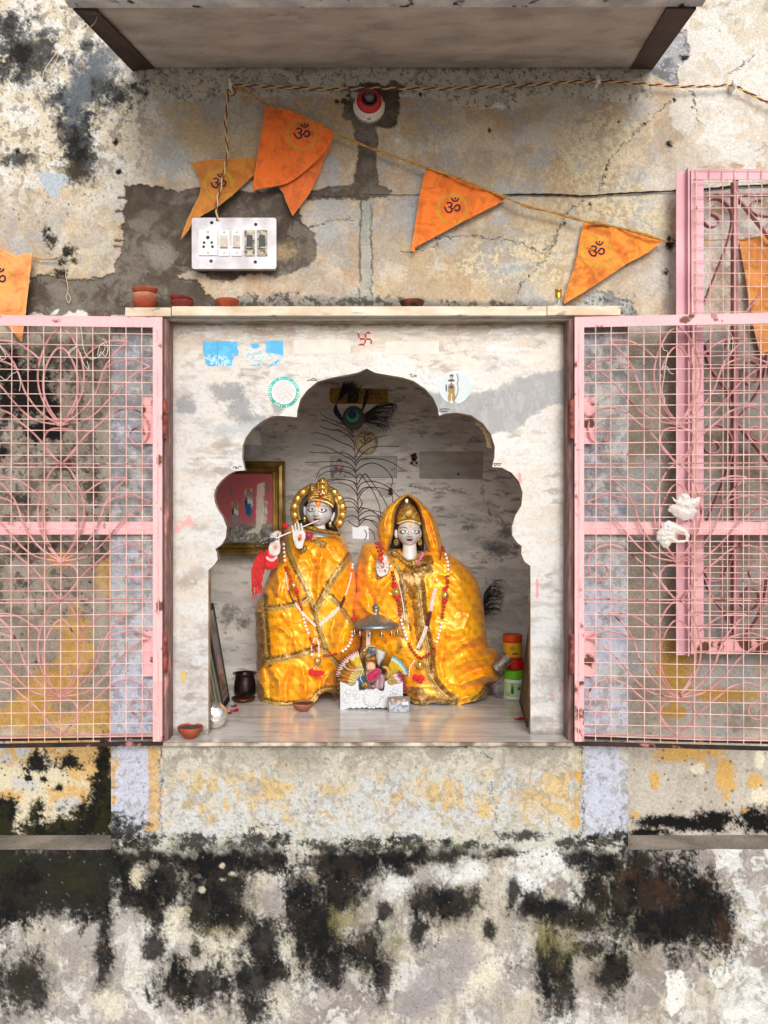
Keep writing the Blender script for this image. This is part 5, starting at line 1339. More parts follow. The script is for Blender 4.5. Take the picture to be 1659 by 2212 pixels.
# ---- heads: one continuous surface, painted features
def head(cx, cy, y0, hw, up, down, feats, neck, nose, mouth, yaw=0.0, turn=0):
    nu, nv = 150, 130
    V = []; 
    s_ = (D + y0) / D; k = K * s_
    th = np.linspace(0, 2 * math.pi, nu, endpoint=False); ph = np.linspace(.02, math.pi - .02, nv)
    TH, PH = np.meshgrid(th, ph)
    dx = np.sin(PH) * np.sin(TH); dyv = np.sin(PH) * np.cos(TH); dz = np.cos(PH)      # dyv>0 towards the viewer
    x = dx * hw; z = np.where(dz > 0, dz * up, dz * down)
    low_ = np.clip(-dz, 0, 1)
    x = x * (1 - .30 * low_ ** 2.2)
    dep = hw * 1.08
    yy = dyv * dep * (1 - .10 * low_ ** 2)
    f = np.clip(dyv, 0, 1)
    g = lambda ax, az, sx, sz: np.exp(-((x - ax) / sx) ** 2 - ((z - az) / sz) ** 2)
    nx, nz = nose
    yy += f * (hw * .26 * g(nx, nz, hw * .15, hw * .16) + hw * .13 * g(nx, nz + hw * .26, hw * .11, hw * .30)          # tip, bridge
              + hw * .08 * (g(nx - hw * .16, nz - hw * .03, hw * .09, hw * .09) + g(nx + hw * .16, nz - hw * .03, hw * .09, hw * .09))
              - hw * .07 * g(nx - hw * .42, nz + hw * .36, hw * .24, hw * .13) - hw * .07 * g(nx + hw * .42, nz + hw * .36, hw * .24, hw * .13)
              + hw * .05 * g(nx, nz + hw * .62, hw * .6, hw * .12)
              + hw * .10 * g(mouth[0], mouth[1] + 1.1, hw * .22, hw * .05) + hw * .09 * g(mouth[0], mouth[1] - 1.6, hw * .17, hw * .06) - hw * .04 * g(mouth[0], mouth[1] - .1, hw * .24, hw * .025)
              + hw * .10 * g(mouth[0], -down * .82, hw * .26, hw * .16) - hw * .05 * g(mouth[0], mouth[1] - hw * .22, hw * .22, hw * .07)
              + hw * .06 * (g(nx - hw * .52, nz - hw * .05, hw * .24, hw * .22) + g(nx + hw * .52, nz - hw * .05, hw * .24, hw * .22)))
    Xw = (cx - CX) * k + x * k; Zw = H + (CY - cy) * k + z * k; Yw = y0 - yy * k
    col = np.zeros(x.shape + (3,)) + np.array(c(210, 209, 210, .85))
    col = col * (1 - (.25 * fbm(x + 50, z + 50, 9, 3, 5))[..., None] * .3)
    ok = f > .05
    for (kind, ex, ez, rx, rz, colr, a) in feats:
        lx, lz = x - ex, z - ez
        if kind == 'e': d = np.hypot(lx / rx, lz / rz); M = 1 - sm(.82, 1.12, d)
        elif kind == 'eye': d = np.abs(lz + .10 * rz) / (rz * np.clip(1 - (lx / rx) ** 2, 0, 1) ** .8 + 1e-6); M = (1 - sm(.75, 1.1, d)) * (np.abs(lx) < rx)
        elif kind == 'arc': zc = rz * (1 - (lx / rx) ** 2); M = (1 - sm(.5, 1.25, np.abs(lz - zc))) * (np.abs(lx) < rx)
        elif kind == 'bar': M = (1 - sm(rx * .7, rx * 1.3, np.abs(lx))) * (1 - sm(rz * .9, rz * 1.1, np.abs(lz)))
        M = (M * ok * a)[..., None]
        col = col * (1 - M) + np.array(c(*colr)) * M
    V = np.stack([Xw, Yw, Zw], -1).reshape(-1, 3); C = col.reshape(-1, 3)
    idx = np.arange(nu * nv).reshape(nv, nu)
    F = np.stack([idx[:-1], idx[1:], np.roll(idx, -1, 1)[1:], np.roll(idx, -1, 1)[:-1]], -1).reshape(-1, 4)
    # neck and shoulders in the same mesh
    nb = len(V); nr = 26; ns = 14; NV = []; nxs, ny0, ny1, nr0, nr1 = neck
    for j in range(ns):
        t = j / (ns - 1); r = (nr0 + (nr1 - nr0) * t ** 3) * k
        for i in range(nr):
            a = 2 * math.pi * i / nr
            NV.append(((cx + nxs - CX) * k + r * math.cos(a), y0 + r * .9 * math.sin(a), H + (CY - (ny0 + (ny1 - ny0) * t)) * k))
    V = np.concatenate([V, np.array(NV)]); C = np.concatenate([C, np.zeros((len(NV), 3)) + np.array(c(222, 218, 212, .85))])
    F2 = [(nb + j * nr + i, nb + j * nr + (i + 1) % nr, nb + (j + 1) * nr + (i + 1) % nr, nb + (j + 1) * nr + i) for j in range(ns - 1) for i in range(nr)]
    return np_mesh('head', V, np.concatenate([F, np.array(F2)]), C, smooth=True)

def hand(name, palm, fingers, y0, k, m, par, rem=.0011, thick=.010, label=None):
    """palm outline + tapered finger chains, fused into one surface"""
    s_ = (D + y0) / D
    b = MB(); n = len(palm)
    A = [W(x, y_, y0 - thick / 2) for x, y_ in palm]; B = [W(x, y_, y0 + thick / 2) for x, y_ in palm]
    b.add(A + B, [tuple(range(n)), tuple(range(2 * n - 1, n - 1, -1))] + [(i, i + n, (i + 1) % n + n, (i + 1) % n) for i in range(n)])
    for pts, r0, r1 in fingers:
        P2 = smooth_pts([(p[0], p[1], p[2] if len(p) > 2 else 0) for p in pts], 4)
        q = [W(p.x, p.y, y0 + p.z) for p in P2]; nn = len(q)
        rs = [(r0 + (r1 - r0) * i / (nn - 1)) * K * s_ * (1 + .10 * math.cos(i / nn * 3 * 2 * math.pi)) for i in range(nn)]
        b.tube(q, rs, 8); b.ball(q[-1], rs[-1], 8, 6)
    o = obj(name, b, m, parent=par, label=label)
    md = o.modifiers.new('fuse', 'REMESH'); md.mode = 'VOXEL'; md.voxel_size = rem; md.use_smooth_shade = True
    s2 = o.modifiers.new('soft', 'SMOOTH'); s2.iterations = 3; s2.factor = .5
    return o

def split_obj(name, mb, m, par):
    mk = mb.marks + [(len(mb.v), len(mb.f))]
    for (v0, f0), (v1, f1) in zip(mk[:-1], mk[1:]):
        if v1 <= v0: continue
        b = MB(); b.v = mb.v[v0:v1]; b.f = [tuple(i - v0 for i in f) for f in mb.f[f0:f1]]
        obj(name, b, m, parent=par, smooth=True)
def beads(mb, pts, r, ys, gap=2.05, lift=1.0, sc=(1, 1, 1), jitter=0, offs=0):
    """balls of radius r (grid units) strung along pts, resting on a surface"""
    if hasattr(mb, 'marks'): mb.marks.append((len(mb.v), len(mb.f)))
    P2 = [(p.x, p.y) for p in smooth_pts([(x, y_, 0) for x, y_ in pts], 6)]
    acc = 0; nxt = r + offs
    for (a, b_) in zip(P2[:-1], P2[1:]):
        L = math.hypot(b_[0] - a[0], b_[1] - a[1])
        while nxt <= acc + L:
            t = (nxt - acc) / (L + 1e-9); px = a[0] + (b_[0] - a[0]) * t; py = a[1] + (b_[1] - a[1]) * t
            yy = float(ys(px, py)[0]) if callable(ys) else ys
            rr = r * K * (D + yy) / D
            mb.ball(W(px, py, yy - rr * lift), rr, 8, 6, sc)
            nxt += gap * r
        acc += L

def strip(name, pts, ys, r, m, par, lift=.002, flat_=.4):
    P2 = smooth_pts([(x, y_, 0) for x, y_ in pts], 6); q = []
    for p in P2:
        yy = float(ys(p.x, p.y)[0]) if callable(ys) else ys
        q.append(W(p.x, p.y, yy - lift))
    b = MB(); b.tube(q, r, 6); return obj(name, b, m, parent=par)

# =================================================== the flute player (left statue)
kx = thing('statue', W(660, 1526, .33), 'white marble statue with gold crown and halo in yellow brocade, hands raised to a flute', 'statue', 'pair of draped marble statues')
k_out = z1([(640,592),(700,600),(800,630),(900,640),(940,660),(980,720),(1005,790),(1022,840),(1045,930),(1056,1000),(1062,1100),(1050,1200),(1040,1300),(1060,1400),(1080,1450),(1095,1520),(1090,1580),(1060,1640),(1000,1690),(940,1720),(925,1780),(912,1840),(915,1930),(915,2022),(880,2020),(860,1960),(835,1945),(790,1952),(752,1975),(735,2010),(705,2045),(640,2066),(560,2050),(460,2052),(390,2060),(300,2068),(262,2050),(270,2010),(232,1950),(222,1900),(248,1860),(235,1780),(228,1700),(236,1560),(222,1480),(226,1380),(218,1290),(238,1190),(272,1160),(290,1080),(320,1010),(355,930),(400,860),(430,780),(440,700),(458,630),(500,580),(560,575)])
k_inf = [p if p[1] < 1440 else (p[0], p[1] + 0) for p in k_out[:24]] + z1([(960,1800),(940,2300),(240,2300),(225,1900)]) + k_out[44:]
hemK = [(z1([(478,610),(492,700),(515,800),(560,900),(610,1000),(655,1090),(690,1180),(722,1280),(748,1370),(770,1450),(800,1530),(822,1600)]), 5.0, -9),
        (z1([(1012,830),(960,900),(900,975),(850,1050),(800,1140),(755,1225),(735,1265)]), 6.0, -9),
        (z1([(290,1262),(370,1262),(450,1252),(540,1232),(610,1212),(665,1185)]), 4.2, 10),
        (z1([(276,1170),(280,1260),(290,1400),(300,1530),(312,1640),(322,1705)]), 4.0, 13),
        (z1([(322,1705),(420,1685),(520,1668),(620,1640),(700,1612)]), 5.0, 12),
        (z1([(735,1590),(800,1620),(860,1680),(905,1730),(940,1780)]), 4.0, 9),
        (z1([(850,1165),(900,1220),(945,1280),(990,1345),(1020,1385)]), 4.5, 7),
        (z1([(300,2030),(380,2046),(460,2052),(560,2050),(660,2046),(712,2005),(735,1968),(780,1935),(850,1925),(912,1950)]), 4.0, 9),
        (z1([(230,1215),(236,1400),(238,1600),(240,1760)]), 3.0, 0)]
crK = [(z1([(700,620),(760,700),(840,780),(900,870)]), 7, -.007), (z1([(560,900),(640,760),(760,700)]), 8, .006), (z1([(800,700),(760,860),(740,1040),(745,1220)]), 9, .010),
       (z1([(380,900),(420,1050),(400,1200)]), 8, .009), (z1([(480,900),(500,1050),(540,1180)]), 6, -.009), (z1([(330,1050),(380,1150),(520,1240)]), 6, -.008),
       (z1([(350,1380),(480,1430),(560,1560),(570,1640)]), 9, .010), (z1([(440,1320),(520,1480),(500,1640)]), 6, -.010), (z1([(640,1330),(660,1450),(650,1600)]), 7, -.010), (z1([(720,1480),(700,1600)]), 6, .008),
       (z1([(900,1300),(860,1420),(850,1560)]), 8, .010), (z1([(960,1400),(920,1500),(900,1620)]), 6, -.009), (z1([(1040,1180),(990,1300),(960,1420)]), 6, -.008),
       (z1([(340,1760),(420,1850),(450,1980)]), 9, .012), (z1([(520,1760),(470,1880),(480,2030)]), 6, -.011), (z1([(600,1740),(640,1850),(620,2000)]), 8, .011), (z1([(700,1800),(760,1860),(740,1960)]), 6, -.010), (z1([(300,1740),(330,1880),(350,2020)]), 5, -.008),
       (z1([(850,1780),(800,1850),(760,1920)]), 6, .009), (z1([(920,700),(960,820),(930,950)]), 6, .006), (z1([(860,1000),(900,1100),(960,1180)]), 6, -.007),(z1([(660,780),(700,900),(690,1000)]), 5, -.006)]
gK = [(z1([(228,1290),(278,1290),(310,1700),(290,1760),(228,1760)]), ZARI, .9), (z1([(222,1900),(250,1860),(300,1960),(300,2070),(262,2050)]), ZARI, .95),
      (z1([(735,1975),(790,1935),(860,1930),(915,1960),(915,2025),(860,1990),(790,1990)]), ZARI_D, .8)]
K_obj, yK = cloth('brocade_drape', k_out, .445, .125, 62, 801, borders=[(h[0], h[1]) for h in hemK], creases=crK, inflate=k_inf, par=kx, hems=hemK, gold=gK, noise_amp=.006)
# lace collar and lapel
lace = mat('gold_lace', color=c(176, 132, 56), rough=.5, metal=.5, var=c(70, 44, 20), vscale=240, rust=c(236, 206, 128), rscale=260, rlo=.56, bump=1, bscale=500)
relief('lace_collar', z3([(480,1050),(560,1040),(640,1060),(740,1090),(860,1110),(980,1130),(1080,1150),(1150,1190),(1130,1240),(1040,1210),(900,1200),(780,1180),(660,1150),(560,1130),(490,1120)]), .352, .010, 5, lace, kx)
relief('lace_lapel', z3([(580,1320),(660,1300),(760,1310),(860,1340),(890,1380),(860,1440),(780,1470),(700,1470),(620,1420),(560,1400)]), .338, .008, 5, lace, kx)
relief('lace_cuff', z3([(360,1500),(440,1440),(480,1400),(530,1430),(520,1500),(470,1560),(400,1590)]), .318, .010, 5, lace, kx)
relief('satin_bow', z3([(480,1150),(540,1150),(600,1190),(625,1240),(600,1290),(540,1300),(480,1290),(470,1220)]), .335, .012, 7, mat('magenta_satin', color=c(150, 20, 70), rough=.4, sheen=.4), kx)
# head
feK = []
for (ex, ez, mir) in ((-12.0, 8.4, -1), (8.6, 7.2, 1)):
    feK += [('e', ex + 2.0 * mir, ez - .6, 9.6, 4.6, (150, 96, 100), .5), ('eye', ex + 1.6 * mir, ez - .4, 9.6, 5.2, (30, 20, 26), 1), ('eye', ex + .2 * mir, ez + .3, 7.2, 3.9, (240, 236, 232), 1),
            ('e', ex + .2, ez + .2, 2.7, 2.9, (70, 50, 42), 1), ('e', ex + .2, ez + .2, 1.9, 2.1, (12, 10, 12), 1), ('e', ex + 7 * mir, ez - .2, 1.6, 1.6, (214, 110, 130), .7), ('arc', ex + .8 * mir, ez + 5.6, 9.5, 3.2, (46, 36, 40), .9)]
feK += [('e', -2.8, -12.6, 7.2, 2.3, (104, 10, 26), 1), ('e', -5.5, -11.2, 2.6, 1.2, (104, 10, 26), 1), ('e', .4, -11.3, 2.6, 1.2, (104, 10, 26), 1), ('e', -9.8, -11.2, 1.8, .8, (90, 20, 34), .8), ('e', 4.8, -12.0, 2.0, .8, (90, 20, 34), .8),
        ('bar', -3.6, 21.5, 1.3, 7, (150, 34, 32), .9), ('bar', 5.0, 21.5, 1.3, 7, (150, 34, 32), .9), ('e', .8, 16.2, 5.4, 5.0, (244, 128, 48), 1), ('e', 1.0, 22.5, 3.2, 3.8, (246, 150, 80), .75),
        ('e', -20.5, -5, 1.1, 1.1, (110, 60, 60), .9), ('e', 16.0, -9.6, 1.1, 1.1, (150, 90, 90), .8), ('e', -6.2, -6.0, 1.1, .8, (90, 60, 60), .8), ('e', -1.6, -6.0, 1.1, .8, (90, 60, 60), .8)]
hm = head(688.5, 1109, .395, 28.5, 38, 29.5, feK, (2, 1128, 1160, 12, 22), (-3.9, -3.6), (-2.8, -12.4))
o = obj('figure', hm, M_stone, parent=kx)
for px_, n_ in ((659.5, -1), (719, 1)):
    relief('ear', z3([(450,690),(480,680),(505,720),(500,800),(490,860),(465,860),(450,790)]) if n_ < 0 else z3([(1010,790),(1040,800),(1030,880),(1000,950),(960,990),(955,920),(985,840)]), .400, .008, 3, mat('ear_stone_%d' % n_, color=c(214, 216, 220, .85), rough=.35), kx)
relief('hair', z3([(520,560),(450,650),(430,800),(440,900),(350,950),(330,1000),(420,1060),(480,1080),(520,1060),(700,1000),(860,1060),(900,1130),(1000,1140),(1100,1150),(1060,1060),(1010,980),(1040,820),(1060,700),(1040,590),(960,520),(700,480)]), .432, .018, 8, M_hair, kx)
# crown
relief('crown', z3([(520,560),(535,500),(540,420),(560,260),(600,245),(640,250),(650,300),(690,330),(700,230),(740,170),(810,140),(870,165),(905,230),(940,300),(950,400),(1000,440),(1040,520),(1045,600),(1010,700),(980,690),(960,640),(880,600),(760,570),(650,560),(580,590)]), .372, .030, 26, M_goldd, kx,
       bumpf=lambda x, y: .003 * np.sin(x * .9) * (y < 1062) + .002 * np.sin(y * 1.4))
b = MB(); b.tube([W(*p, .352) for p in z3([(545,590),(600,560),(700,562),(800,580),(900,612),(975,660),(1000,700)])], .003, 8)
for t in range(26):
    a = t / 25; p = z3([(560 + 430 * a, 530 - 60 * math.sin(a * 3.1) + 60 * a)])[0]; b.ball(W(p[0], p[1], .345), .0022, 6, 5)
obj('crown_band', b, M_gold, parent=kx)
b = MB(); b.ball(W(*z3([(768, 470)])[0], .338), .0075, 12, 8, (1, .5, 1)); obj('crown_jewel', b, M_redb, parent=kx)
b = MB()
for zz, rr in ((200, 26), (300, 34), (400, 30)):
    for q in range(7):
        a = -1 + 2 * q / 6; p0 = z3([(805 + a * rr, zz + 40 + abs(a) * 20)])[0]; p1 = z3([(805 + a * rr * 1.9, zz - 20 + abs(a) * 46)])[0]
        b.tube([W(*p0, .340), W(*p1, .342)], [.0026, .0012], 6)
obj('crown_plume', b, M_gold, parent=kx)
# halo: ring, petals and dark disc
hc = (687.5, 1104)
b = MB(); b.tube([W(hc[0] + 43.5 * math.cos(a), hc[1] + 46 * math.sin(a), .452) for a in np.linspace(0, 2 * math.pi, 49)], .0042, 8, cap=False); obj('halo_ring', b, M_gold, parent=kx)
relief('halo_disc', ell(hc[0], hc[1], 43, 45, 32), .462, .003, 10, mat('halo_dark', color=c(80, 72, 68), rough=.6), kx, step=2)
relief('halo_rim', ell(hc[0], hc[1], 61, 60, 40), .470, .006, 8, M_goldd, kx, step=2.2, label='dark gold rim behind the petals')
for i in range(18):
    a = 2 * math.pi * (i + .5) / 18
    cx_, cy_ = hc[0] + 52.5 * math.cos(a), hc[1] + 53 * math.sin(a)
    if cy_ > 1155: continue
    pt = relief('halo_petal', ell(cx_, cy_, 8.6, 9.2, 14, rot=a), .461, .0075, 7, M_gold, kx, step=1.6)
    b = MB(); b.ball(W(cx_ + 1 * math.cos(a), cy_ + math.sin(a), .4525), .0015, 6, 5); obj('stud', b, mat('stud_%d' % i, color=c(90, 50, 24), rough=.5) if i == 0 else bpy.data.materials['stud_0'], parent=pt)
# earrings
for (x, y_) in ((468, 915), (948, 1010)):
    b = MB(); p = z3([(x, y_)])[0]; b.ball(W(*p, .372), .0065, 12, 8, (.75, .5, 1.1)); b.ball(W(p[0], p[1] + 4.5, .371), .003, 8, 6); obj('earring', b, M_gold, parent=kx)
# hands
M_hand = mat('hand_stone', color=c(226, 222, 220, .85), rough=.35, spec=.5, sss=.06, var=c(206, 196, 190, .85), vscale=50)
yh_ = .300
hand('raised_hand', z3([(240,1190),(300,1150),(400,1150),(470,1180),(474,1260),(460,1340),(440,1420),(430,1460),(380,1478),(320,1460),(290,1400),(258,1300)]),
     [(z3([(268,1230),(252,1120),(240,1045)]), 3.2, 2.3), (z3([(320,1220),(306,1110),(296,1015)]), 3.2, 2.3), (z3([(376,1220),(364,1100),(352,1000)]), 3.2, 2.3), (z3([(440,1230),(424,1110),(406,1010)]), 3.1, 2.2), (z3([(440,1330),(470,1250),(462,1170)]), 3.2, 2.4)], yh_, 1, M_hand, kx, label='raised palm with an orange and red mark')
relief('palm_mark', z3([(360,1215),(395,1195),(422,1215),(422,1265),(400,1320),(370,1325),(352,1295)]), yh_ - .0085, .0016, 3, mat('orange_paste', color=c(240, 130, 70), rough=.7), kx, step=.8)
relief('palm_dot', z3([(350,1262),(380,1255),(400,1275),(395,1310),(370,1325),(350,1300)]), yh_ - .0098, .0014, 3, mat('red_paste', color=c(176, 46, 30), rough=.7), kx, step=.8)
z1p = z1
hand('flute_hand', z1([(330,760),(340,720),(360,700),(400,690),(425,700),(432,740),(428,790),(410,815),(370,822),(340,805)]),
     [(z1([(350,720),(352,670,),(362,635),(384,640)]), 2.6, 2.0), (z1([(368,715),(376,655),(386,622),(400,632)]), 2.6, 2.0), (z1([(388,712),(396,650),(406,615),(420,632)]), 2.6, 2.0), (z1([(410,712),(420,660),(428,622),(432,650)]), 2.5, 1.9), (z1([(345,760),(350,715),(372,690),(392,700)]), 2.8, 2.1)], .300, 1, M_hand, kx, label='hand closed round the flute, palm forward')
relief('palm_mark', z1([(378,735),(395,728),(402,745),(392,762),(378,758)]), .292, .0014, 3, bpy.data.materials['orange_paste'], kx, step=.8)
b = MB(); b.tube([W(*z1([(440,560)])[0], .40), W(*z1([(390,640)])[0], .36), W(*z1([(380,790)])[0], .302)], [.018, .016, .013], 10)
relief('sleeve', z1([(310,770),(340,760),(360,800),(400,820),(418,850),(400,900),(380,925),(340,935),(320,940),(290,910),(280,870),(290,820)]), .315, .016, 8, mat('red_satin', color=c(214, 16, 24), rough=.4, sheen=.3, bump=.6, bscale=40), kx)
b = MB()
for i in range(7):
    a = i / 6; p = z1([(318 + 78 * a, 836 + 22 * math.sin(a * 3.14) - 4 * a)])[0]; b.ball(W(*p, .292), .0042, 8, 6, (1, .6, 1.25))
obj('bangle', b, mat('pink_bangle', color=c(244, 180, 196), rough=.3), parent=kx)
Rr = random.Random(4)
b = MB()
for i in range(46):
    x0 = Rr.uniform(262, 336); y0_ = Rr.uniform(780, 850)
    pts = [(x0, y0_), (x0 - 30 - Rr.uniform(0, 20), y0_ + 70), (x0 - 50 - Rr.uniform(0, 24), y0_ + 150), (x0 - 60 + Rr.uniform(-22, 20), y0_ + 220 + Rr.uniform(-60, 120))]
    P2 = smooth_pts([(*p, 0) for p in z1(pts)], 4); b.tube([W(p.x, p.y, .325 + Rr.uniform(-.01, .012)) for p in P2], [.0042 - .0030 * k / len(P2) for k in range(len(P2))], 5)
obj('thread_tassel', b, M_red, parent=kx)

fl = thing('flute', W(688, 1124, .30), 'thin silver flute with a dark beaded end, held to the lips of the left statue', 'flute')
fa, fb_ = W(*z1([(232, 742)])[0], .268), W(*z1([(745, 524)])[0], .345)
b = MB(); b.tube([fa.lerp(fb_, .2), fa.lerp(fb_, 1.0)], .0019, 8); obj('tube', b, mat('flute_silver', color=c(222, 206, 196), rough=.3, metal=.5), parent=fl)
b = MB()
for i in range(12):
    t = i / 11 * .28; p = fa.lerp(fb_, t); b.ball(p + Vector((0, -.002, Rr.uniform(-.002, .002))), Rr.uniform(.004, .0075), 8, 6, (1.1, .8, .8))
obj('beaded_end', b, mat('dark_silver_beads', color=c(92, 78, 76), rough=.25, metal=.6, var=c(30, 22, 22), vscale=200), parent=fl)

# garland of the left statue
def gold_bead(px, py, ys, r, par):
    yy = float(ys(px, py)[0]); rr = r * K * (D + yy) / D
    b = MB(); M4 = Matrix.Translation(W(px, py, yy - rr * .9))
    V = []; F = []
    seg, rg = 24, 12
    for i in range(rg + 1):
        a = math.pi * i / rg
        for k in range(seg):
            t = 2 * math.pi * k / seg; q = rr * (1 - .13 * (.5 + .5 * math.cos(t * 6)) * math.sin(a))
            V.append(M4 @ Vector((q * math.sin(a) * math.cos(t), q * math.sin(a) * math.sin(t), q * math.cos(a))))
    for i in range(rg):
        for k in range(seg): F.append((i * seg + k, (i + 1) * seg + k, (i + 1) * seg + (k + 1) % seg, i * seg + (k + 1) % seg))
    b.add(V, F); obj('gold_bead', b, M_gold, parent=par, smooth=True)
def pom(px, py, ys, r, par, name='pompom', m=None, seed=1, lift=.004):
    R_ = random.Random(seed + int(px)); yy = float(ys(px, py)[0]) if callable(ys) else ys; rr = r * K * (D + yy) / D
    b = MB(); ctr = W(px, py, yy - rr * .7 - lift)
    for i in range(90):
        v = Vector((R_.gauss(0, 1), R_.gauss(0, 1), R_.gauss(0, 1))).normalized()
        b.tube([ctr + v * rr * .2, ctr + v * rr * R_.uniform(.8, 1.08)], [rr * .2, rr * .06], 4)
    b.ball(ctr, rr * .75, 8, 6); obj(name, b, m or M_red, parent=par)
gk = thing('bead_garland', W(668, 1330, .32), 'long red and white bead garland with gold beads and red pompoms on the left statue', 'garland', 'bead garlands on the statues')
rb_, wb2, db = MB(), MB(), MB()
for q_ in (rb_, wb2, db): q_.marks = []
beads(rb_, z1([(468,600),(456,640),(458,680)]), 3.8, yK); beads(rb_, z1([(470,900),(485,940),(505,985),(520,1015)]), 3.6, yK, sc=(1.25, 1, .8)); beads(rb_, z1([(562,1120),(578,1170),(598,1225),(612,1275)]), 3.0, yK)
beads(rb_, z1([(676,1490),(692,1540),(715,1580),(730,1620)]), 3.0, yK); beads(rb_, z1([(780,1645),(820,1645),(880,1635),(915,1625)]), 3.2, yK)
beads(wb2, z1([(458,712),(460,780),(466,860)]), 3.3, yK, gap=2.6); beads(wb2, z1([(618,1300),(630,1370),(655,1440),(668,1480)]), 3.2, yK, gap=2.5); beads(wb2, z1([(935,1615),(975,1590),(1005,1550),(1024,1500),(1030,1440)]), 3.4, yK, gap=2.4); beads(wb2, z1([(1030,880),(1026,920)]), 3.2, yK)
for o_ in (-2.2, .6, 3.2):
    sh_ = lambda L: [(x + o_ * .3, y_ + o_) for x, y_ in z1(L)]
    beads(wb2, sh_([(555,1215),(590,1262),(640,1320),(690,1370),(725,1400)]), 1.5, yK); beads(wb2, sh_([(755,1398),(800,1350),(860,1305),(915,1250)]), 1.5, yK)
    beads(db, sh_([(500,1110),(515,1150),(540,1200)]), 1.9, yK); beads(db, sh_([(925,1240),(945,1200),(965,1160)]), 1.9, yK)
beads(wb2, z1([(482,930),(478,1000),(492,1080),(500,1110)]), 1.6, yK); beads(wb2, z1([(970,1150),(990,1090),(1010,1020),(1022,950)]), 1.7, yK)
beads(wb2, z1([(715,1500),(690,1560),(688,1610)]), 2.0, yK); beads(wb2, z1([(732,1500),(748,1560),(750,1620)]), 2.0, yK); beads(wb2, z1([(690,1625),(692,1640)]), 3.8, yK); beads(wb2, z1([(748,1630),(750,1645)]), 3.8, yK)
beads(wb2, z1([(718,1455),(735,1455)]), 6.0, yK, sc=(1.1, 1, 1)); beads(wb2, z1([(726,1725),(706,1760)]), 1.1, yK); beads(wb2, z1([(726,1725),(748,1760)]), 1.1, yK)
split_obj('red_bead_strand', rb_, M_redb, gk); split_obj('white_bead_strand', wb2, M_wht, gk); split_obj('maroon_bead_strand', db, M_dkbead, gk)
gold_bead(*z1([(540, 1065)])[0], yK, 8.6, gk); gold_bead(*z1([(735, 1690)])[0], yK, 9.8, gk)
for i, (p, r) in enumerate((((472, 570), 7), ((518, 1030), 5.5), ((562, 1108), 7), ((690, 1785), 8), ((735, 1795), 8), ((770, 1790), 7), ((1030, 1335), 5))): pom(*z1([p])[0], yK, r, gk, seed=i)

# =================================================== the veiled statue (right)
rx_ = thing('statue', W(890, 1526, .33), 'white marble statue with a veil drawn over its gold crown, wrapped in orange yellow brocade', 'statue', 'pair of draped marble statues')
r_out = z2([(265,712),(300,702),(340,700),(380,690),(430,740),(470,770),(520,745),(575,740),(640,800),(760,770),(830,740),(900,735),(960,782),(1050,842),(1150,932),(1195,1000),(1222,1070),(1248,1180),(1262,1300),(1278,1450),(1290,1558),(1340,1556),(1368,1590),(1388,1670),(1378,1740),(1392,1790),(1380,1830),(1310,1850),(1276,1862),(1290,1900),(1322,1940),(1260,1965),(1190,1990),(1100,2010),(1040,2032),(980,2020),(900,2012),(830,2010),(760,2030),(680,2010),(640,1970),(600,1880),(590,1800),(480,1760),(420,1700),(300,1700),(250,1600),(262,1480),(230,1400),(196,1310),(182,1240),(190,1160),(216,1100),(208,1000),(216,900),(238,800)])
r_inf = r_out[:30] + z2([(1300,2500),(560,2500),(480,1900)]) + r_out[43:]
hemR = [(z2([(690,960),(715,1000),(716,1080),(728,1180),(738,1280),(752,1380),(775,1480),(790,1560),(796,1640),(786,1700),(800,1780),(850,1870),(910,1940),(980,1990)]), 6.0, 16),
        (z2([(690,955),(750,945),(820,938)]), 5.0, 8),
        (z2([(470,780),(500,830),(540,880),(570,930)]), 4.5, 0),
        (z2([(545,900),(590,1000),(600,1100),(606,1200)]), 3.0, -5),
        (z2([(600,1200),(620,1320),(640,1400)]), 3.0, 7),
        (z2([(640,1990),(720,2015),(800,2010),(900,2000),(1000,2018),(1040,1990)]), 4.0, 6),
        (z2([(1180,1990),(1240,1950),(1276,1900),(1296,1868)]), 4.5, 8)]
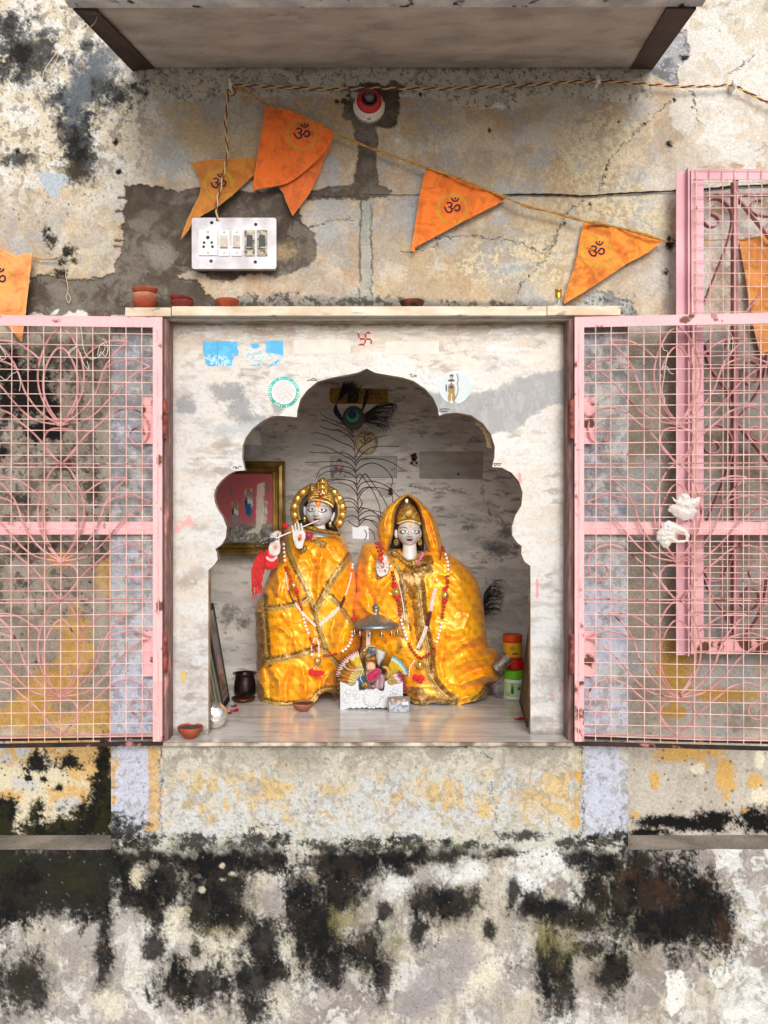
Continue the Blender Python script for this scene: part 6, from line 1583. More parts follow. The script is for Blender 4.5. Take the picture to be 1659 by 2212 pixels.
crR = [(z2([(500,1000),(420,1100),(380,1200),(390,1300)]), 9, .012), (z2([(300,1050),(360,1200),(420,1300)]), 7, -.012), (z2([(230,1150),(300,1250),(380,1300)]), 7, .009), (z2([(240,1420),(400,1400),(540,1330)]), 7, .010), (z2([(280,1600),(420,1500),(540,1440)]), 7, -.010),
       (z2([(330,780),(300,900),(300,1020)]), 8, .009), (z2([(260,760),(250,900),(262,1060)]), 6, -.006), (z2([(480,860),(440,940),(380,1000)]), 5, -.008),
       (z2([(660,1080),(665,1200),(690,1400),(720,1560)]), 7, -.010), (z2([(770,1000),(800,1200),(820,1400),(850,1600)]), 9, .008), (z2([(900,980),(990,1050),(1050,1090)]), 6, -.010), (z2([(940,840),(1010,940),(1100,1040)]), 9, .008),
       (z2([(1270,1440),(1150,1500),(1000,1580),(920,1640)]), 8, .016), (z2([(1280,1540),(1140,1560),(1050,1540)]), 6, -.014), (z2([(900,1420),(1000,1460),(1150,1440)]), 9, .008), (z2([(920,1500),(900,1700),(930,1850)]), 7, -.012),
       (z2([(1360,1600),(1240,1640),(1100,1660),(1000,1720)]), 9, .014), (z2([(1370,1700),(1240,1720),(1120,1760),(1040,1820)]), 7, -.014), (z2([(1360,1800),(1260,1790),(1120,1830),(1010,1890)]), 8, .014), (z2([(1260,1860),(1140,1880),(1050,1930)]), 6, -.013), (z2([(1180,1950),(1100,1960),(1040,1985)]), 6, .010),
       (z2([(880,1700),(900,1800),(980,1900)]), 8, .012), (z2([(820,1640),(850,1760)]), 6, -.008), (z2([(980,1100),(1100,1180),(1200,1260)]), 14, .006), (z2([(860,1500),(880,1620),(860,1700)]), 5, .008), (z2([(1060,1900),(1020,1870),(960,1880)]), 5, -.010), (z2([(480,1500),(440,1600),(400,1680)]), 7, .008)]
gR_ = [(z2([(620,880),(700,870),(820,860),(840,940),(700,950),(690,1000),(716,1060),(712,1160),(650,1170),(620,1060),(600,940)]), ZARI, .75), (z2([(600,880),(660,830),(760,800),(820,790),(840,870),(740,900),(660,910)]), ZARI_D, .8),
       (z2([(600,1880),(680,1870),(760,1880),(800,1940),(980,1990),(1040,1970),(1050,2035),(760,2035),(640,2000)]), ZARI_D, .8), (z2([(660,1170),(720,1180),(760,1560),(720,1620),(690,1400)]), ZARI, .75), (z2([(1200,1985),(1276,1880),(1325,1940),(1270,1965)]), ZARI_D, .9),
       (z2([(545,900),(600,920),(622,1100),(618,1240),(580,1200),(560,1050)]), ZARI_D, .7), (z2([(560,1150),(606,1200),(620,1330),(590,1560),(540,1620),(556,1400)]), ZARI, .6)]
R_obj, yR = cloth('brocade_drape', r_out, .450, .130, 66, 851, borders=[(h[0], h[1]) for h in hemR], creases=crR, inflate=r_inf, par=rx_, hems=hemR, gold=gR_, noise_amp=.006, stampang=.3)
hood_l = z2([(640,300),(600,308),(560,330),(520,360),(480,392),(448,425),(420,460),(402,500),(388,550),(384,600),(392,650),(408,700),(430,745),(452,775),(468,768),(480,730),(500,690),(516,640),(524,600),(524,540),(528,480),(545,420),(575,370),(610,335)])
hood_r = z2([(612,300),(650,304),(700,330),(740,362),(780,402),(820,450),(852,505),(878,570),(896,630),(908,690),(914,760),(912,830),(896,920),(876,965),(856,930),(840,870),(822,820),(800,775),(778,730),(762,680),(752,620),(748,560),(742,500),(728,440),(704,385),(670,340)])
hl = [(z2([(628,325),(590,352),(556,400),(536,460),(530,540),(528,600),(516,650),(496,700),(474,760)]), 3.2, 0)]
hr = [(z2([(632,322),(680,362),(712,410),(732,470),(742,540),(748,610),(762,680),(784,745),(812,810),(836,880),(862,945)]), 3.2, 0)]
H1, yH1 = cloth('veil', hood_l, .425, .055, 20, 861, par=rx_, hems=hl, creases=[(z2([(470,430),(450,540),(456,660)]), 4, .008), (z2([(500,400),(480,500),(480,620)]), 3, -.008)], noise_amp=.003, label='left fold of the veil')
H2, yH2 = cloth('veil', hood_r, .425, .055, 20, 871, par=rx_, hems=hr, creases=[(z2([(760,420),(810,560),(850,720)]), 4, -.010), (z2([(740,400),(780,560),(826,740)]), 4, .007), (z2([(820,500),(868,640),(884,800)]), 4, .008)], noise_amp=.003, label='right fold of the veil')
relief('veil_lining', z2([(640,306),(560,360),(520,440),(510,560),(500,660),(520,760),(760,760),(770,640),(748,500),(710,390)]), .462, .012, 20, mat('veil_lining', color=c(150, 92, 30, .8), rough=.5, var=c(96, 56, 20, .8), vscale=40), rx_, step=2)
feR = []
for (ex, ez, mir) in ((-10.2, 4.8, -1), (11.6, 5.0, 1)):
    feR += [('e', ex + 1.5 * mir, ez - .8, 9.0, 4.6, (120, 100, 100), .45), ('eye', ex + 2.2 * mir, ez - .4, 9.6, 5.2, (20, 16, 18), 1), ('eye', ex + .2 * mir, ez + .3, 7.0, 4.1, (242, 240, 236), 1),
            ('e', ex + .2, ez + .3, 3.1, 3.2, (16, 14, 16), 1), ('e', ex + .2, ez + .3, 1.8, 1.9, (236, 232, 226), 1), ('e', ex + .2, ez + .3, 1.1, 1.2, (8, 8, 10), 1)]
feR += [('arc', -12.5, 10.6, 8.4, 3.6, (26, 20, 22), 1), ('arc', 14, 9.8, 7.8, 2.8, (110, 96, 96), .6), ('e', 1.4, 17, 4.6, 5.4, (238, 160, 90), .85), ('e', 1.6, 10.0, 2.2, 3.2, (236, 170, 120), .5),
        ('e', 0, -12.8, 6.4, 2.7, (128, 16, 28), 1), ('e', -2.6, -11.2, 2.4, 1.3, (128, 16, 28), 1), ('e', 2.6, -11.2, 2.4, 1.3, (128, 16, 28), 1), ('e', -7.6, -11.0, 2.6, .8, (80, 24, 28), .9), ('e', 7.6, -11.0, 2.6, .8, (80, 24, 28), .9),
        ('e', -17.5, -9.0, 1.2, 1.2, (150, 100, 90), .7), ('e', 15.6, -9.2, 1.2, 1.2, (150, 100, 90), .7), ('e', .8, -23, 3.6, 2, (232, 196, 150), .7), ('e', -2.6, -6.6, 1.1, .8, (110, 80, 76), .7), ('e', 3.2, -6.6, 1.1, .8, (110, 80, 76), .7)]
hm = head(884, 1152.5, .385, 25.2, 36, 29, feR, (.8, 1170, 1212, 14.5, 22), (.4, -4.2), (0, -12.2))
obj('figure', hm, M_stone, parent=rx_)
relief('hair', z4([(440,680),(400,800),(420,900),(380,980),(350,1080),(420,1080),(540,1060),(620,900),(780,900),(800,1060),(900,1130),(910,1040),(890,940),(880,780),(850,680)]), .418, .014, 8, M_hair, rx_)
for pts in ([(430,790),(450,765),(478,790),(484,860),(478,915),(445,905),(425,860)], [(838,780),(862,770),(872,820),(866,890),(844,915),(832,880)]):
    relief('ear', z4(pts), .392, .008, 3, bpy.data.materials['ear_stone_1'], rx_)
for (x, y_) in ((455, 975), (842, 975)):
    b = MB(); p = z4([(x, y_)])[0]
    b.tube([W(p[0] + 3.2 * math.cos(a), p[1] + 5.8 * math.sin(a), .366) for a in np.linspace(0, 2 * math.pi, 17)], .0022, 6, cap=False); b.ball(W(p[0], p[1] + 1, .368), .003, 8, 6); obj('earring', b, M_gold, parent=rx_)
relief('crown', z4([(470,670),(480,560),(510,470),(560,400),(620,350),(650,330),(690,350),(750,400),(800,470),(840,560),(860,670),(800,640),(720,625),(640,625),(560,640),(510,665)]), .372, .026, 22, M_goldd, rx_,
       bumpf=lambda x, y: .0022 * np.sin(np.arctan2(y - 1113, x - 883) * 22) * (np.hypot(x - 883, y - 1108) > 7) + .004 * (np.abs(np.hypot(x - 883, y - 1108) - 7) < 1.5))
b = MB(); b.tube([W(*p, .352) for p in z4([(478,675),(520,655),(600,632),(670,628),(740,636),(810,658),(858,685)])], .0028, 8); obj('crown_band', b, M_gold, parent=rx_)
b = MB(); p = z4([(628, 300)])[0]; b.ball(W(*p, .376), .0052, 10, 8, (1, .5, 1.3)); obj('crown_jewel', b, mat('crystal_bead', color=c(255, 250, 230), rough=.08, spec=1), parent=rx_)
relief('lace_collar', z4([(340,1130),(400,1090),(470,1120),(540,1180),(600,1250),(680,1275),(760,1240),(800,1160),(850,1130),(900,1200),(900,1300),(860,1400),(760,1400),(620,1380),(560,1340),(480,1270),(400,1200)]), .352, .012, 7, lace, rx_)
relief('ribbon', z4([(870,1130),(910,1140),(920,1180),(870,1260),(800,1340),(770,1360),(760,1330),(820,1250),(850,1190)]), .338, .008, 4, mat('pink_ribbon', color=c(206, 110, 140), rough=.5), rx_)
b = MB()
for i in range(15):
    a = math.pi * (.12 + .76 * i / 14); px_, py_ = 886 + 17 * math.cos(a), 1196 + 14 * math.sin(a); b.ball(W(px_, py_, .345 - .008 * math.sin(a)), .003, 8, 6)
obj('necklace', b, M_gold, parent=rx_)
# hennaed hand, pale wristlets
hand('hand', z4([(135,1300),(150,1270),(210,1240),(280,1235),(320,1270),(336,1350),(335,1430),(310,1490),(250,1530),(190,1540),(150,1500),(132,1420)]),
     [(z4([(168,1300),(160,1250),(166,1205)]), 3.0, 2.3), (z4([(208,1290),(204,1230),(208,1180)]), 3.0, 2.3), (z4([(250,1290),(250,1230),(252,1180)]), 3.0, 2.3), (z4([(290,1290),(292,1240),(292,1200)]), 2.9, 2.2), (z4([(150,1420),(140,1360),(150,1300)]), 3.0, 2.3)], .300, 1, M_hand, rx_, label='palm facing out, covered in henna dots')
b = MB(); Rr = random.Random(9)
for i in range(30):
    a = Rr.uniform(0, 6.3); q = math.sqrt(Rr.random()); x = 235 + 82 * q * math.cos(a); y_ = 1390 + 120 * q * math.sin(a)
    p = z4([(x, y_)])[0]; b.ball(W(*p, .2935), Rr.uniform(.0012, .0024), 6, 5, (1, .4, 1))
obj('henna_dots', b, mat('henna', color=c(176, 60, 50), rough=.8), parent=rx_)
for i, (rx0, mm) in enumerate(((11.5, 'bangle_pink'), (9.2, 'bangle_dark'))):
    b = MB(); b.tube([W(824 - 2 * i + rx0 * math.cos(a), 1240 + 13 * math.sin(a), .315 + .012 * math.sin(a)) for a in np.linspace(1.2, 5.2, 17)], .0028, 6); obj('bangle', b, mat(mm, color=c(*((226, 160, 170) if i == 0 else (60, 30, 36))), rough=.3), parent=rx_)

gr_ = thing('bead_garland', W(900, 1300, .32), 'long red and white bead garland with gold beads and red pompoms on the veiled statue', 'garland', 'bead garlands on the statues')
def yRR(px, py):
    return np.minimum(yR(px, py), .36) - .004
def yV(px, py): return yR(px, py) * 0 + .345
rb_, wb2, db = MB(), MB(), MB()
for q_ in (rb_, wb2, db): q_.marks = []
beads(rb_, z2([(378,690),(385,725),(398,765),(412,800)]), 4.2, .288, sc=(1.2, 1, .8)); beads(rb_, z2([(400,700),(410,750),(430,790)]), 3.2, .290)
beads(wb2, z2([(492,880),(500,905),(505,915)]), 3.4, .305, gap=2.6)
beads(rb_, z2([(505,925),(514,960),(520,1000),(524,1040)]), 3.8, yRR, sc=(1.25, 1, .8)); beads(rb_, z2([(556,1160),(560,1200),(566,1250),(572,1300)]), 3.6, yRR, sc=(1.2, 1, .8))
beads(wb2, z2([(578,1320),(590,1370),(606,1420),(622,1470),(636,1500)]), 3.4, yRR, gap=2.5); beads(rb_, z2([(640,1510),(660,1555),(690,1600),(735,1640),(790,1620),(830,1590),(850,1545)]), 3.5, yRR, sc=(1.15, 1, .85))
beads(wb2, z2([(868,1520),(885,1460),(900,1400),(912,1340)]), 3.3, yRR, gap=2.5); beads(rb_, z2([(916,1320),(922,1260),(930,1200)]), 3.6, yRR, sc=(1.2, 1, .8)); beads(rb_, z2([(955,1070),(958,1010),(956,950)]), 3.6, yRR, sc=(1.2, 1, .8))
beads(wb2, z2([(964,930),(962,870),(950,820),(938,785)]), 3.3, yRR, gap=2.5); beads(rb_, z2([(930,775),(922,745),(916,735)]), 3.6, yRR)
b = MB(); P2 = smooth_pts([(*p, 0) for p in z2([(914,735),(900,820),(886,900),(876,960)])], 5); b.tube([W(p.x, p.y, .352) for p in P2], .0022, 6); obj('red_cord', b, M_redb, parent=gr_)
for o_ in (-2.4, .0, 2.4):
    sh_ = lambda L: [(x + o_, y_ + o_ * .4) for x, y_ in z2(L)]
    beads(wb2, sh_([(862,1070),(845,1130),(832,1190),(822,1250)]), 1.6, yRR); beads(db, sh_([(820,1260),(806,1320),(794,1375)]), 2.0, yRR); beads(wb2, sh_([(788,1380),(765,1450),(738,1510),(712,1565)]), 1.6, yRR)
beads(wb2, z2([(868,990),(870,1010)]), 3.8, yRR); beads(wb2, z2([(530,960),(560,1040),(584,1140),(600,1250),(612,1340)]), 1.6, yRR); beads(wb2, z2([(690,1660),(650,1720),(645,1790)]), 1.6, yRR); beads(wb2, z2([(700,1670),(694,1730)]), 1.6, yRR)
beads(wb2, z2([(672,1652),(690,1655)]), 5.2, yRR)
split_obj('red_bead_strand', rb_, M_redb, gr_); split_obj('white_bead_strand', wb2, M_wht, gr_); split_obj('maroon_bead_strand', db, M_dkbead, gr_)
gold_bead(*z2([(540, 1103)])[0], yRR, 9.5, gr_); gold_bead(*z2([(938, 1126)])[0], yRR, 9, gr_); gold_bead(*z2([(732, 1696)])[0], yRR, 11, gr_)
for i, (p, r) in enumerate((((525, 1052), 7), ((553, 1142), 8), ((940, 1078), 6.5), ((936, 1174), 7.5), ((700, 1800), 9), ((740, 1812), 10), ((410, 830), 8))): pom(*z2([p])[0], yRR if i < 6 else .288, r, gr_, seed=20 + i, m=None if i < 6 else mat('orange_red_flower', color=c(220, 70, 40), rough=.8))
# ------------------------------------------------------------------ peacock feather
yf_ = .40
fe0 = thing('peacock_feather', W(783, 1180, yf_), 'tall peacock feather with a blue green eye, standing between the two statues', 'feather')
M_barb = mat('feather_barb', color=c(58, 40, 36), rough=.6); M_quill = mat('feather_quill', color=c(112, 84, 76), rough=.6)
def z6(L): return [(658.3 + x * .248, 795.5 + y * .248) for x, y in L]
spine = z6([(482,1440),(476,1380),(470,1300),(464,1200),(458,1100),(452,1000),(446,900),(440,800),(434,700),(424,600),(414,500),(412,440)])
b = MB(); P2 = smooth_pts([(*p, 0) for p in spine], 6); b.tube([W(p.x, p.y, yf_) for p in P2], [.0028 - .0018 * i / len(P2) for i in range(len(P2))], 6); obj('quill', b, M_quill, parent=fe0)
barbs = [
 [(440,800),(380,750),(300,735),(200,740),(40,730)], [(436,720),(400,680),(300,640),(200,590),(100,560)], [(430,650),(380,590),(300,545),(200,530),(125,500)], [(424,600),(360,530),(260,490),(200,460),(140,450)], [(418,560),(340,490),(240,450),(190,430),(135,395)],
 [(444,840),(400,790),(320,750),(200,690),(60,660)], [(446,900),(400,840),(320,810),(180,815),(0,820)], [(448,920),(400,870),(300,850),(200,855),(130,890),(100,960)], [(450,960),(400,920),(300,895),(200,900),(140,930),(120,960)],
 [(454,1010),(400,980),(300,965),(220,970),(180,985)], [(456,1050),(420,990),(340,970),(260,975),(200,990)], [(460,1120),(430,1060),(380,1020),(300,1000),(220,1000)],
 [(442,820),(480,770),(560,700),(650,680),(820,682)], [(440,780),(480,700),(560,640),(640,600),(715,582)], [(444,850),(480,800),(560,785),(700,800),(790,840),(860,890)], [(446,900),(500,850),(590,825),(680,860),(740,920),(765,980),(745,1040)],
 [(450,960),(480,920),(530,980),(600,1080),(650,1200),(660,1290)], [(454,1020),(520,920),(560,960),(620,1040),(680,1130),(725,1215)], [(456,1060),(500,1000),(600,985),(700,1020),(780,1080),(825,1125)], [(460,1110),(520,1040),(640,1040),(720,1060),(760,1110),(765,1170)],
 [(466,1190),(420,1140),(350,1130),(300,1150)], [(468,1230),(420,1170),(360,1160),(320,1180)], [(470,1270),(440,1220),(400,1210),(340,1215)], [(472,1320),(440,1290),(400,1285),(360,1300)],
 [(468,1220),(500,1215),(560,1230),(640,1280),(700,1310)], [(470,1260),(520,1220),(600,1250),(660,1310),(690,1350)], [(472,1290),(520,1250),(600,1240),(680,1260)], [(474,1330),(540,1290),(620,1290),(660,1330)], [(474,1340),(500,1310),(580,1330),(640,1400)], [(476,1370),(520,1320),(600,1330),(650,1380)],
 [(470,1240),(500,1180),(490,1150),(480,1130)], [(462,1150),(500,1080),(560,1040),(620,1060)], [(476,1360),(460,1380),(400,1350),(370,1320)], [(478,1380),(520,1410),(540,1450),(520,1500)], [(480,1400),(560,1400),(600,1440),(610,1500)]]
Rr = random.Random(12); b = MB()
for pts in barbs:
    dy = Rr.uniform(-.03, .03)
    P2 = smooth_pts([(*p, 0) for p in z6(pts)], 5); n = len(P2)
    b.tube([W(p.x, p.y, yf_ + dy * (i / n)) for i, p in enumerate(P2)], [.0021 - .0009 * i / n for i in range(n)], 5)
obj('lower_barbs', b, M_barb, parent=fe0, label='long sparse curling barbs of the stem')
b = MB()
for i in range(260):                                   # dense upper barbs that cup the eye
    side = 1 if i % 2 else -1; t = Rr.random()
    x0, y0_ = 414 + Rr.uniform(-4, 4), 560 - 120 * t
    if side > 0:
        k = Rr.random(); x1 = 560 + 90 * k + Rr.uniform(-14, 14); y1 = 330 + 160 * (1 - k) + Rr.uniform(-16, 16)
        x2 = x1 + 90 + 60 * Rr.random(); y2 = y1 - 20 + 150 * (1 - k) * .4; x3 = x2 + 40 * Rr.random(); y3 = y2 + 60 * Rr.random()
        pts = [(x0, y0_), (480 + 30 * k, 470 - 60 * k), (x1, y1), (min(x2, 800), y2), (min(x3, 805), y3)]
        if i % 5 == 1: pts = [(x0, y0_), (470, 430), (500 + 20 * k, 340), (520 + 40 * k, 240), (520 + 60 * k, 180)]
    else:
        k = Rr.random(); pts = [(x0, y0_), (330 - 60 * k, 430 - 20 * k), (280 - 20 * k, 330), (300 + 40 * k, 240), (330 + 100 * k, 170 - 60 * Rr.random())]
    P2 = smooth_pts([(*p, 0) for p in z6(pts)], 5); n = len(P2); dy = Rr.uniform(-.012, .012)
    b.tube([W(p.x, p.y, yf_ + dy * (j / n)) for j, p in enumerate(P2)], [.0011 - .0008 * j / n for j in range(n)], 4)
for i in range(60):
    k = Rr.random(); x0 = 370 + 90 * k; pts = [(x0, 300), (x0 + Rr.uniform(-14, 14), 220), (x0 + Rr.uniform(-30, 50) * 1.4, 110 + Rr.uniform(-10, 60))]
    P2 = smooth_pts([(*p, 0) for p in z6(pts)], 4); n = len(P2); b.tube([W(p.x, p.y, yf_ + Rr.uniform(-.004, .004)) for p in P2], [.0011 - .0008 * j / n for j in range(n)], 4)
obj('upper_barbs', b, mat('dark_barb', color=c(40, 32, 38), rough=.5), parent=fe0, label='dense dark barbs round the eye')
ec = z6([(417, 410)])[0]
for (rx0, ry0, dx, dy, dd, colr, nm) in ((24, 27, 2, 6, .003, (44, 32, 22), 'bronze_ring'), (19, 22, 1, 3, .0045, (70, 60, 30), 'pale_ring'), (17.5, 19.5, 1, 3, .0055, (36, 28, 20), 'brown_ring'), (14.2, 14, 0, 1, .0068, (6, 112, 84), 'green_ring'), (9.4, 10, -1, -2, .008, (10, 14, 60), 'blue_heart')):
    relief('eye_' + nm, ell(ec[0] + dx, ec[1] + dy, rx0, ry0, 22), yf_ - dd, .0012, 4, mat('eye_' + nm, color=c(*colr), rough=.6, spec=.3), fe0, step=1.6)
# darker feather behind the veiled statue
f2 = thing('dark_feather', W(1040, 1340, .52), 'black feather tuft sticking out behind the veiled statue', 'feather')
b = MB(); b.tube([W(1034, 1370, .54), W(1040, 1330, .53), W(1050, 1280, .52)], .0012, 5); obj('quill', b, M_barb, parent=f2)
b = MB()
for i in range(70):
    t = Rr.random(); x0, y0_ = 1034 + 12 * t, 1352 - 70 * t; L = Rr.uniform(26, 50)
    P2 = smooth_pts([(x0, y0_, 0), (x0 + L * .35, y0_ - L * .5, 0), (x0 + L * .8, y0_ - L * .62 + Rr.uniform(-8, 6), 0), (x0 + L, y0_ - L * .5, 0)], 4); n = len(P2)
    b.tube([W(p.x, p.y, .53 + Rr.uniform(-.01, .01)) for p in P2], [.0014 - .0009 * j / n for j in range(n)], 4)
obj('barbs', b, mat('black_barb', color=(.015, .016, .02), rough=.5), parent=f2)

# ------------------------------------------------------------------ framed pictures
def z7(L): return [(384 + x * .1488, 960 + y * .1488) for x, y in L]
yP = .600
pf = thing('framed_picture', W(540, 1199, yP), 'glossy devotional picture in a thick beaded gold frame hung on the back wall', 'framed picture')
x0, y0_, x1, y1 = 424, 997, 617, 1199
M_fr = mat('old_gold_frame', color=c(178, 152, 96), rough=.3, metal=.85, var=c(116, 92, 54), vscale=14, bump=.4, bscale=300)
fr = MB(); prof = [(0, 0), (0, .022), (2, .026), (4, .022), (7, .014), (13, .018), (16, .026), (19, .018), (22, .012), (26, .016), (28, .008)]
def rect_ring(i): 
    o = prof[i][0] * 1.0; d_ = prof[i][1]
    return [W(x, y_, yP) + Vector((0, -d_, 0)) for x, y_ in ((x0 + o, y0_ + o), (x1 - o, y0_ + o), (x1 - o, y1 - o), (x0 + o, y1 - o))]
V = []; F = []
for i in range(len(prof)): V += rect_ring(i)
for i in range(len(prof) - 1):
    for k in range(4): F.append((i * 4 + k, i * 4 + (k + 1) % 4, i * 4 + 4 + (k + 1) % 4, i * 4 + 4 + k))
fr.add(V, F); obj('frame', fr, M_fr, parent=pf)
b = MB()
for (o, r, gap) in ((3, .0016, 3.2), (18, .0022, 6.5)):
    for (a, b_) in (((x0 + o, y0_ + o), (x1 - o, y0_ + o)), ((x1 - o, y0_ + o), (x1 - o, y1 - o)), ((x1 - o, y1 - o), (x0 + o, y1 - o))):
        n = int(math.hypot(b_[0] - a[0], b_[1] - a[1]) / gap)
        for i in range(n): b.ball(W(a[0] + (b_[0] - a[0]) * i / n, a[1] + (b_[1] - a[1]) * i / n, yP - (.026 if o == 3 else .024)), r, 6, 4)
obj('frame_beading', b, mat('bright_beading', color=c(240, 214, 140), rough=.25, metal=.8), parent=pf)
Pc = Canvas(np.arange(x0 + 26, x1 - 25, 1.25), np.arange(y0_ + 26, y1 - 25, 1.25), np.array(c(196, 104, 112, .85)))
Pc.mix(sm(1115, 1140, Pc.Y + 10 * (Pc.noise(20, 4, 900) - .5)), np.array(c(130, 136, 134, .8)), .95)
Pc.mix(sm(.5, .6, Pc.noise(9, 5, 901)) * sm(1125, 1150, Pc.Y), np.array(c(196, 190, 168, .9)), .8)
Pc.mix(sm(.55, .62, Pc.noise(6, 5, 902)) * sm(1120, 1150, Pc.Y), np.array(c(70, 84, 86, .8)), .8)
def fig(cx, cy, k, coat, halo=True):
    for (dx, dy, rx, ry, colr) in ((0, -18, 9, 10, (206, 196, 170)), (0, -16, 7, 9, (92, 112, 130)), (0, -26, 4.6, 4.6, (200, 112, 24)), (0, -17, 3.2, 4, (150, 130, 120)), (0, 2, 10, 13, (150, 152, 146)), (-6, 4, 3, 10, (66, 66, 66)), (6, 4, 3, 10, (226, 222, 200)), (0, 3, 2, 9, (236, 232, 214)), (0, 22, 8, 14, coat)):
        Pc.blobs([(cx + dx * k, cy + dy * k, rx * k * 1.15, ry * k * 1.15)], np.array(c(*colr, .9)), lo=.05, hi=.3, rag=.5, sc=5, seed=int(cx + dy))
fig(537, 1082, 1.0, (20, 96, 150)); fig(508, 1104, .8, (140, 140, 140)); fig(570, 1100, .85, (206, 200, 184)); 
Pc.blobs([(498, 1058, 4, 14), (578, 1056, 5, 16)], np.array(c(118, 128, 118, .8)), lo=.1, hi=.4, rag=.8, sc=4, seed=905)
Pc.poly([(556,1046),(572,1042),(568,1130),(560,1150),(534,1152),(536,1146),(552,1142)], np.array(c(232, 226, 206, .95)), 1.5, 2, 6, 906, a=.7)
obj('picture', Pc.mesh('picture', lambda X, Y: yP - .010 + 0 * X, smooth=False), mat('glossy_print', attr='Col', rough=.08, spec=.7, coat=.6), parent=pf)

def leaning(x0, y0_, x1, y1, ya, yb, wtop, label, facecols, seed, lean=.0):
    """picture board leaning against the left side wall: near edge x0 at ya, far edge x1 at yb"""
    t = thing('framed_picture', W((x0 + x1) / 2, y1, ya), label, 'framed picture')
    return t
# two boards leaning on the left wall: real boards, long side running into the recess
def board(xb_near, ynear, xb_far, yfar, ztop, lean, label, face, frame, seed, art=None):
    zb = Z_FLOOR
    n0 = Vector((W(xb_near, 0, ynear).x, ynear, zb)); f0 = Vector((W(xb_far, 0, yfar).x, yfar, zb))
    n1 = n0 + Vector((-lean, 0, ztop)); f1 = f0 + Vector((-lean, 0, ztop))
    t = thing('framed_picture', tuple(n0), label, 'framed picture')
    th_ = Vector((-.014, 0, 0))
    b = MB(); b.hexa([n0, f0, f1, n1], [p + th_ for p in (n0, f0, f1, n1)]); obj('backing', b, frame, parent=t)
    nrm = (f0 - n0).cross(n1 - n0).normalized()
    if nrm.x < 0: nrm = -nrm
    U = np.linspace(.05, .95, 60); Vv = np.linspace(.05, .95, 120); UU, VV = np.meshgrid(U, Vv)
    C_ = Canvas(U * 100, (1 - Vv) * 200, face); C_.xs = U * 100
    art(C_, UU, VV)
    pts = np.array(n0)[None, None] + UU[..., None] * np.array(f0 - n0) + VV[..., None] * np.array(n1 - n0) + np.array(nrm) * .0015
    idx = np.arange(UU.size).reshape(UU.shape); Fq = np.stack([idx[:-1, :-1], idx[:-1, 1:], idx[1:, 1:], idx[1:, :-1]], -1).reshape(-1, 4)
    obj('print', np_mesh('print', pts.reshape(-1, 3), Fq, C_.c.reshape(-1, 3)), mat('print_%d' % seed, attr='Col', rough=.25, coat=.3), parent=t)
    b = MB()
    for a_, b_ in ((n0, f0), (f0, f1), (f1, n1), (n1, n0)): b.tube([a_ + nrm * .001, b_ + nrm * .001], .0042, 6)
    obj('frame', b, frame, parent=t)
    return t
def art1(C_, U, V_):
    r = np.hypot((U - .5) / .40, (V_ - .56) / .38)
    C_.mix(1 - sm(.98, 1.02, r), np.array(c(150, 128, 104, .8)), 1); C_.mix(1 - sm(.86, .9, r), np.array(c(46, 40, 38)), 1)
    C_.mix(1 - sm(.9, 1.05, np.hypot((U - .5) / .16, (V_ - .66) / .20)), np.array(c(110, 72, 60)), .9)
    C_.mix(1 - sm(.8, 1.1, np.hypot((U - .5) / .22, (V_ - .36) / .16)), np.array(c(190, 110, 80)), .95)
    C_.mix((np.abs(V_ - .17) < .008) | (np.abs(V_ - .10) < .005), np.array(c(110, 96, 80)), .8); C_.mix((r > 1.03) & (r < 1.07), np.array(c(96, 80, 64)), .8)
def art2(C_, U, V_):
    C_.mix(sm(.4, .6, fbm(U * 60, V_ * 60, 20, 4, 77)), np.array(c(120, 126, 108)), .8); C_.mix((np.abs(U - .5 - .25 * (V_ - .5)) < .10), np.array(c(186, 184, 158)), .7)
M_blk = mat('black_frame', color=c(34, 36, 42), rough=.5)
board(481, .265, 494, .40, .315, .054, 'tall leaning picture with a pale border and an oval portrait, beside the left pillar', np.array(c(178, 162, 140, .8)), M_blk, 1, art1)
board(465, .20, 478, .26, .20, .040, 'low green grey picture leaning behind the left pillar edge', np.array(c(86, 90, 84)), mat('grey_green_frame', color=c(104, 108, 92), rough=.6), 2, art2)
zb = Z_FLOOR
n0 = Vector((W(1131, 0, .20).x, .20, zb)); 
t = thing('framed_picture', tuple(n0), 'narrow brown framed picture seen edge on, leaning on the right side wall', 'framed picture')
f0 = Vector((W(1124, 0, .36).x, .36, zb)); n1 = n0 + Vector((.030, 0, .25)); f1 = f0 + Vector((.030, 0, .25))
n0 = Vector((W(1140, 0, .05).x, .05, zb)); n1 = n0 + Vector((.03, 0, .25))
b = MB(); b.hexa([n0, f0, f1, n1], [p + Vector((.012, 0, 0)) for p in (n0, f0, f1, n1)]); obj('backing', b, mat('brown_board', color=c(112, 92, 62), rough=.5, var=c(84, 66, 44), vscale=10), parent=t)
b = MB()
for a_, b_ in ((n0, f0), (f0, f1), (f1, n1), (n1, n0)): b.tube([a_, b_], .004, 6)
obj('frame', b, mat('dark_wood_frame', color=c(66, 50, 40), rough=.4), parent=t)

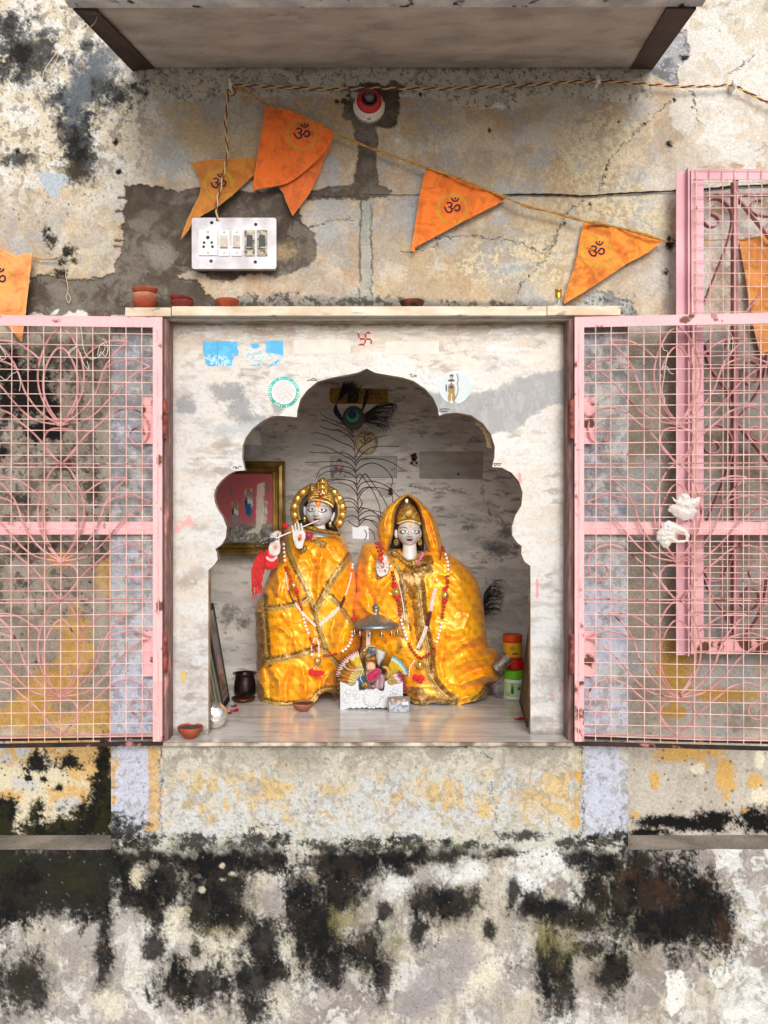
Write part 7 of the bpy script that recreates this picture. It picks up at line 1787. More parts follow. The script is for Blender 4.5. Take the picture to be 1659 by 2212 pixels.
# ------------------------------------------------------------------ bulb hung behind the left lobe
b_ = thing('led_bulb', W(541, 955, .50), 'white and grey LED bulb hanging behind the upper left lobe of the arch', 'bulb')
b = MB(); p = W(541, 963, .46); b.lathe([(.034, .062), (.036, .04), (.036, .016), (.035, .0)], Matrix.Translation(p), 28); obj('body', b, mat('bulb_body', color=c(196, 190, 186), rough=.4), parent=b_, smooth=True)
b = MB(); b.lathe([(.035, 0), (.036, -.012), (.032, -.03), (.022, -.042), (.008, -.048), (.0005, -.049)], Matrix.Translation(p), 28, cap=False); obj('diffuser', b, mat('bulb_diffuser', color=c(150, 146, 152), rough=.3), parent=b_, smooth=True)
b = MB(); b.lathe([(.001, .14), (.012, .14), (.014, .09), (.034, .062)], Matrix.Translation(p), 20, cap=False); b.tube([p + Vector((0, 0, .14)), Vector((p.x, p.y, nzt + .004))], .003, 6); obj('cap_and_flex', b, mat('bulb_cap', color=c(170, 160, 150), rough=.4), parent=b_)

# ------------------------------------------------------------------ stickers and marks on the marble
def sheet(name, poly, y, m, par, label=None, thick=.0004, lift=.0006, colr=None):
    b = MB(); A0 = [W(x, y_, y - lift) for x, y_ in poly]; n = len(A0); B0 = [p + Vector((0, thick, 0)) for p in A0]
    b.add(A0 + B0, [tuple(range(n)), tuple(range(2 * n - 1, n - 1, -1))] + [(i, i + n, (i + 1) % n + n, (i + 1) % n) for i in range(n)])
    return obj(name, b, m, parent=par, label=label)
def painted(name, x0, y0_, x1, y1, y, base, fn, keep, m, par, label, step=1.0, lift=.0006):
    C_ = Canvas(np.arange(x0, x1 + step, step), np.arange(y0_, y1 + step, step), base); fn(C_)
    return obj(name, C_.mesh(name, lambda X, Y: y - lift + 0 * X, keep=keep, smooth=False), m, parent=par, label=label)
M_stk = mat('sticker_print', attr='Col', rough=.4, spec=.4)
yp = Y_PANEL
BL = np.array(c(74, 172, 224, .85))
def blue_fn(C_):
    C_.mix(sm(.5, .7, C_.noise(18, 4, 950)), np.array(c(100, 190, 236, .85)), .7); C_.mix(sm(.62, .68, C_.noise(6, 4, 951)) * sm(760, 775, C_.Y), np.array(c(206, 228, 236, .9)), .7)
    C_.mix((np.abs(C_.X - 470 + .02 * (C_.Y - 740)) < 1) , np.array(c(90, 110, 120)), .6)
def zs(L): return [(356.6 + x * .248, 658.3 + y * .248) for x, y in L]
painted('sticker', 436, 735, 520, 794, yp, BL, blue_fn, zs([(328,318),(500,316),(560,318),(622,320),(632,350),(628,385),(642,400),(636,440),(600,450),(585,490),(600,520),(596,534),(505,534),(498,470),(486,520),(480,536),(380,534),(352,510),(348,470),(356,450),(330,420)]), M_stk, shrine, 'torn blue sticker, left piece')
painted('sticker', 568, 733, 614, 794, yp, BL, blue_fn, zs([(862,316),(940,310),(1028,312),(1030,400),(1028,455),(1000,462),(990,430),(930,420),(890,424),(876,400),(884,372)]), M_stk, shrine, 'torn blue sticker, right piece')
painted('sticker', 540, 738, 562, 754, yp, BL, blue_fn, zs([(748,345),(780,334),(815,340),(820,362),(800,380),(770,382),(750,366)]), M_stk, shrine, 'small round scrap of blue sticker')
painted('sticker', 573, 775, 606, 794, yp, BL, blue_fn, zs([(890,526),(900,508),(940,506),(978,480),(1000,482),(996,508),(960,530),(910,534)]), M_stk, shrine, 'curved bottom scrap of blue sticker')
painted('sticker', 536, 780, 572, 794, yp, BL, blue_fn, zs([(730,526),(800,516),(850,502),(852,514),(830,532),(760,532)]), M_stk, shrine, 'thin bottom scrap of blue sticker')
painted('sticker', 528, 755, 600, 785, yp, np.array(c(206, 216, 214, .85)), lambda C_: C_.mix(sm(.5, .6, C_.noise(4, 4, 955)), np.array(c(150, 176, 184, .85)), .7), zs([(700,398),(860,396),(870,430),(960,424),(975,440),(950,470),(860,480),(850,494),(710,492),(706,450)]), M_stk, shrine, 'rubbed off middle of the blue sticker', lift=.0003)
M_tape = mat('old_tape', color=c(234, 230, 222, .74), rough=.4, var=c(228, 220, 208, .72), vscale=30)
sheet('tape_strip', zs([(1122,306),(1470,298),(1490,330),(1500,300),(1600,304),(1616,340),(1614,426),(1130,428),(1118,400)]), yp, M_tape, shrine, 'yellowed blank tape strip left of the red emblem')
for a, b2_ in ((833, 889), (890.5, 948), (949.5, 1003)):
    sheet('tape_square', [(a, 737 + (a - 833) * .005), (b2_, 737), (b2_, 790 - (b2_ - 889) * .08), (a, 794 - (a - 833) * .06)] if False else [(a * .575 + 0, 0)] and [((a - 833) * .682 + 832, 739), ((b2_ - 833) * .682 + 832, 737), ((b2_ - 833) * .682 + 832, 765 + (1003 - b2_) * .006), ((a - 833) * .682 + 832, 766)], yp, M_tape, shrine)
# red swastika emblem with dots, a Hindu sign of good fortune
M_emb = mat('coral_emblem', color=c(196, 72, 52, .85), rough=.5); M_dot = mat('emblem_dot', color=c(250, 236, 224, .95), rough=.4)
def z8(L): return [(740.6 + x * .31414, 658.3 + y * .31414) for x, y in L]
em = MB()
for seg_ in ([(108,190),(112,234),(156,234),(198,238),(194,276)], [(196,192),(156,192),(156,234),(152,272),(106,272)]):
    P2 = z8(seg_)
    for a_, b3 in zip(P2[:-1], P2[1:]): em.tube([W(*a_, yp - .0012), W(*b3, yp - .0012)], .0024, 6)
emo = obj('emblem', em, M_emb, parent=shrine, label='small red swastika emblem with white dots above the arch')
for q in z8([(110,190),(112,234),(156,192),(194,192),(156,234),(198,238),(154,272),(108,272),(194,276)]):
    b = MB(); p = W(*q, yp - .0018); b.tube([p, p + Vector((0, -.0016, 0))], .0021, 10); obj('emblem_dot', b, M_dot, parent=emo)
b = MB()
for (x, y_, r) in ((250,372,9),(250,356,5),(244,392,8),(262,388,6),(212,392,5),(256,404,5)):
    p = W(*z8([(x, y_)])[0], yp - .001); b.tube([p, p + Vector((0, -.0006, 0))], r * .31 * K, 8)
obj('silver_scrap', b, mat('silver_paint', color=c(206, 206, 200, .9), rough=.3, metal=.3), parent=shrine)
# green ring sticker with a worn white middle
gc = (613, 847)
def ring_fn(C_):
    r = np.hypot(C_.X - gc[0], C_.Y - gc[1]); a = np.arctan2(C_.Y - gc[1], C_.X - gc[0])
    C_.mix(sm(-1, 1, (C_.Y - gc[1]) * -1 / 14), np.array(c(60, 206, 200, .85)), .55)
    lt = (np.sin(a * 40 + 3 * vnoise(a * 6 + 40, a * 0, 5)) > .2) * (vnoise(a * 5 + 60, a * 0, 8) > .42) * (r > 28.5) * (r < 32.5)
    C_.mix(lt, np.array(c(222, 242, 236, .9)), .85)
    C_.mix(1 - sm(24.6, 25.6, r), np.array(c(214, 212, 216, .8)), 1); C_.mix((np.abs(r - 25.2) < .9), np.array(c(236, 246, 240, .95)), .9)
    m_ = r < 24
    C_.mix(m_ * (r > 18) * (np.sin(a * 18) > .2), np.array(c(222, 210, 196, .88)), .7)
    for q in ([(608,828),(620,848),(632,866)], [(594,842),(606,838),(616,832),(628,824)], [(600,872),(612,862),(630,852),(638,842)], [(592,856),(606,852),(618,860),(626,870)], [(612,850),(600,862)]): C_.crack(q, .9, color=np.array(c(170, 162, 162)), jit=2, seed=int(q[0][0]), a=.6)
painted('round_sticker', 578, 812, 648, 882, yp, np.array(c(52, 160, 146, .85)), ring_fn, ell(gc[0], gc[1], 33.6, 33.8, 40), M_stk, shrine, 'round sticker with a green lettered rim and a worn white middle')
# round blue edged sticker with a standing archer
bc = (983, 836)
def arch_fn(C_):
    r = np.hypot(C_.X - bc[0], C_.Y - bc[1]); a = np.arctan2(C_.Y - bc[1], C_.X - bc[0])
    C_.mix(sm(30.5, 33, r) * (a > -.9) * (a < .9), np.array(c(110, 196, 230, .9)), .8); C_.mix(sm(30.5, 33, r), np.array(c(196, 222, 236, .9)), .5)
    C_.mix(((C_.X % 6 < .8) | (C_.Y % 6 < .8)) * (r < 30), np.array(c(206, 212, 214, .88)), .5)
    e = lambda x, y_, rx, ry, colr: C_.mix(1 - sm(.8, 1.15, np.hypot((C_.X - x) / rx, (C_.Y - y_) / ry)), np.array(c(*colr, .85)), 1)
    e(975, 838, 7.5, 11, (44, 38, 32)); e(975, 838, 6.5, 9, (190, 160, 140)); e(975, 826, 5.5, 5, (232, 226, 220)); e(975, 843, 8, 8, (150, 118, 50)); e(971, 858, 3.8, 11, (164, 130, 52)); e(980, 858, 3.8, 11, (150, 118, 44))
    e(975.5, 812, 4.4, 3.4, (24, 20, 20)); e(975.5, 816, 3.0, 3.6, (176, 150, 130)); e(975, 822, 7.5, 3.2, (60, 48, 44)); e(975, 830, 3, 4, (130, 96, 70)); e(968, 870, 4.6, 1.5, (170, 140, 80)); e(982, 870, 4.8, 1.5, (170, 140, 80)); e(964, 838, 1.6, 9, (50, 44, 44)); e(975, 836, 5.5, 3.4, (40, 34, 30))
    d, _, _ = pline(C_.X, C_.Y, [(987,808),(990,818),(988,830),(990,842),(987,854),(982,862)]); C_.mix(1 - sm(.7, 1.4, d), np.array(c(60, 60, 66)), .9)
    d, _, _ = pline(C_.X, C_.Y, [(987,836),(1000,824),(1012,812)]); C_.mix(1 - sm(.4, 1.0, d), np.array(c(200, 206, 210, .9)), .8)
painted('round_sticker', 945, 798, 1021, 876, yp, np.array(c(212, 220, 224, .74)), arch_fn, ell(bc[0] - .5, bc[1] + .5, 34.5, 35.5, 40), M_stk, shrine, 'round sticker with a pale blue rim and a small standing archer')
# small black scribbles of lettering left along the arch
M_ink = mat('black_ink', color=(.02, .02, .022), rough=.5)
def scrib(pts_list, y=yp, w=.0011, name='worn_letter'):
    b = MB()
    for P_ in pts_list:
        P2 = smooth_pts([(x, y_, 0) for x, y_ in P_], 3); b.ribbon([W(p.x, p.y, y - .0009) for p in P2], (0, 1, 0), w * 1.6, .0006)
    return obj(name, b, M_ink, parent=shrine)
scrib([[(663,822),(672,821),(685,822)], [(672,820),(678,817),(684,821)]]); scrib([[(884,810),(890,808),(888,814),(900,813)], [(893,812),(896,810),(900,812)]])
scrib([[(950,884),(960,883),(971,884)], [(951,884),(951,889),(962,889)], [(956,885),(956,889)], [(962,885),(962,889),(967,888)]]); scrib([[(1066,1001),(1084,1001)], [(1068,1002),(1068,1005),(1072,1005),(1072,1002)], [(1076,1002),(1076,1005),(1082,1004)]])
scrib([[(503,1011),(506,1008),(512,1009),(508,1012),(516,1011)], [(514,1008),(522,1008)]])
# behind: papers and stickers on the back wall
yb_ = Y_BACK - .001
def yel(C_):
    C_.mix(sm(.5, .7, C_.noise(20, 4, 960)), np.array(c(158, 120, 40, .8)), .6)
    fr_ = ((np.abs(C_.X - 717) < .8) | (np.abs(C_.X - 833) < .8)) * (C_.Y > 840) * (C_.Y < 870) | ((np.abs(C_.Y - 840) < .8) | (np.abs(C_.Y - 870) < .8)) * (C_.X > 716) * (C_.X < 834)
    C_.mix(fr_, np.array(c(30, 26, 20)), 1)
nt = painted('lettered_label', 711, 838, 840, 874, yb_, np.array(c(186, 148, 54, .85)), yel, [(714,838),(838,840),(839,873),(716,872),(711,862),(711,846)], M_stk, shrine, 'yellow label with two lines of black Devanagari lettering')
b = MB(); text_on(b, 'श्री गुरु नाम सुखदेव', 775, 850, 12.5, yb_, lift=.0022); text_on(b, 'श्याम जी की चरण दास', 775, 862, 12.5, yb_, lift=.0022); obj('lettering', b, M_ink, parent=nt)
def oval_fn(C_):
    r = np.hypot(C_.X - 791, C_.Y - 957); C_.mix((np.abs(r - 23.5) < 1.6) | (np.abs(r - 19) < .6), np.array(c(150, 132, 90, .8)), .7); C_.mix(sm(.5, .7, C_.noise(6, 4, 966)) * (r > 19), np.array(c(120, 104, 70, .8)), .6)
ov = painted('round_sticker', 764, 930, 818, 984, yb_, np.array(c(222, 206, 168, .85)), oval_fn, ell(791, 957, 25.5, 27.5, 32), M_stk, shrine, 'cream and gold round sticker with an om sign behind the feather')
b = MB(); text_on(b, 'ॐ', 790, 952, 30, yb_, lift=.002); obj('om_sign', b, mat('brown_ink', color=c(60, 44, 36), rough=.6), parent=ov)
def note_fn(C_):
    ed = np.minimum(np.minimum(C_.X - 714, 857 - C_.X), np.minimum(C_.Y - 986, 1032 - C_.Y))
    C_.mix((np.abs(ed - 1.2) < .8), np.array(c(40, 48, 50)), .9); C_.mix((np.abs(ed - 4.5) < 1.2) * (np.sin(C_.X * 1.3 + C_.Y * 1.1) > 0), np.array(c(96, 120, 122)), .8)
    e = lambda x, y_, rx, ry, colr, a=1: C_.mix(1 - sm(.8, 1.15, np.hypot((C_.X - x) / rx, (C_.Y - y_) / ry)), np.array(c(*colr, .85)), a)
    e(732, 1010, 10, 10, (150, 70, 74), .8); e(733, 1004, 6, 9, (196, 180, 170)); e(733, 996, 6, 5, (84, 64, 60)); e(733, 1001, 4, 4.5, (206, 180, 164)); e(748, 998, 4, 4, (120, 120, 116), .6); e(848, 1014, 5, 4, (140, 134, 126), .7)
    C_.mix(sm(.6, .66, C_.noise(5, 4, 970)) * (C_.X < 750) * (C_.Y > 1010), np.array(c(70, 50, 60)), .7)
nt = painted('paper_note', 712, 984, 859, 1034, yb_, np.array(c(196, 194, 190, .85)), note_fn, [(713,985),(858,985),(858,1033),(713,1033)], M_stk, shrine, 'pale printed slip with a blue border and a small bearded figure')
b = MB(); text_on(b, 'कबीर', 790, 993, 8, yb_, lift=.002); text_on(b, 'गुरु ज्ञान', 738, 1017, 12, yb_, rot=.22, lift=.002); obj('lettering', b, M_ink, parent=nt)
def rose(cx, cy, k, lab):
    o = MB()
    r_ = sheet('rose_sticker', [(cx + x * k, cy + y_ * k) for x, y_ in ((-5,-8),(2,-12),(9,-10),(10,0),(7,6),(10,10),(6,13),(3,18),(-2,17),(-4,12),(-10,10),(-5,4),(-6,-3))], yb_, mat('rose_white_%d' % int(cx), color=c(214, 206, 200, .85), rough=.5), shrine, lab)
    for (x, y_, r, mm) in ((2, -3, 7, 'rose_red'), (3, -9, 4, 'rose_dark'), (-3, -7, 3.2, 'rose_dark'), (1, 2, 5, 'rose_red'), (-4, 10, 3.6, 'rose_leaf'), (7, 9, 3.2, 'rose_leaf'), (2, 14, 2, 'rose_leaf')):
        m_ = bpy.data.materials.get(mm) or mat(mm, color=c(*{'rose_red': (116, 40, 40), 'rose_dark': (60, 20, 26), 'rose_leaf': (50, 32, 34)}[mm]), rough=.5)
        b = MB(); p = W(cx + x * k, cy + y_ * k, yb_ - .0013); b.tube([p, p + Vector((0, -.0005, 0))], r * k * K * 1.27, 12); obj('petal' if mm != 'rose_leaf' else 'leaf', b, m_, parent=r_)
rose(893, 991, 1.0, 'small dark red rose sticker'); 
sheet('paper_scrap', [(816,1058),(848,1054),(850,1068),(819,1074)], yb_, mat('grey_paper', color=c(196, 194, 192, .85), rough=.6), shrine, 'torn paper scrap with part of a rose')
rose(843, 1061, .6, 'half hidden rose sticker on a torn scrap')
sheet('paper_scrap', [(761,1135),(796,1137),(797,1165),(762,1163)], .396, mat('white_paper', color=c(214, 216, 222, .85), rough=.6), None, 'white paper tag tied to the foot of the feather').__setitem__('category', 'paper tag')
sheet('paper_scrap', [(748,1100),(775,1104),(776,1120),(754,1126)], yb_, bpy.data.materials['grey_paper'], shrine, 'pale scrap right of the halo')
sheet('tape_sheet', [(906,975),(1044,975),(1043,1035),(906,1034)], yb_, mat('brown_film', color=c(196, 188, 180, .72), rough=.35, var=c(170, 160, 152, .72), vscale=14, vstretch=(1, 1, 3)), shrine, 'brownish clear film rectangle')
b = MB(); p = W(990, 1024, yb_ - .002); b.tube([p, p + Vector((0, -.0015, 0))], .0042, 14); obj('dark_hole', b, M_hole, parent=shrine)
b = MB(); R_ = random.Random(3)                         # glitter lettering along the inside of the right upper lobe
for i in range(34):
    t = i / 33; ang = math.radians(-62 + 66 * t); cx_, cy_ = 1004, 962
    for k in range(3):
        r0 = 50 + R_.uniform(-4, 3); r1 = r0 + R_.uniform(3, 8); aa = ang + R_.uniform(-.02, .02)
        b.tube([W(cx_ + r0 * math.cos(aa), cy_ + (r0 + 4) * math.sin(aa), .02), W(cx_ + r1 * math.cos(aa + .03), cy_ + (r1 + 4) * math.sin(aa + .03), .018)], .0009, 4)
obj('glitter_garland', b, mat('gold_glitter', color=c(226, 200, 156), rough=.3, metal=.4), label='short strip of gold tinsel fixed behind the upper right lobe of the arch', cat='tinsel')

# ------------------------------------------------------------------ carved white seat with the little dressed idol
yc = .262
M_car = mat('carved_white', color=c(222, 224, 230, .75), rough=.5, bump=.15, bscale=160)
ct = thing('carved_seat', W(802, 1536, yc), 'small white carved seat standing in front of the two statues', 'seat')
front = z5([(238,1545),(262,1560),(300,1570),(340,1588),(380,1600),(400,1615),(430,1615),(460,1602),(486,1570),(482,1545),(502,1530),(528,1548),(528,1600),(536,1690),(580,1685),(620,1690),(640,1668),(680,1672),(720,1668),(760,1676),(800,1650),(830,1662),(860,1690),(900,1700),(930,1692),(944,1620),(944,1560),(966,1532),(990,1550),(990,1580),(1020,1600),(1050,1606),(1090,1590),(1150,1582),(1190,1570),(1232,1552),(1232,1960),(1232,2012),(1160,2012),(1160,1975),(1120,1960),(1080,1975),(1040,1950),(1000,1972),(960,1950),(920,1968),(880,1956),(860,1950),(840,1965),(800,1950),(780,1972),(740,1962),(700,1975),(660,1948),(620,1965),(590,1950),(550,1972),(500,1955),(450,1975),(400,1955),(350,1975),(310,1985),(310,2014),(242,2014)])
b = MB(); b.slab(front, yc, yc + .012); obj('front_panel', b, M_car, parent=ct, bevel=.0006)
b = MB(); R_ = random.Random(6)
def petalr(cx, cy, a, L, w_): b.tube([W(cx + L * t * math.cos(a), cy + L * t * math.sin(a), yc - .0005) for t in (0, .35, .7, 1)], [.0008, w_ * 1.5, w_ * 1.4, .0004], 6)
for (x, y_, k) in ((370,1700,1),(340,1840,1),(500,1780,.9),(1110,1690,1),(1060,1780,.8),(900,1760,.8)):
    px_, py_ = z5([(x, y_)])[0]
    for i in range(8): petalr(px_, py_, i * .785 + R_.uniform(-.2, .2), 8.5 * k, .0021 * k)
for i in range(26): px_, py_ = z5([(R_.uniform(280, 560), R_.uniform(1680, 1900))])[0]; petalr(px_, py_, R_.uniform(0, 6), 4, .0011)
for i in range(14): px_, py_ = z5([(R_.uniform(900, 1180), R_.uniform(1680, 1800))])[0]; petalr(px_, py_, R_.uniform(0, 6), 4, .0011)
obj('carved_flowers', b, M_car, parent=ct, smooth=True)
mc = z5([(738, 1812)])[0]
relief('medallion', [(mc[0] + (19.5 + 1.2 * math.cos(k * math.pi)) * math.cos(k * math.pi / 16) , mc[1] + (19 + 1.2 * math.cos(k * math.pi)) * math.sin(k * math.pi / 16)) for k in range(32)], yc, .006, 9, M_car, ct, bumpf=lambda x, y: .0014 * np.sin(np.arctan2(y - mc[1], x - mc[0]) * 10) * np.sin(np.hypot(x - mc[0], y - mc[1]) * .6))
for q in (z5([(270,1600),(270,1930),(560,1930)]), z5([(300,1620),(480,1690),(540,1730)]), z5([(1200,1600),(1010,1640),(960,1690)]), z5([(900,1930),(1190,1930)])): b = MB(); b.tube([W(*p, yc) for p in q], .0012, 5); obj('raised_line', b, M_car, parent=ct)
x0w, x1w = W(*front[0], yc).x, W(870, 0, yc).x; zt2 = W(0, 1497, yc).z
for xx in (x0w, x1w - .008):
    b = MB(); b.box((xx, yc + .0125, Z_FLOOR + .001), (xx + .008, yc + .115, zt2 + .028)); obj('side_panel', b, M_car, parent=ct)
b = MB(); b.box((x0w + .0085, yc + .0125, Z_FLOOR + .02), (x1w - .0085, yc + .115, Z_FLOOR + .03)); obj('seat_board', b, M_car, parent=ct)

um = thing('parasol', W(798, 1500, yc + .06), 'grey metal parasol with small bells round its rim, above the idol', 'parasol')
yu = yc + .06; M_um = mat('grey_cast_metal', color=c(150, 152, 156), rough=.38, metal=.75, var=c(120, 122, 126), vscale=70, bump=.3, bscale=300)
zr = W(0, 1352, yu).z; ux = W(812, 0, yu).x; ur = 50 * K * (D + yu) / D
zt3 = W(0, 1293, yu).z; hh = zt3 - zr
b = MB(); b.lathe([(ur * .2, .004), (ur * .97, -.003), (ur, 0), (ur * .985, .005), (ur * .93, .010), (ur * .80, .0155), (ur * .74, .0185), (ur * .52, .0255), (ur * .40, .031), (ur * .22, .035), (ur * .14, .038), (ur * .12, .043), (ur * .16, .047), (ur * .15, .050), (ur * .09, .053), (ur * .145, .057), (ur * .16, .060), (ur * .14, .066), (ur * .10, hh * .72), (ur * .05, hh * .88), (.0006, hh)], Matrix.Translation((ux, yu, zr)), 48); obj('canopy', b, M_um, parent=um, smooth=True)
b = MB(); px0 = W(795, 0, yu + .01).x; b.box((px0 - .006, yu + .006, Z_FLOOR + .031), (px0 + .007, yu + .014, zr + .006)); obj('post', b, mat('post_white', color=c(226, 214, 196, .9), rough=.5), parent=um)
for i in range(12):
    a = 2 * math.pi * (i + .5) / 12; p = Vector((ux + ur * .95 * math.cos(a), yu + ur * .95 * math.sin(a), zr - .001))
    b = MB(); b.tube([p, p + Vector((0, 0, -.007))], .0007, 5); b.lathe([(.0014, -.006), (.0026, -.008), (.0034, -.014), (.0050, -.019), (.0082, -.022), (.0066, -.0228), (.0005, -.018)], Matrix.Translation(p), 14, cap=False)
    obj('bell', b, mat('bell_metal', color=c(140, 130, 120), rough=.25, metal=.9) if i == 0 else bpy.data.materials['bell_metal'], parent=um, smooth=True)

idol = thing('dressed_idol', W(802, 1500, yc + .06), 'tiny crowned idol in a pleated gold, yellow and pastel costume on the white seat', 'idol')
def fan(cx, cy, a0, a1, r0, r1, y, name, bands, par, pleat=14, amp=.004, seed=1, dome=.01):
    nu, nv = 70, 26; u = np.linspace(0, 1, nu); v = np.linspace(0, 1, nv); U, V_ = np.meshgrid(u, v)
    A_ = np.radians(a0 + (a1 - a0) * U); rr = r0 + (r1 - r0) * V_ * (1 + .05 * np.sin(U * pleat * 6.28) * V_)
    px_, py_ = cx + rr * np.cos(A_), cy - rr * np.sin(A_)
    Yd = y - dome * np.sin(V_ * 2.6) - amp * np.sin(U * pleat * 6.28) * V_ - .003 * fbm(U * 60, V_ * 60, 8, 3, seed)
    P_ = Wn(px_, py_, Yd); C_ = np.zeros(U.shape + (3,)) + np.array(c(*bands[0][1], .9))
    for (t0, colr, gl) in bands:
        m_ = (V_ >= t0 - .04 * (vnoise(U * 14, V_ * 0, seed)))[..., None]; cc = np.array(c(*colr, .9))
        f_ = (fbm(U * 100, V_ * 60, 4, 3, seed + 3) * gl)[..., None]
        C_ = np.where(m_, cc * (1 - f_) + np.array(c(90, 64, 20)) * f_, C_)
    idx = np.arange(nu * nv).reshape(nv, nu); F_ = np.stack([idx[:-1, :-1], idx[1:, :-1], idx[1:, 1:], idx[:-1, 1:]], -1).reshape(-1, 4)
    o = obj(name, np_mesh(name, P_.reshape(-1, 3), F_, C_.reshape(-1, 3), True), mat('costume_' + name + str(seed), attr='Col', rough=.35, metal=.15, bump=.3, bscale=500), parent=par)
    sd_ = o.modifiers.new('t', 'SOLIDIFY'); sd_.thickness = .0012
    return o
B1 = [(0, (206, 176, 96), .2), (.25, (222, 206, 140), .2), (.52, (236, 206, 60), .45), (.82, (214, 226, 206), .1), (.90, (238, 186, 186), .1)]
fan(792, 1470, 106, 172, 10, 66, yc + .055, 'gold_fan', B1, idol, seed=3); fan(826, 1470, 14, 66, 8, 58, yc + .055, 'gold_fan', [(0, (212, 190, 120), .2), (.4, (232, 202, 60), .5), (.84, (220, 226, 212), .1), (.92, (120, 190, 214), .1)], idol, seed=5)
fan(800, 1480, 128, 200, 6, 70, yc + .04, 'orange_skirt', [(0, (60, 120, 160), .1), (.4, (206, 190, 120), .3), (.68, (196, 120, 40), .3), (.86, (150, 104, 30), .4)], idol, seed=7, pleat=9)
fan(818, 1486, -12, 40, 6, 60, yc + .04, 'pink_skirt', [(0, (206, 186, 110), .2), (.45, (196, 160, 90), .3), (.66, (222, 200, 206), .1), (.82, (160, 70, 90), .2)], idol, seed=9, pleat=8)
relief('grey_veil', z5([(800,1040),(860,1030),(920,1060),(960,1080),(930,1180),(880,1240),(860,1300),(830,1260),(810,1180)]), yc + .05, .012, 8, mat('grey_veil', color=c(196, 194, 192, .85), rough=.4, bump=.6), idol)
relief('gold_turban', z5([(540,1120),(560,1050),(620,1000),(700,970),(780,990),(810,1030),(740,1040),(680,1060),(660,1120),(600,1180),(560,1200)]), yc + .045, .012, 8, lace, idol)
for (r_, colr, dy_) in ((70, (70, 130, 100), 0), (44, (40, 60, 150), .003), (22, (190, 40, 90), .006)):
    px_, py_ = z5([(750, 1062)])[0]; relief('turban_jewel', ell(px_, py_, r_ * .13, r_ * .11, 14), yc + .033 - dy_, .003, 4, mat('jewel_%d' % r_, color=c(*colr), rough=.2, coat=.6), idol)
hm = head(801, 1441, yc + .045, 10.5, 14, 11, [('eye', -3.8, 1.6, 3, 1.6, (20, 14, 14), 1), ('eye', 3.8, 1.6, 3, 1.6, (20, 14, 14), 1), ('e', 0, -5, 2.6, 1, (150, 30, 40), 1), ('e', 0, 5.5, 8, 4, (222, 150, 90), .6)], (0, 1446, 1458, 5, 8), (0, -1.6), (0, -5))
obj('face', hm, mat('brass_face', color=c(226, 176, 140), rough=.35), parent=idol)
relief('small_crown', z5([(640,1240),(640,1180),(670,1150),(720,1140),(790,1150),(812,1190),(806,1240),(760,1218),(700,1216)]), yc + .028, .010, 7, lace, idol)
b = MB(); 
for q in (z5([(290,1290),(340,1330),(400,1355),(480,1362),(560,1356),(620,1350)]), z5([(600,1380),(570,1440),(560,1500),(600,1560)]), z5([(610,1060),(650,1010),(720,980),(790,990)])): beads(b, q, 1.15, yc + .018, gap=2.6)
obj('pearl_string', b, M_wht, parent=idol, smooth=True)
relief('magenta_cushion', z5([(650,1440),(690,1400),(760,1350),(840,1330),(885,1350),(888,1400),(850,1470),(790,1530),(720,1568),(670,1540),(650,1490)]), yc + .018, .018, 9, mat('magenta_brocade', color=c(190, 20, 84), rough=.45, sheen=.4, var=c(150, 14, 60), vscale=60), idol)
relief('mauve_cloth', z5([(700,1600),(760,1600),(800,1520),(860,1430),(910,1410),(940,1460),(950,1560),(940,1660),(860,1670),(760,1660)]), yc + .022, .016, 9, mat('mauve_cloth', color=c(190, 160, 166, .85), rough=.5, var=c(130, 92, 104, .85), vscale=30, vstretch=(4, 1, 1)), idol)
relief('gold_ornament', z5([(560,1600),(580,1560),(640,1540),(690,1560),(700,1610),(660,1650),(580,1660)]), yc + .016, .012, 6, lace, idol)
relief('gold_loop', z5([(900,1300),(960,1290),(1010,1330),(1030,1400),(1010,1470),(960,1500),(990,1420),(960,1350),(920,1340)]), yc + .024, .010, 5, mat('ochre_felt', color=c(206, 150, 70), rough=.8), idol)

# little print leaning on the seat
sp = thing('small_picture', W(862, 1541, .225), 'tiny framed print of faded figures leaning on the right foot of the white seat', 'framed picture')
b = MB(); pl = z5([(985,1795),(1345,1775),(1350,2030),(1005,2045)]); b.slab(pl, .228, .234); obj('frame', b, mat('tarnished_frame', color=c(120, 98, 72), rough=.4, metal=.3), parent=sp)
def sp_fn(C_):
    C_.mix(sm(.4, .6, C_.noise(9, 4, 990)), np.array(c(136, 150, 170, .85)), .8); C_.mix(sm(.55, .65, C_.noise(5, 4, 991)) * (C_.Y > 1516), np.array(c(206, 204, 210, .9)), .6); C_.mix((C_.Y < 1514) * 1.0, np.array(c(96, 92, 78)), .8)
    for (x, y_) in ((1070,1835),(1165,1860),(1250,1842)): px_, py_ = z5([(x, y_)])[0]; C_.mix(1 - sm(2.2, 3.6, np.hypot(C_.X - px_, C_.Y - py_)), np.array(c(240, 140, 80)), 1)
    for (x, y_) in ((1240,1892),(1290,1888)): px_, py_ = z5([(x, y_)])[0]; C_.mix(1 - sm(.6, 1.2, np.abs(np.hypot(C_.X - px_, C_.Y - py_) - 2.2)), np.array(c(240, 240, 240)), 1)
painted('print', 838, 1505, 884, 1541, .228, np.array(c(112, 122, 132, .85)), sp_fn, z5([(1005,1808),(1330,1790),(1336,2018),(1020,2030)]), mat('small_print', attr='Col', rough=.2, coat=.4), sp, None)

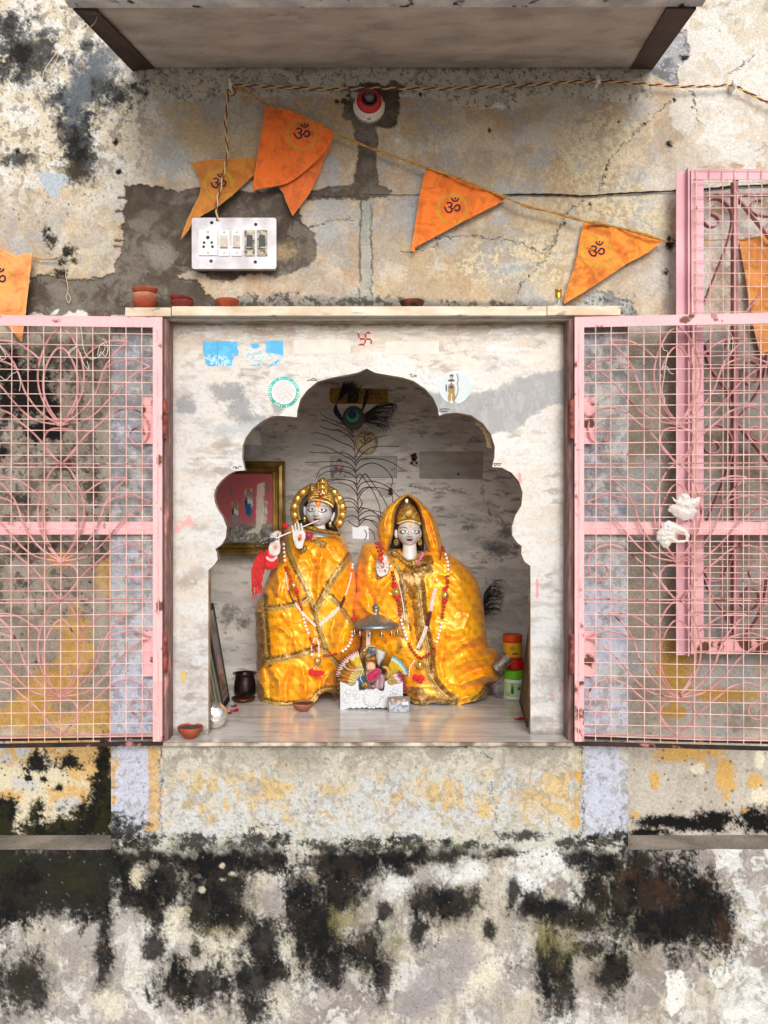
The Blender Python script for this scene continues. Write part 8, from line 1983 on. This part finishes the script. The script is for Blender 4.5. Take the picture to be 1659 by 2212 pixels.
# ------------------------------------------------------------------ vessels, jars, lamps on the marble floor
zf = Z_FLOOR + .0008
def onfl(px, y): return Vector((W(px, 0, y).x, y, zf))
diya(onfl(411, -.066), .0345, .032, M_terra, 'terracotta lamp with a dark bowl at the foot of the left pillar', base=.42, grp='clay lamps on the shrine floor')
diya(onfl(655, .245), .0335, .026, mat('rosy_terracotta', color=c(170, 104, 84, .85), rough=.85, var=c(150, 84, 64, .85), vscale=30, bump=.2), 'rosy clay lamp in front of the left statue', base=.42, grp='clay lamps on the shrine floor')
p = onfl(529, .40); cop = MB(); M_cop = mat('dark_copper', color=c(120, 70, 44), rough=.4, metal=.8, var=c(40, 28, 22), vscale=60)
cop.lathe([(.0005, 0), (.018, 0), (.030, .004), (.038, .010), (.0395, .0135), (.038, .0138), (.030, .008), (.0005, .004)], Matrix.Translation(p + Vector((0, -.03, 0))), 32, cap=False); obj('copper_dish', cop, M_cop, label='shallow dark copper dish in front of the dark metal pot', cat='dish', smooth=True)
lt = MB(); lt.lathe([(.0005, 0), (.032, 0), (.036, .004), (.037, .02), (.035, .045), (.031, .062), (.032, .068), (.041, .073), (.0415, .0745), (.036, .074), (.030, .068), (.030, .05), (.0005, .045)], Matrix.Translation(onfl(529, .47)), 36, cap=False); obj('metal_pot', lt, mat('dark_pot', color=c(66, 50, 50), rough=.3, metal=.75, var=c(36, 28, 30), vscale=30), label='dark metal water pot with a flared rim beside the left statue', cat='pot', smooth=True)
sv = MB(); sx = W(465, 0, .02).x; sc_ = Vector((sx - .006, .035, zf + .038))
for i in range(1):
    V = []; F = []; seg, rg = 40, 28
    for a_ in range(rg + 1):
        ph_ = math.pi * a_ / rg
        for k in range(seg):
            t_ = 2 * math.pi * k / seg; d_ = Vector((math.sin(ph_) * math.cos(t_), math.sin(ph_) * math.sin(t_), math.cos(ph_)))
            lobe = 1 - .10 * (abs(math.sin(4 * math.atan2(d_.z, d_.x) * .5 + .6)) < .12) + .03 * (vnoise(np.array([d_.x * 6 + 9]), np.array([d_.z * 6 + 9]), 4)[0] - .5)
            V.append(sc_ + Vector((d_.x * .037, d_.y * .032, d_.z * .038)) * lobe)
    for a_ in range(rg):
        for k in range(seg): F.append((a_ * seg + k, (a_ + 1) * seg + k, (a_ + 1) * seg + (k + 1) % seg, a_ * seg + (k + 1) % seg))
    sv.add(V, F)
obj('foil_coconut', sv, mat('silver_foil', color=c(232, 230, 224), rough=.24, metal=.85, rust=c(90, 70, 60), rscale=30, rlo=.66, bump=1, bscale=120), label='silver foil wrapped coconut half hidden by the left pillar', cat='coconut', smooth=True)
# jars on the right
def jar(px, y, z0, prof, m, cap, capm, lab, band=None):
    p = Vector((W(px, 0, y).x, y, z0)); t = thing('jar', tuple(p), lab, 'jar')
    b = MB(); b.lathe(prof, Matrix.Translation(p), 32); obj('body', b, m, parent=t, smooth=False).data.shade_smooth()
    b = MB(); b.lathe(cap, Matrix.Translation(p), 32); obj('lid', b, capm, parent=t, bevel=.0008)
    if band:
        b = MB(); b.lathe(band[0], Matrix.Translation(p), 32, cap=False); obj('label', b, band[1], parent=t, smooth=True)
    return t, p
M_gl = mat('green_lid', color=c(110, 190, 40, .85), rough=.4); s_j = K * (D + .40) / D
hb = 66 * s_j
t, p = jar(1111, .42, zf, [(.0005, 0), (.034, 0), (.0365, .004), (.0365, .062), (.032, .070), (.0005, .070)], mat('jar_white_plastic', color=c(226, 228, 214, .9), rough=.35), [(.0005, .068), (.036, .068), (.0375, .072), (.0375, .093), (.035, .096), (.0005, .096)], M_gl, 'white jar with a green lid and green label at the right of the veiled statue',
       ([(.0369, .012), (.0370, .058)], mat('green_label', color=c(150, 200, 110, .85), rough=.4, var=c(206, 220, 180, .85), vscale=30, vstretch=(1, 1, 1))))
b = MB(); 
for (a_, z_, w_, h_) in ((-1.9, .022, .008, .032), (-1.32, .034, .011, .012)):
    for i in range(5):
        q = a_ + (i - 2) * w_ / 5 / .037; b.box((p.x + .0374 * math.cos(q) - .0008, p.y + .0374 * math.sin(q) - .0004, p.z + z_), (p.x + .0374 * math.cos(q) + .0008, p.y + .0374 * math.sin(q) + .0004, p.z + z_ + h_ * (.7 + .3 * (i % 2))))
obj('label_print', b, mat('dark_green_print', color=c(50, 84, 50), rough=.5), parent=t)
zj = zf + .0965
t, p2 = jar(1113, .43, zj, [(.0005, 0), (.022, 0), (.024, .002), (.024, .012), (.0005, .012)], mat('red_jar', color=c(176, 22, 26, .9), rough=.25, coat=.3), [(.0005, -.0003), (.0295, -.0003), (.0305, .004), (.0305, .022), (.029, .024), (.024, .026), (.024, .034), (.0005, .034)], mat('red_lid', color=c(206, 24, 26, .9), rough=.3), 'small red lidded jar between the orange jar and the green lidded jar')
zj2 = zj + .0345
t, p3 = jar(1107, .44, zj2, [(.0005, 0), (.029, 0), (.0305, .003), (.0305, .054), (.0005, .054)], mat('orange_jar', color=c(214, 84, 24, .9), rough=.4), [(.0005, .0545), (.0315, .0545), (.0322, .057), (.0322, .076), (.031, .078), (.0005, .078)], mat('orange_lid', color=c(214, 72, 20, .9), rough=.4), 'orange jar with a yellow label, topmost of the three stacked jars',
        ([(.0309, .006), (.0309, .052)], mat('yellow_label', color=c(232, 176, 40, .9), rough=.4)))
b = MB()
for k, wn_ in enumerate((3, 5, 5)):
    for i in range(wn_):
        q = -1.66 + (i - wn_ / 2) * .10; b.box((p3.x + .0312 * math.cos(q) - .001, p3.y + .0312 * math.sin(q) - .0003, p3.z + .040 - k * .005), (p3.x + .0312 * math.cos(q) + .001, p3.y + .0312 * math.sin(q) + .0003, p3.z + .043 - k * .005))
for i in range(7):
    q = -1.70 + i * .09; b.box((p3.x + .0312 * math.cos(q) - .0012, p3.y + .0312 * math.sin(q) - .0003, p3.z + .014), (p3.x + .0312 * math.cos(q) + .0012, p3.y + .0312 * math.sin(q) + .0003, p3.z + .020))
obj('label_print', b, mat('brown_print', color=c(120, 60, 24), rough=.5), parent=t)
# sequinned roll and crumpled cloth by the jars
sq = MB(); a0, a1 = W(1070, 1446, .36), W(1099, 1418, .36)
M_sq = mat('silver_sequins', color=c(196, 186, 176), rough=.3, metal=.7, var=c(70, 64, 60), vscale=300, bump=1, bscale=400)
sq.tube([a0, a0.lerp(a1, .5), a1], .017, 14); R_ = random.Random(8)
for i in range(90):
    t_ = R_.random(); d_ = (a1 - a0).normalized(); n_ = d_.orthogonal(); q = Quaternion(d_, R_.uniform(0, 6.28)) @ n_; sq.ball(a0.lerp(a1, t_) + q * .0172, .0016, 5, 4)
obj('sequin_roll', sq, M_sq, label='roll of silver sequinned cloth poking out beside the jars', cat='cloth roll')
relief('cloth_bundle', [(1072,1462),(1090,1452),(1102,1462),(1104,1490),(1098,1508),(1080,1510),(1064,1500),(1060,1480)], .44, .03, 14, mat('dark_cloth', color=c(70, 62, 70), rough=.9, var=c(160, 150, 150), vscale=50, bump=1, bscale=60), None, step=1.8).__setitem__('category', 'cloth')
bpy.data.objects['cloth_bundle']['label'] = 'small dark crumpled cloth bundle left of the green lidded jar'
# rose petals
M_pet = mat('rose_petal', color=c(190, 8, 70, .9), rough=.5, var=c(140, 4, 44, .9), vscale=120)
def petal(px, y, r, rot, label, grp):
    p = onfl(px, y); b = MB(); V = []; F = []; n = 12; m_ = 5
    for j in range(m_ + 1):
        for i in range(n):
            a_ = 2 * math.pi * i / n; q = r * j / m_; x_, y_ = q * math.cos(a_) * 1.3, q * math.sin(a_) * .9
            xr, yr = x_ * math.cos(rot) - y_ * math.sin(rot), x_ * math.sin(rot) + y_ * math.cos(rot)
            V.append(p + Vector((xr, yr, .001 + .55 * (j / m_) ** 2 * r * (.5 + .5 * math.sin(a_ * 2 + rot)))))
    for j in range(m_):
        for i in range(n): F.append((j * n + i, (j + 1) * n + i, (j + 1) * n + (i + 1) % n, j * n + (i + 1) % n))
    b.add(V, F); o = obj('rose_petal', b, M_pet, label=label, cat='petal', group=grp, smooth=True)
    md = o.modifiers.new('t', 'SOLIDIFY'); md.thickness = .0006
g1 = 'rose petals scattered beside the leaning pictures'
petal(481, .285, .0085, .2, 'deep red petal nearest the leaning oval picture', g1); petal(505, .30, .009, -.2, 'flat red petal nearest the dark pot', g1); petal(477, .215, .008, .9, 'crimson petal touching the foil coconut', g1); petal(493, .205, .0085, .1, 'pink petal with a pale curled middle, lowest of its cluster', g1); petal(506, .235, .011, .5, 'long magenta petal pointing to the right', g1)
petal(1121, .13, .012, .1, 'magenta petal alone on the floor beside the right pillar', None)
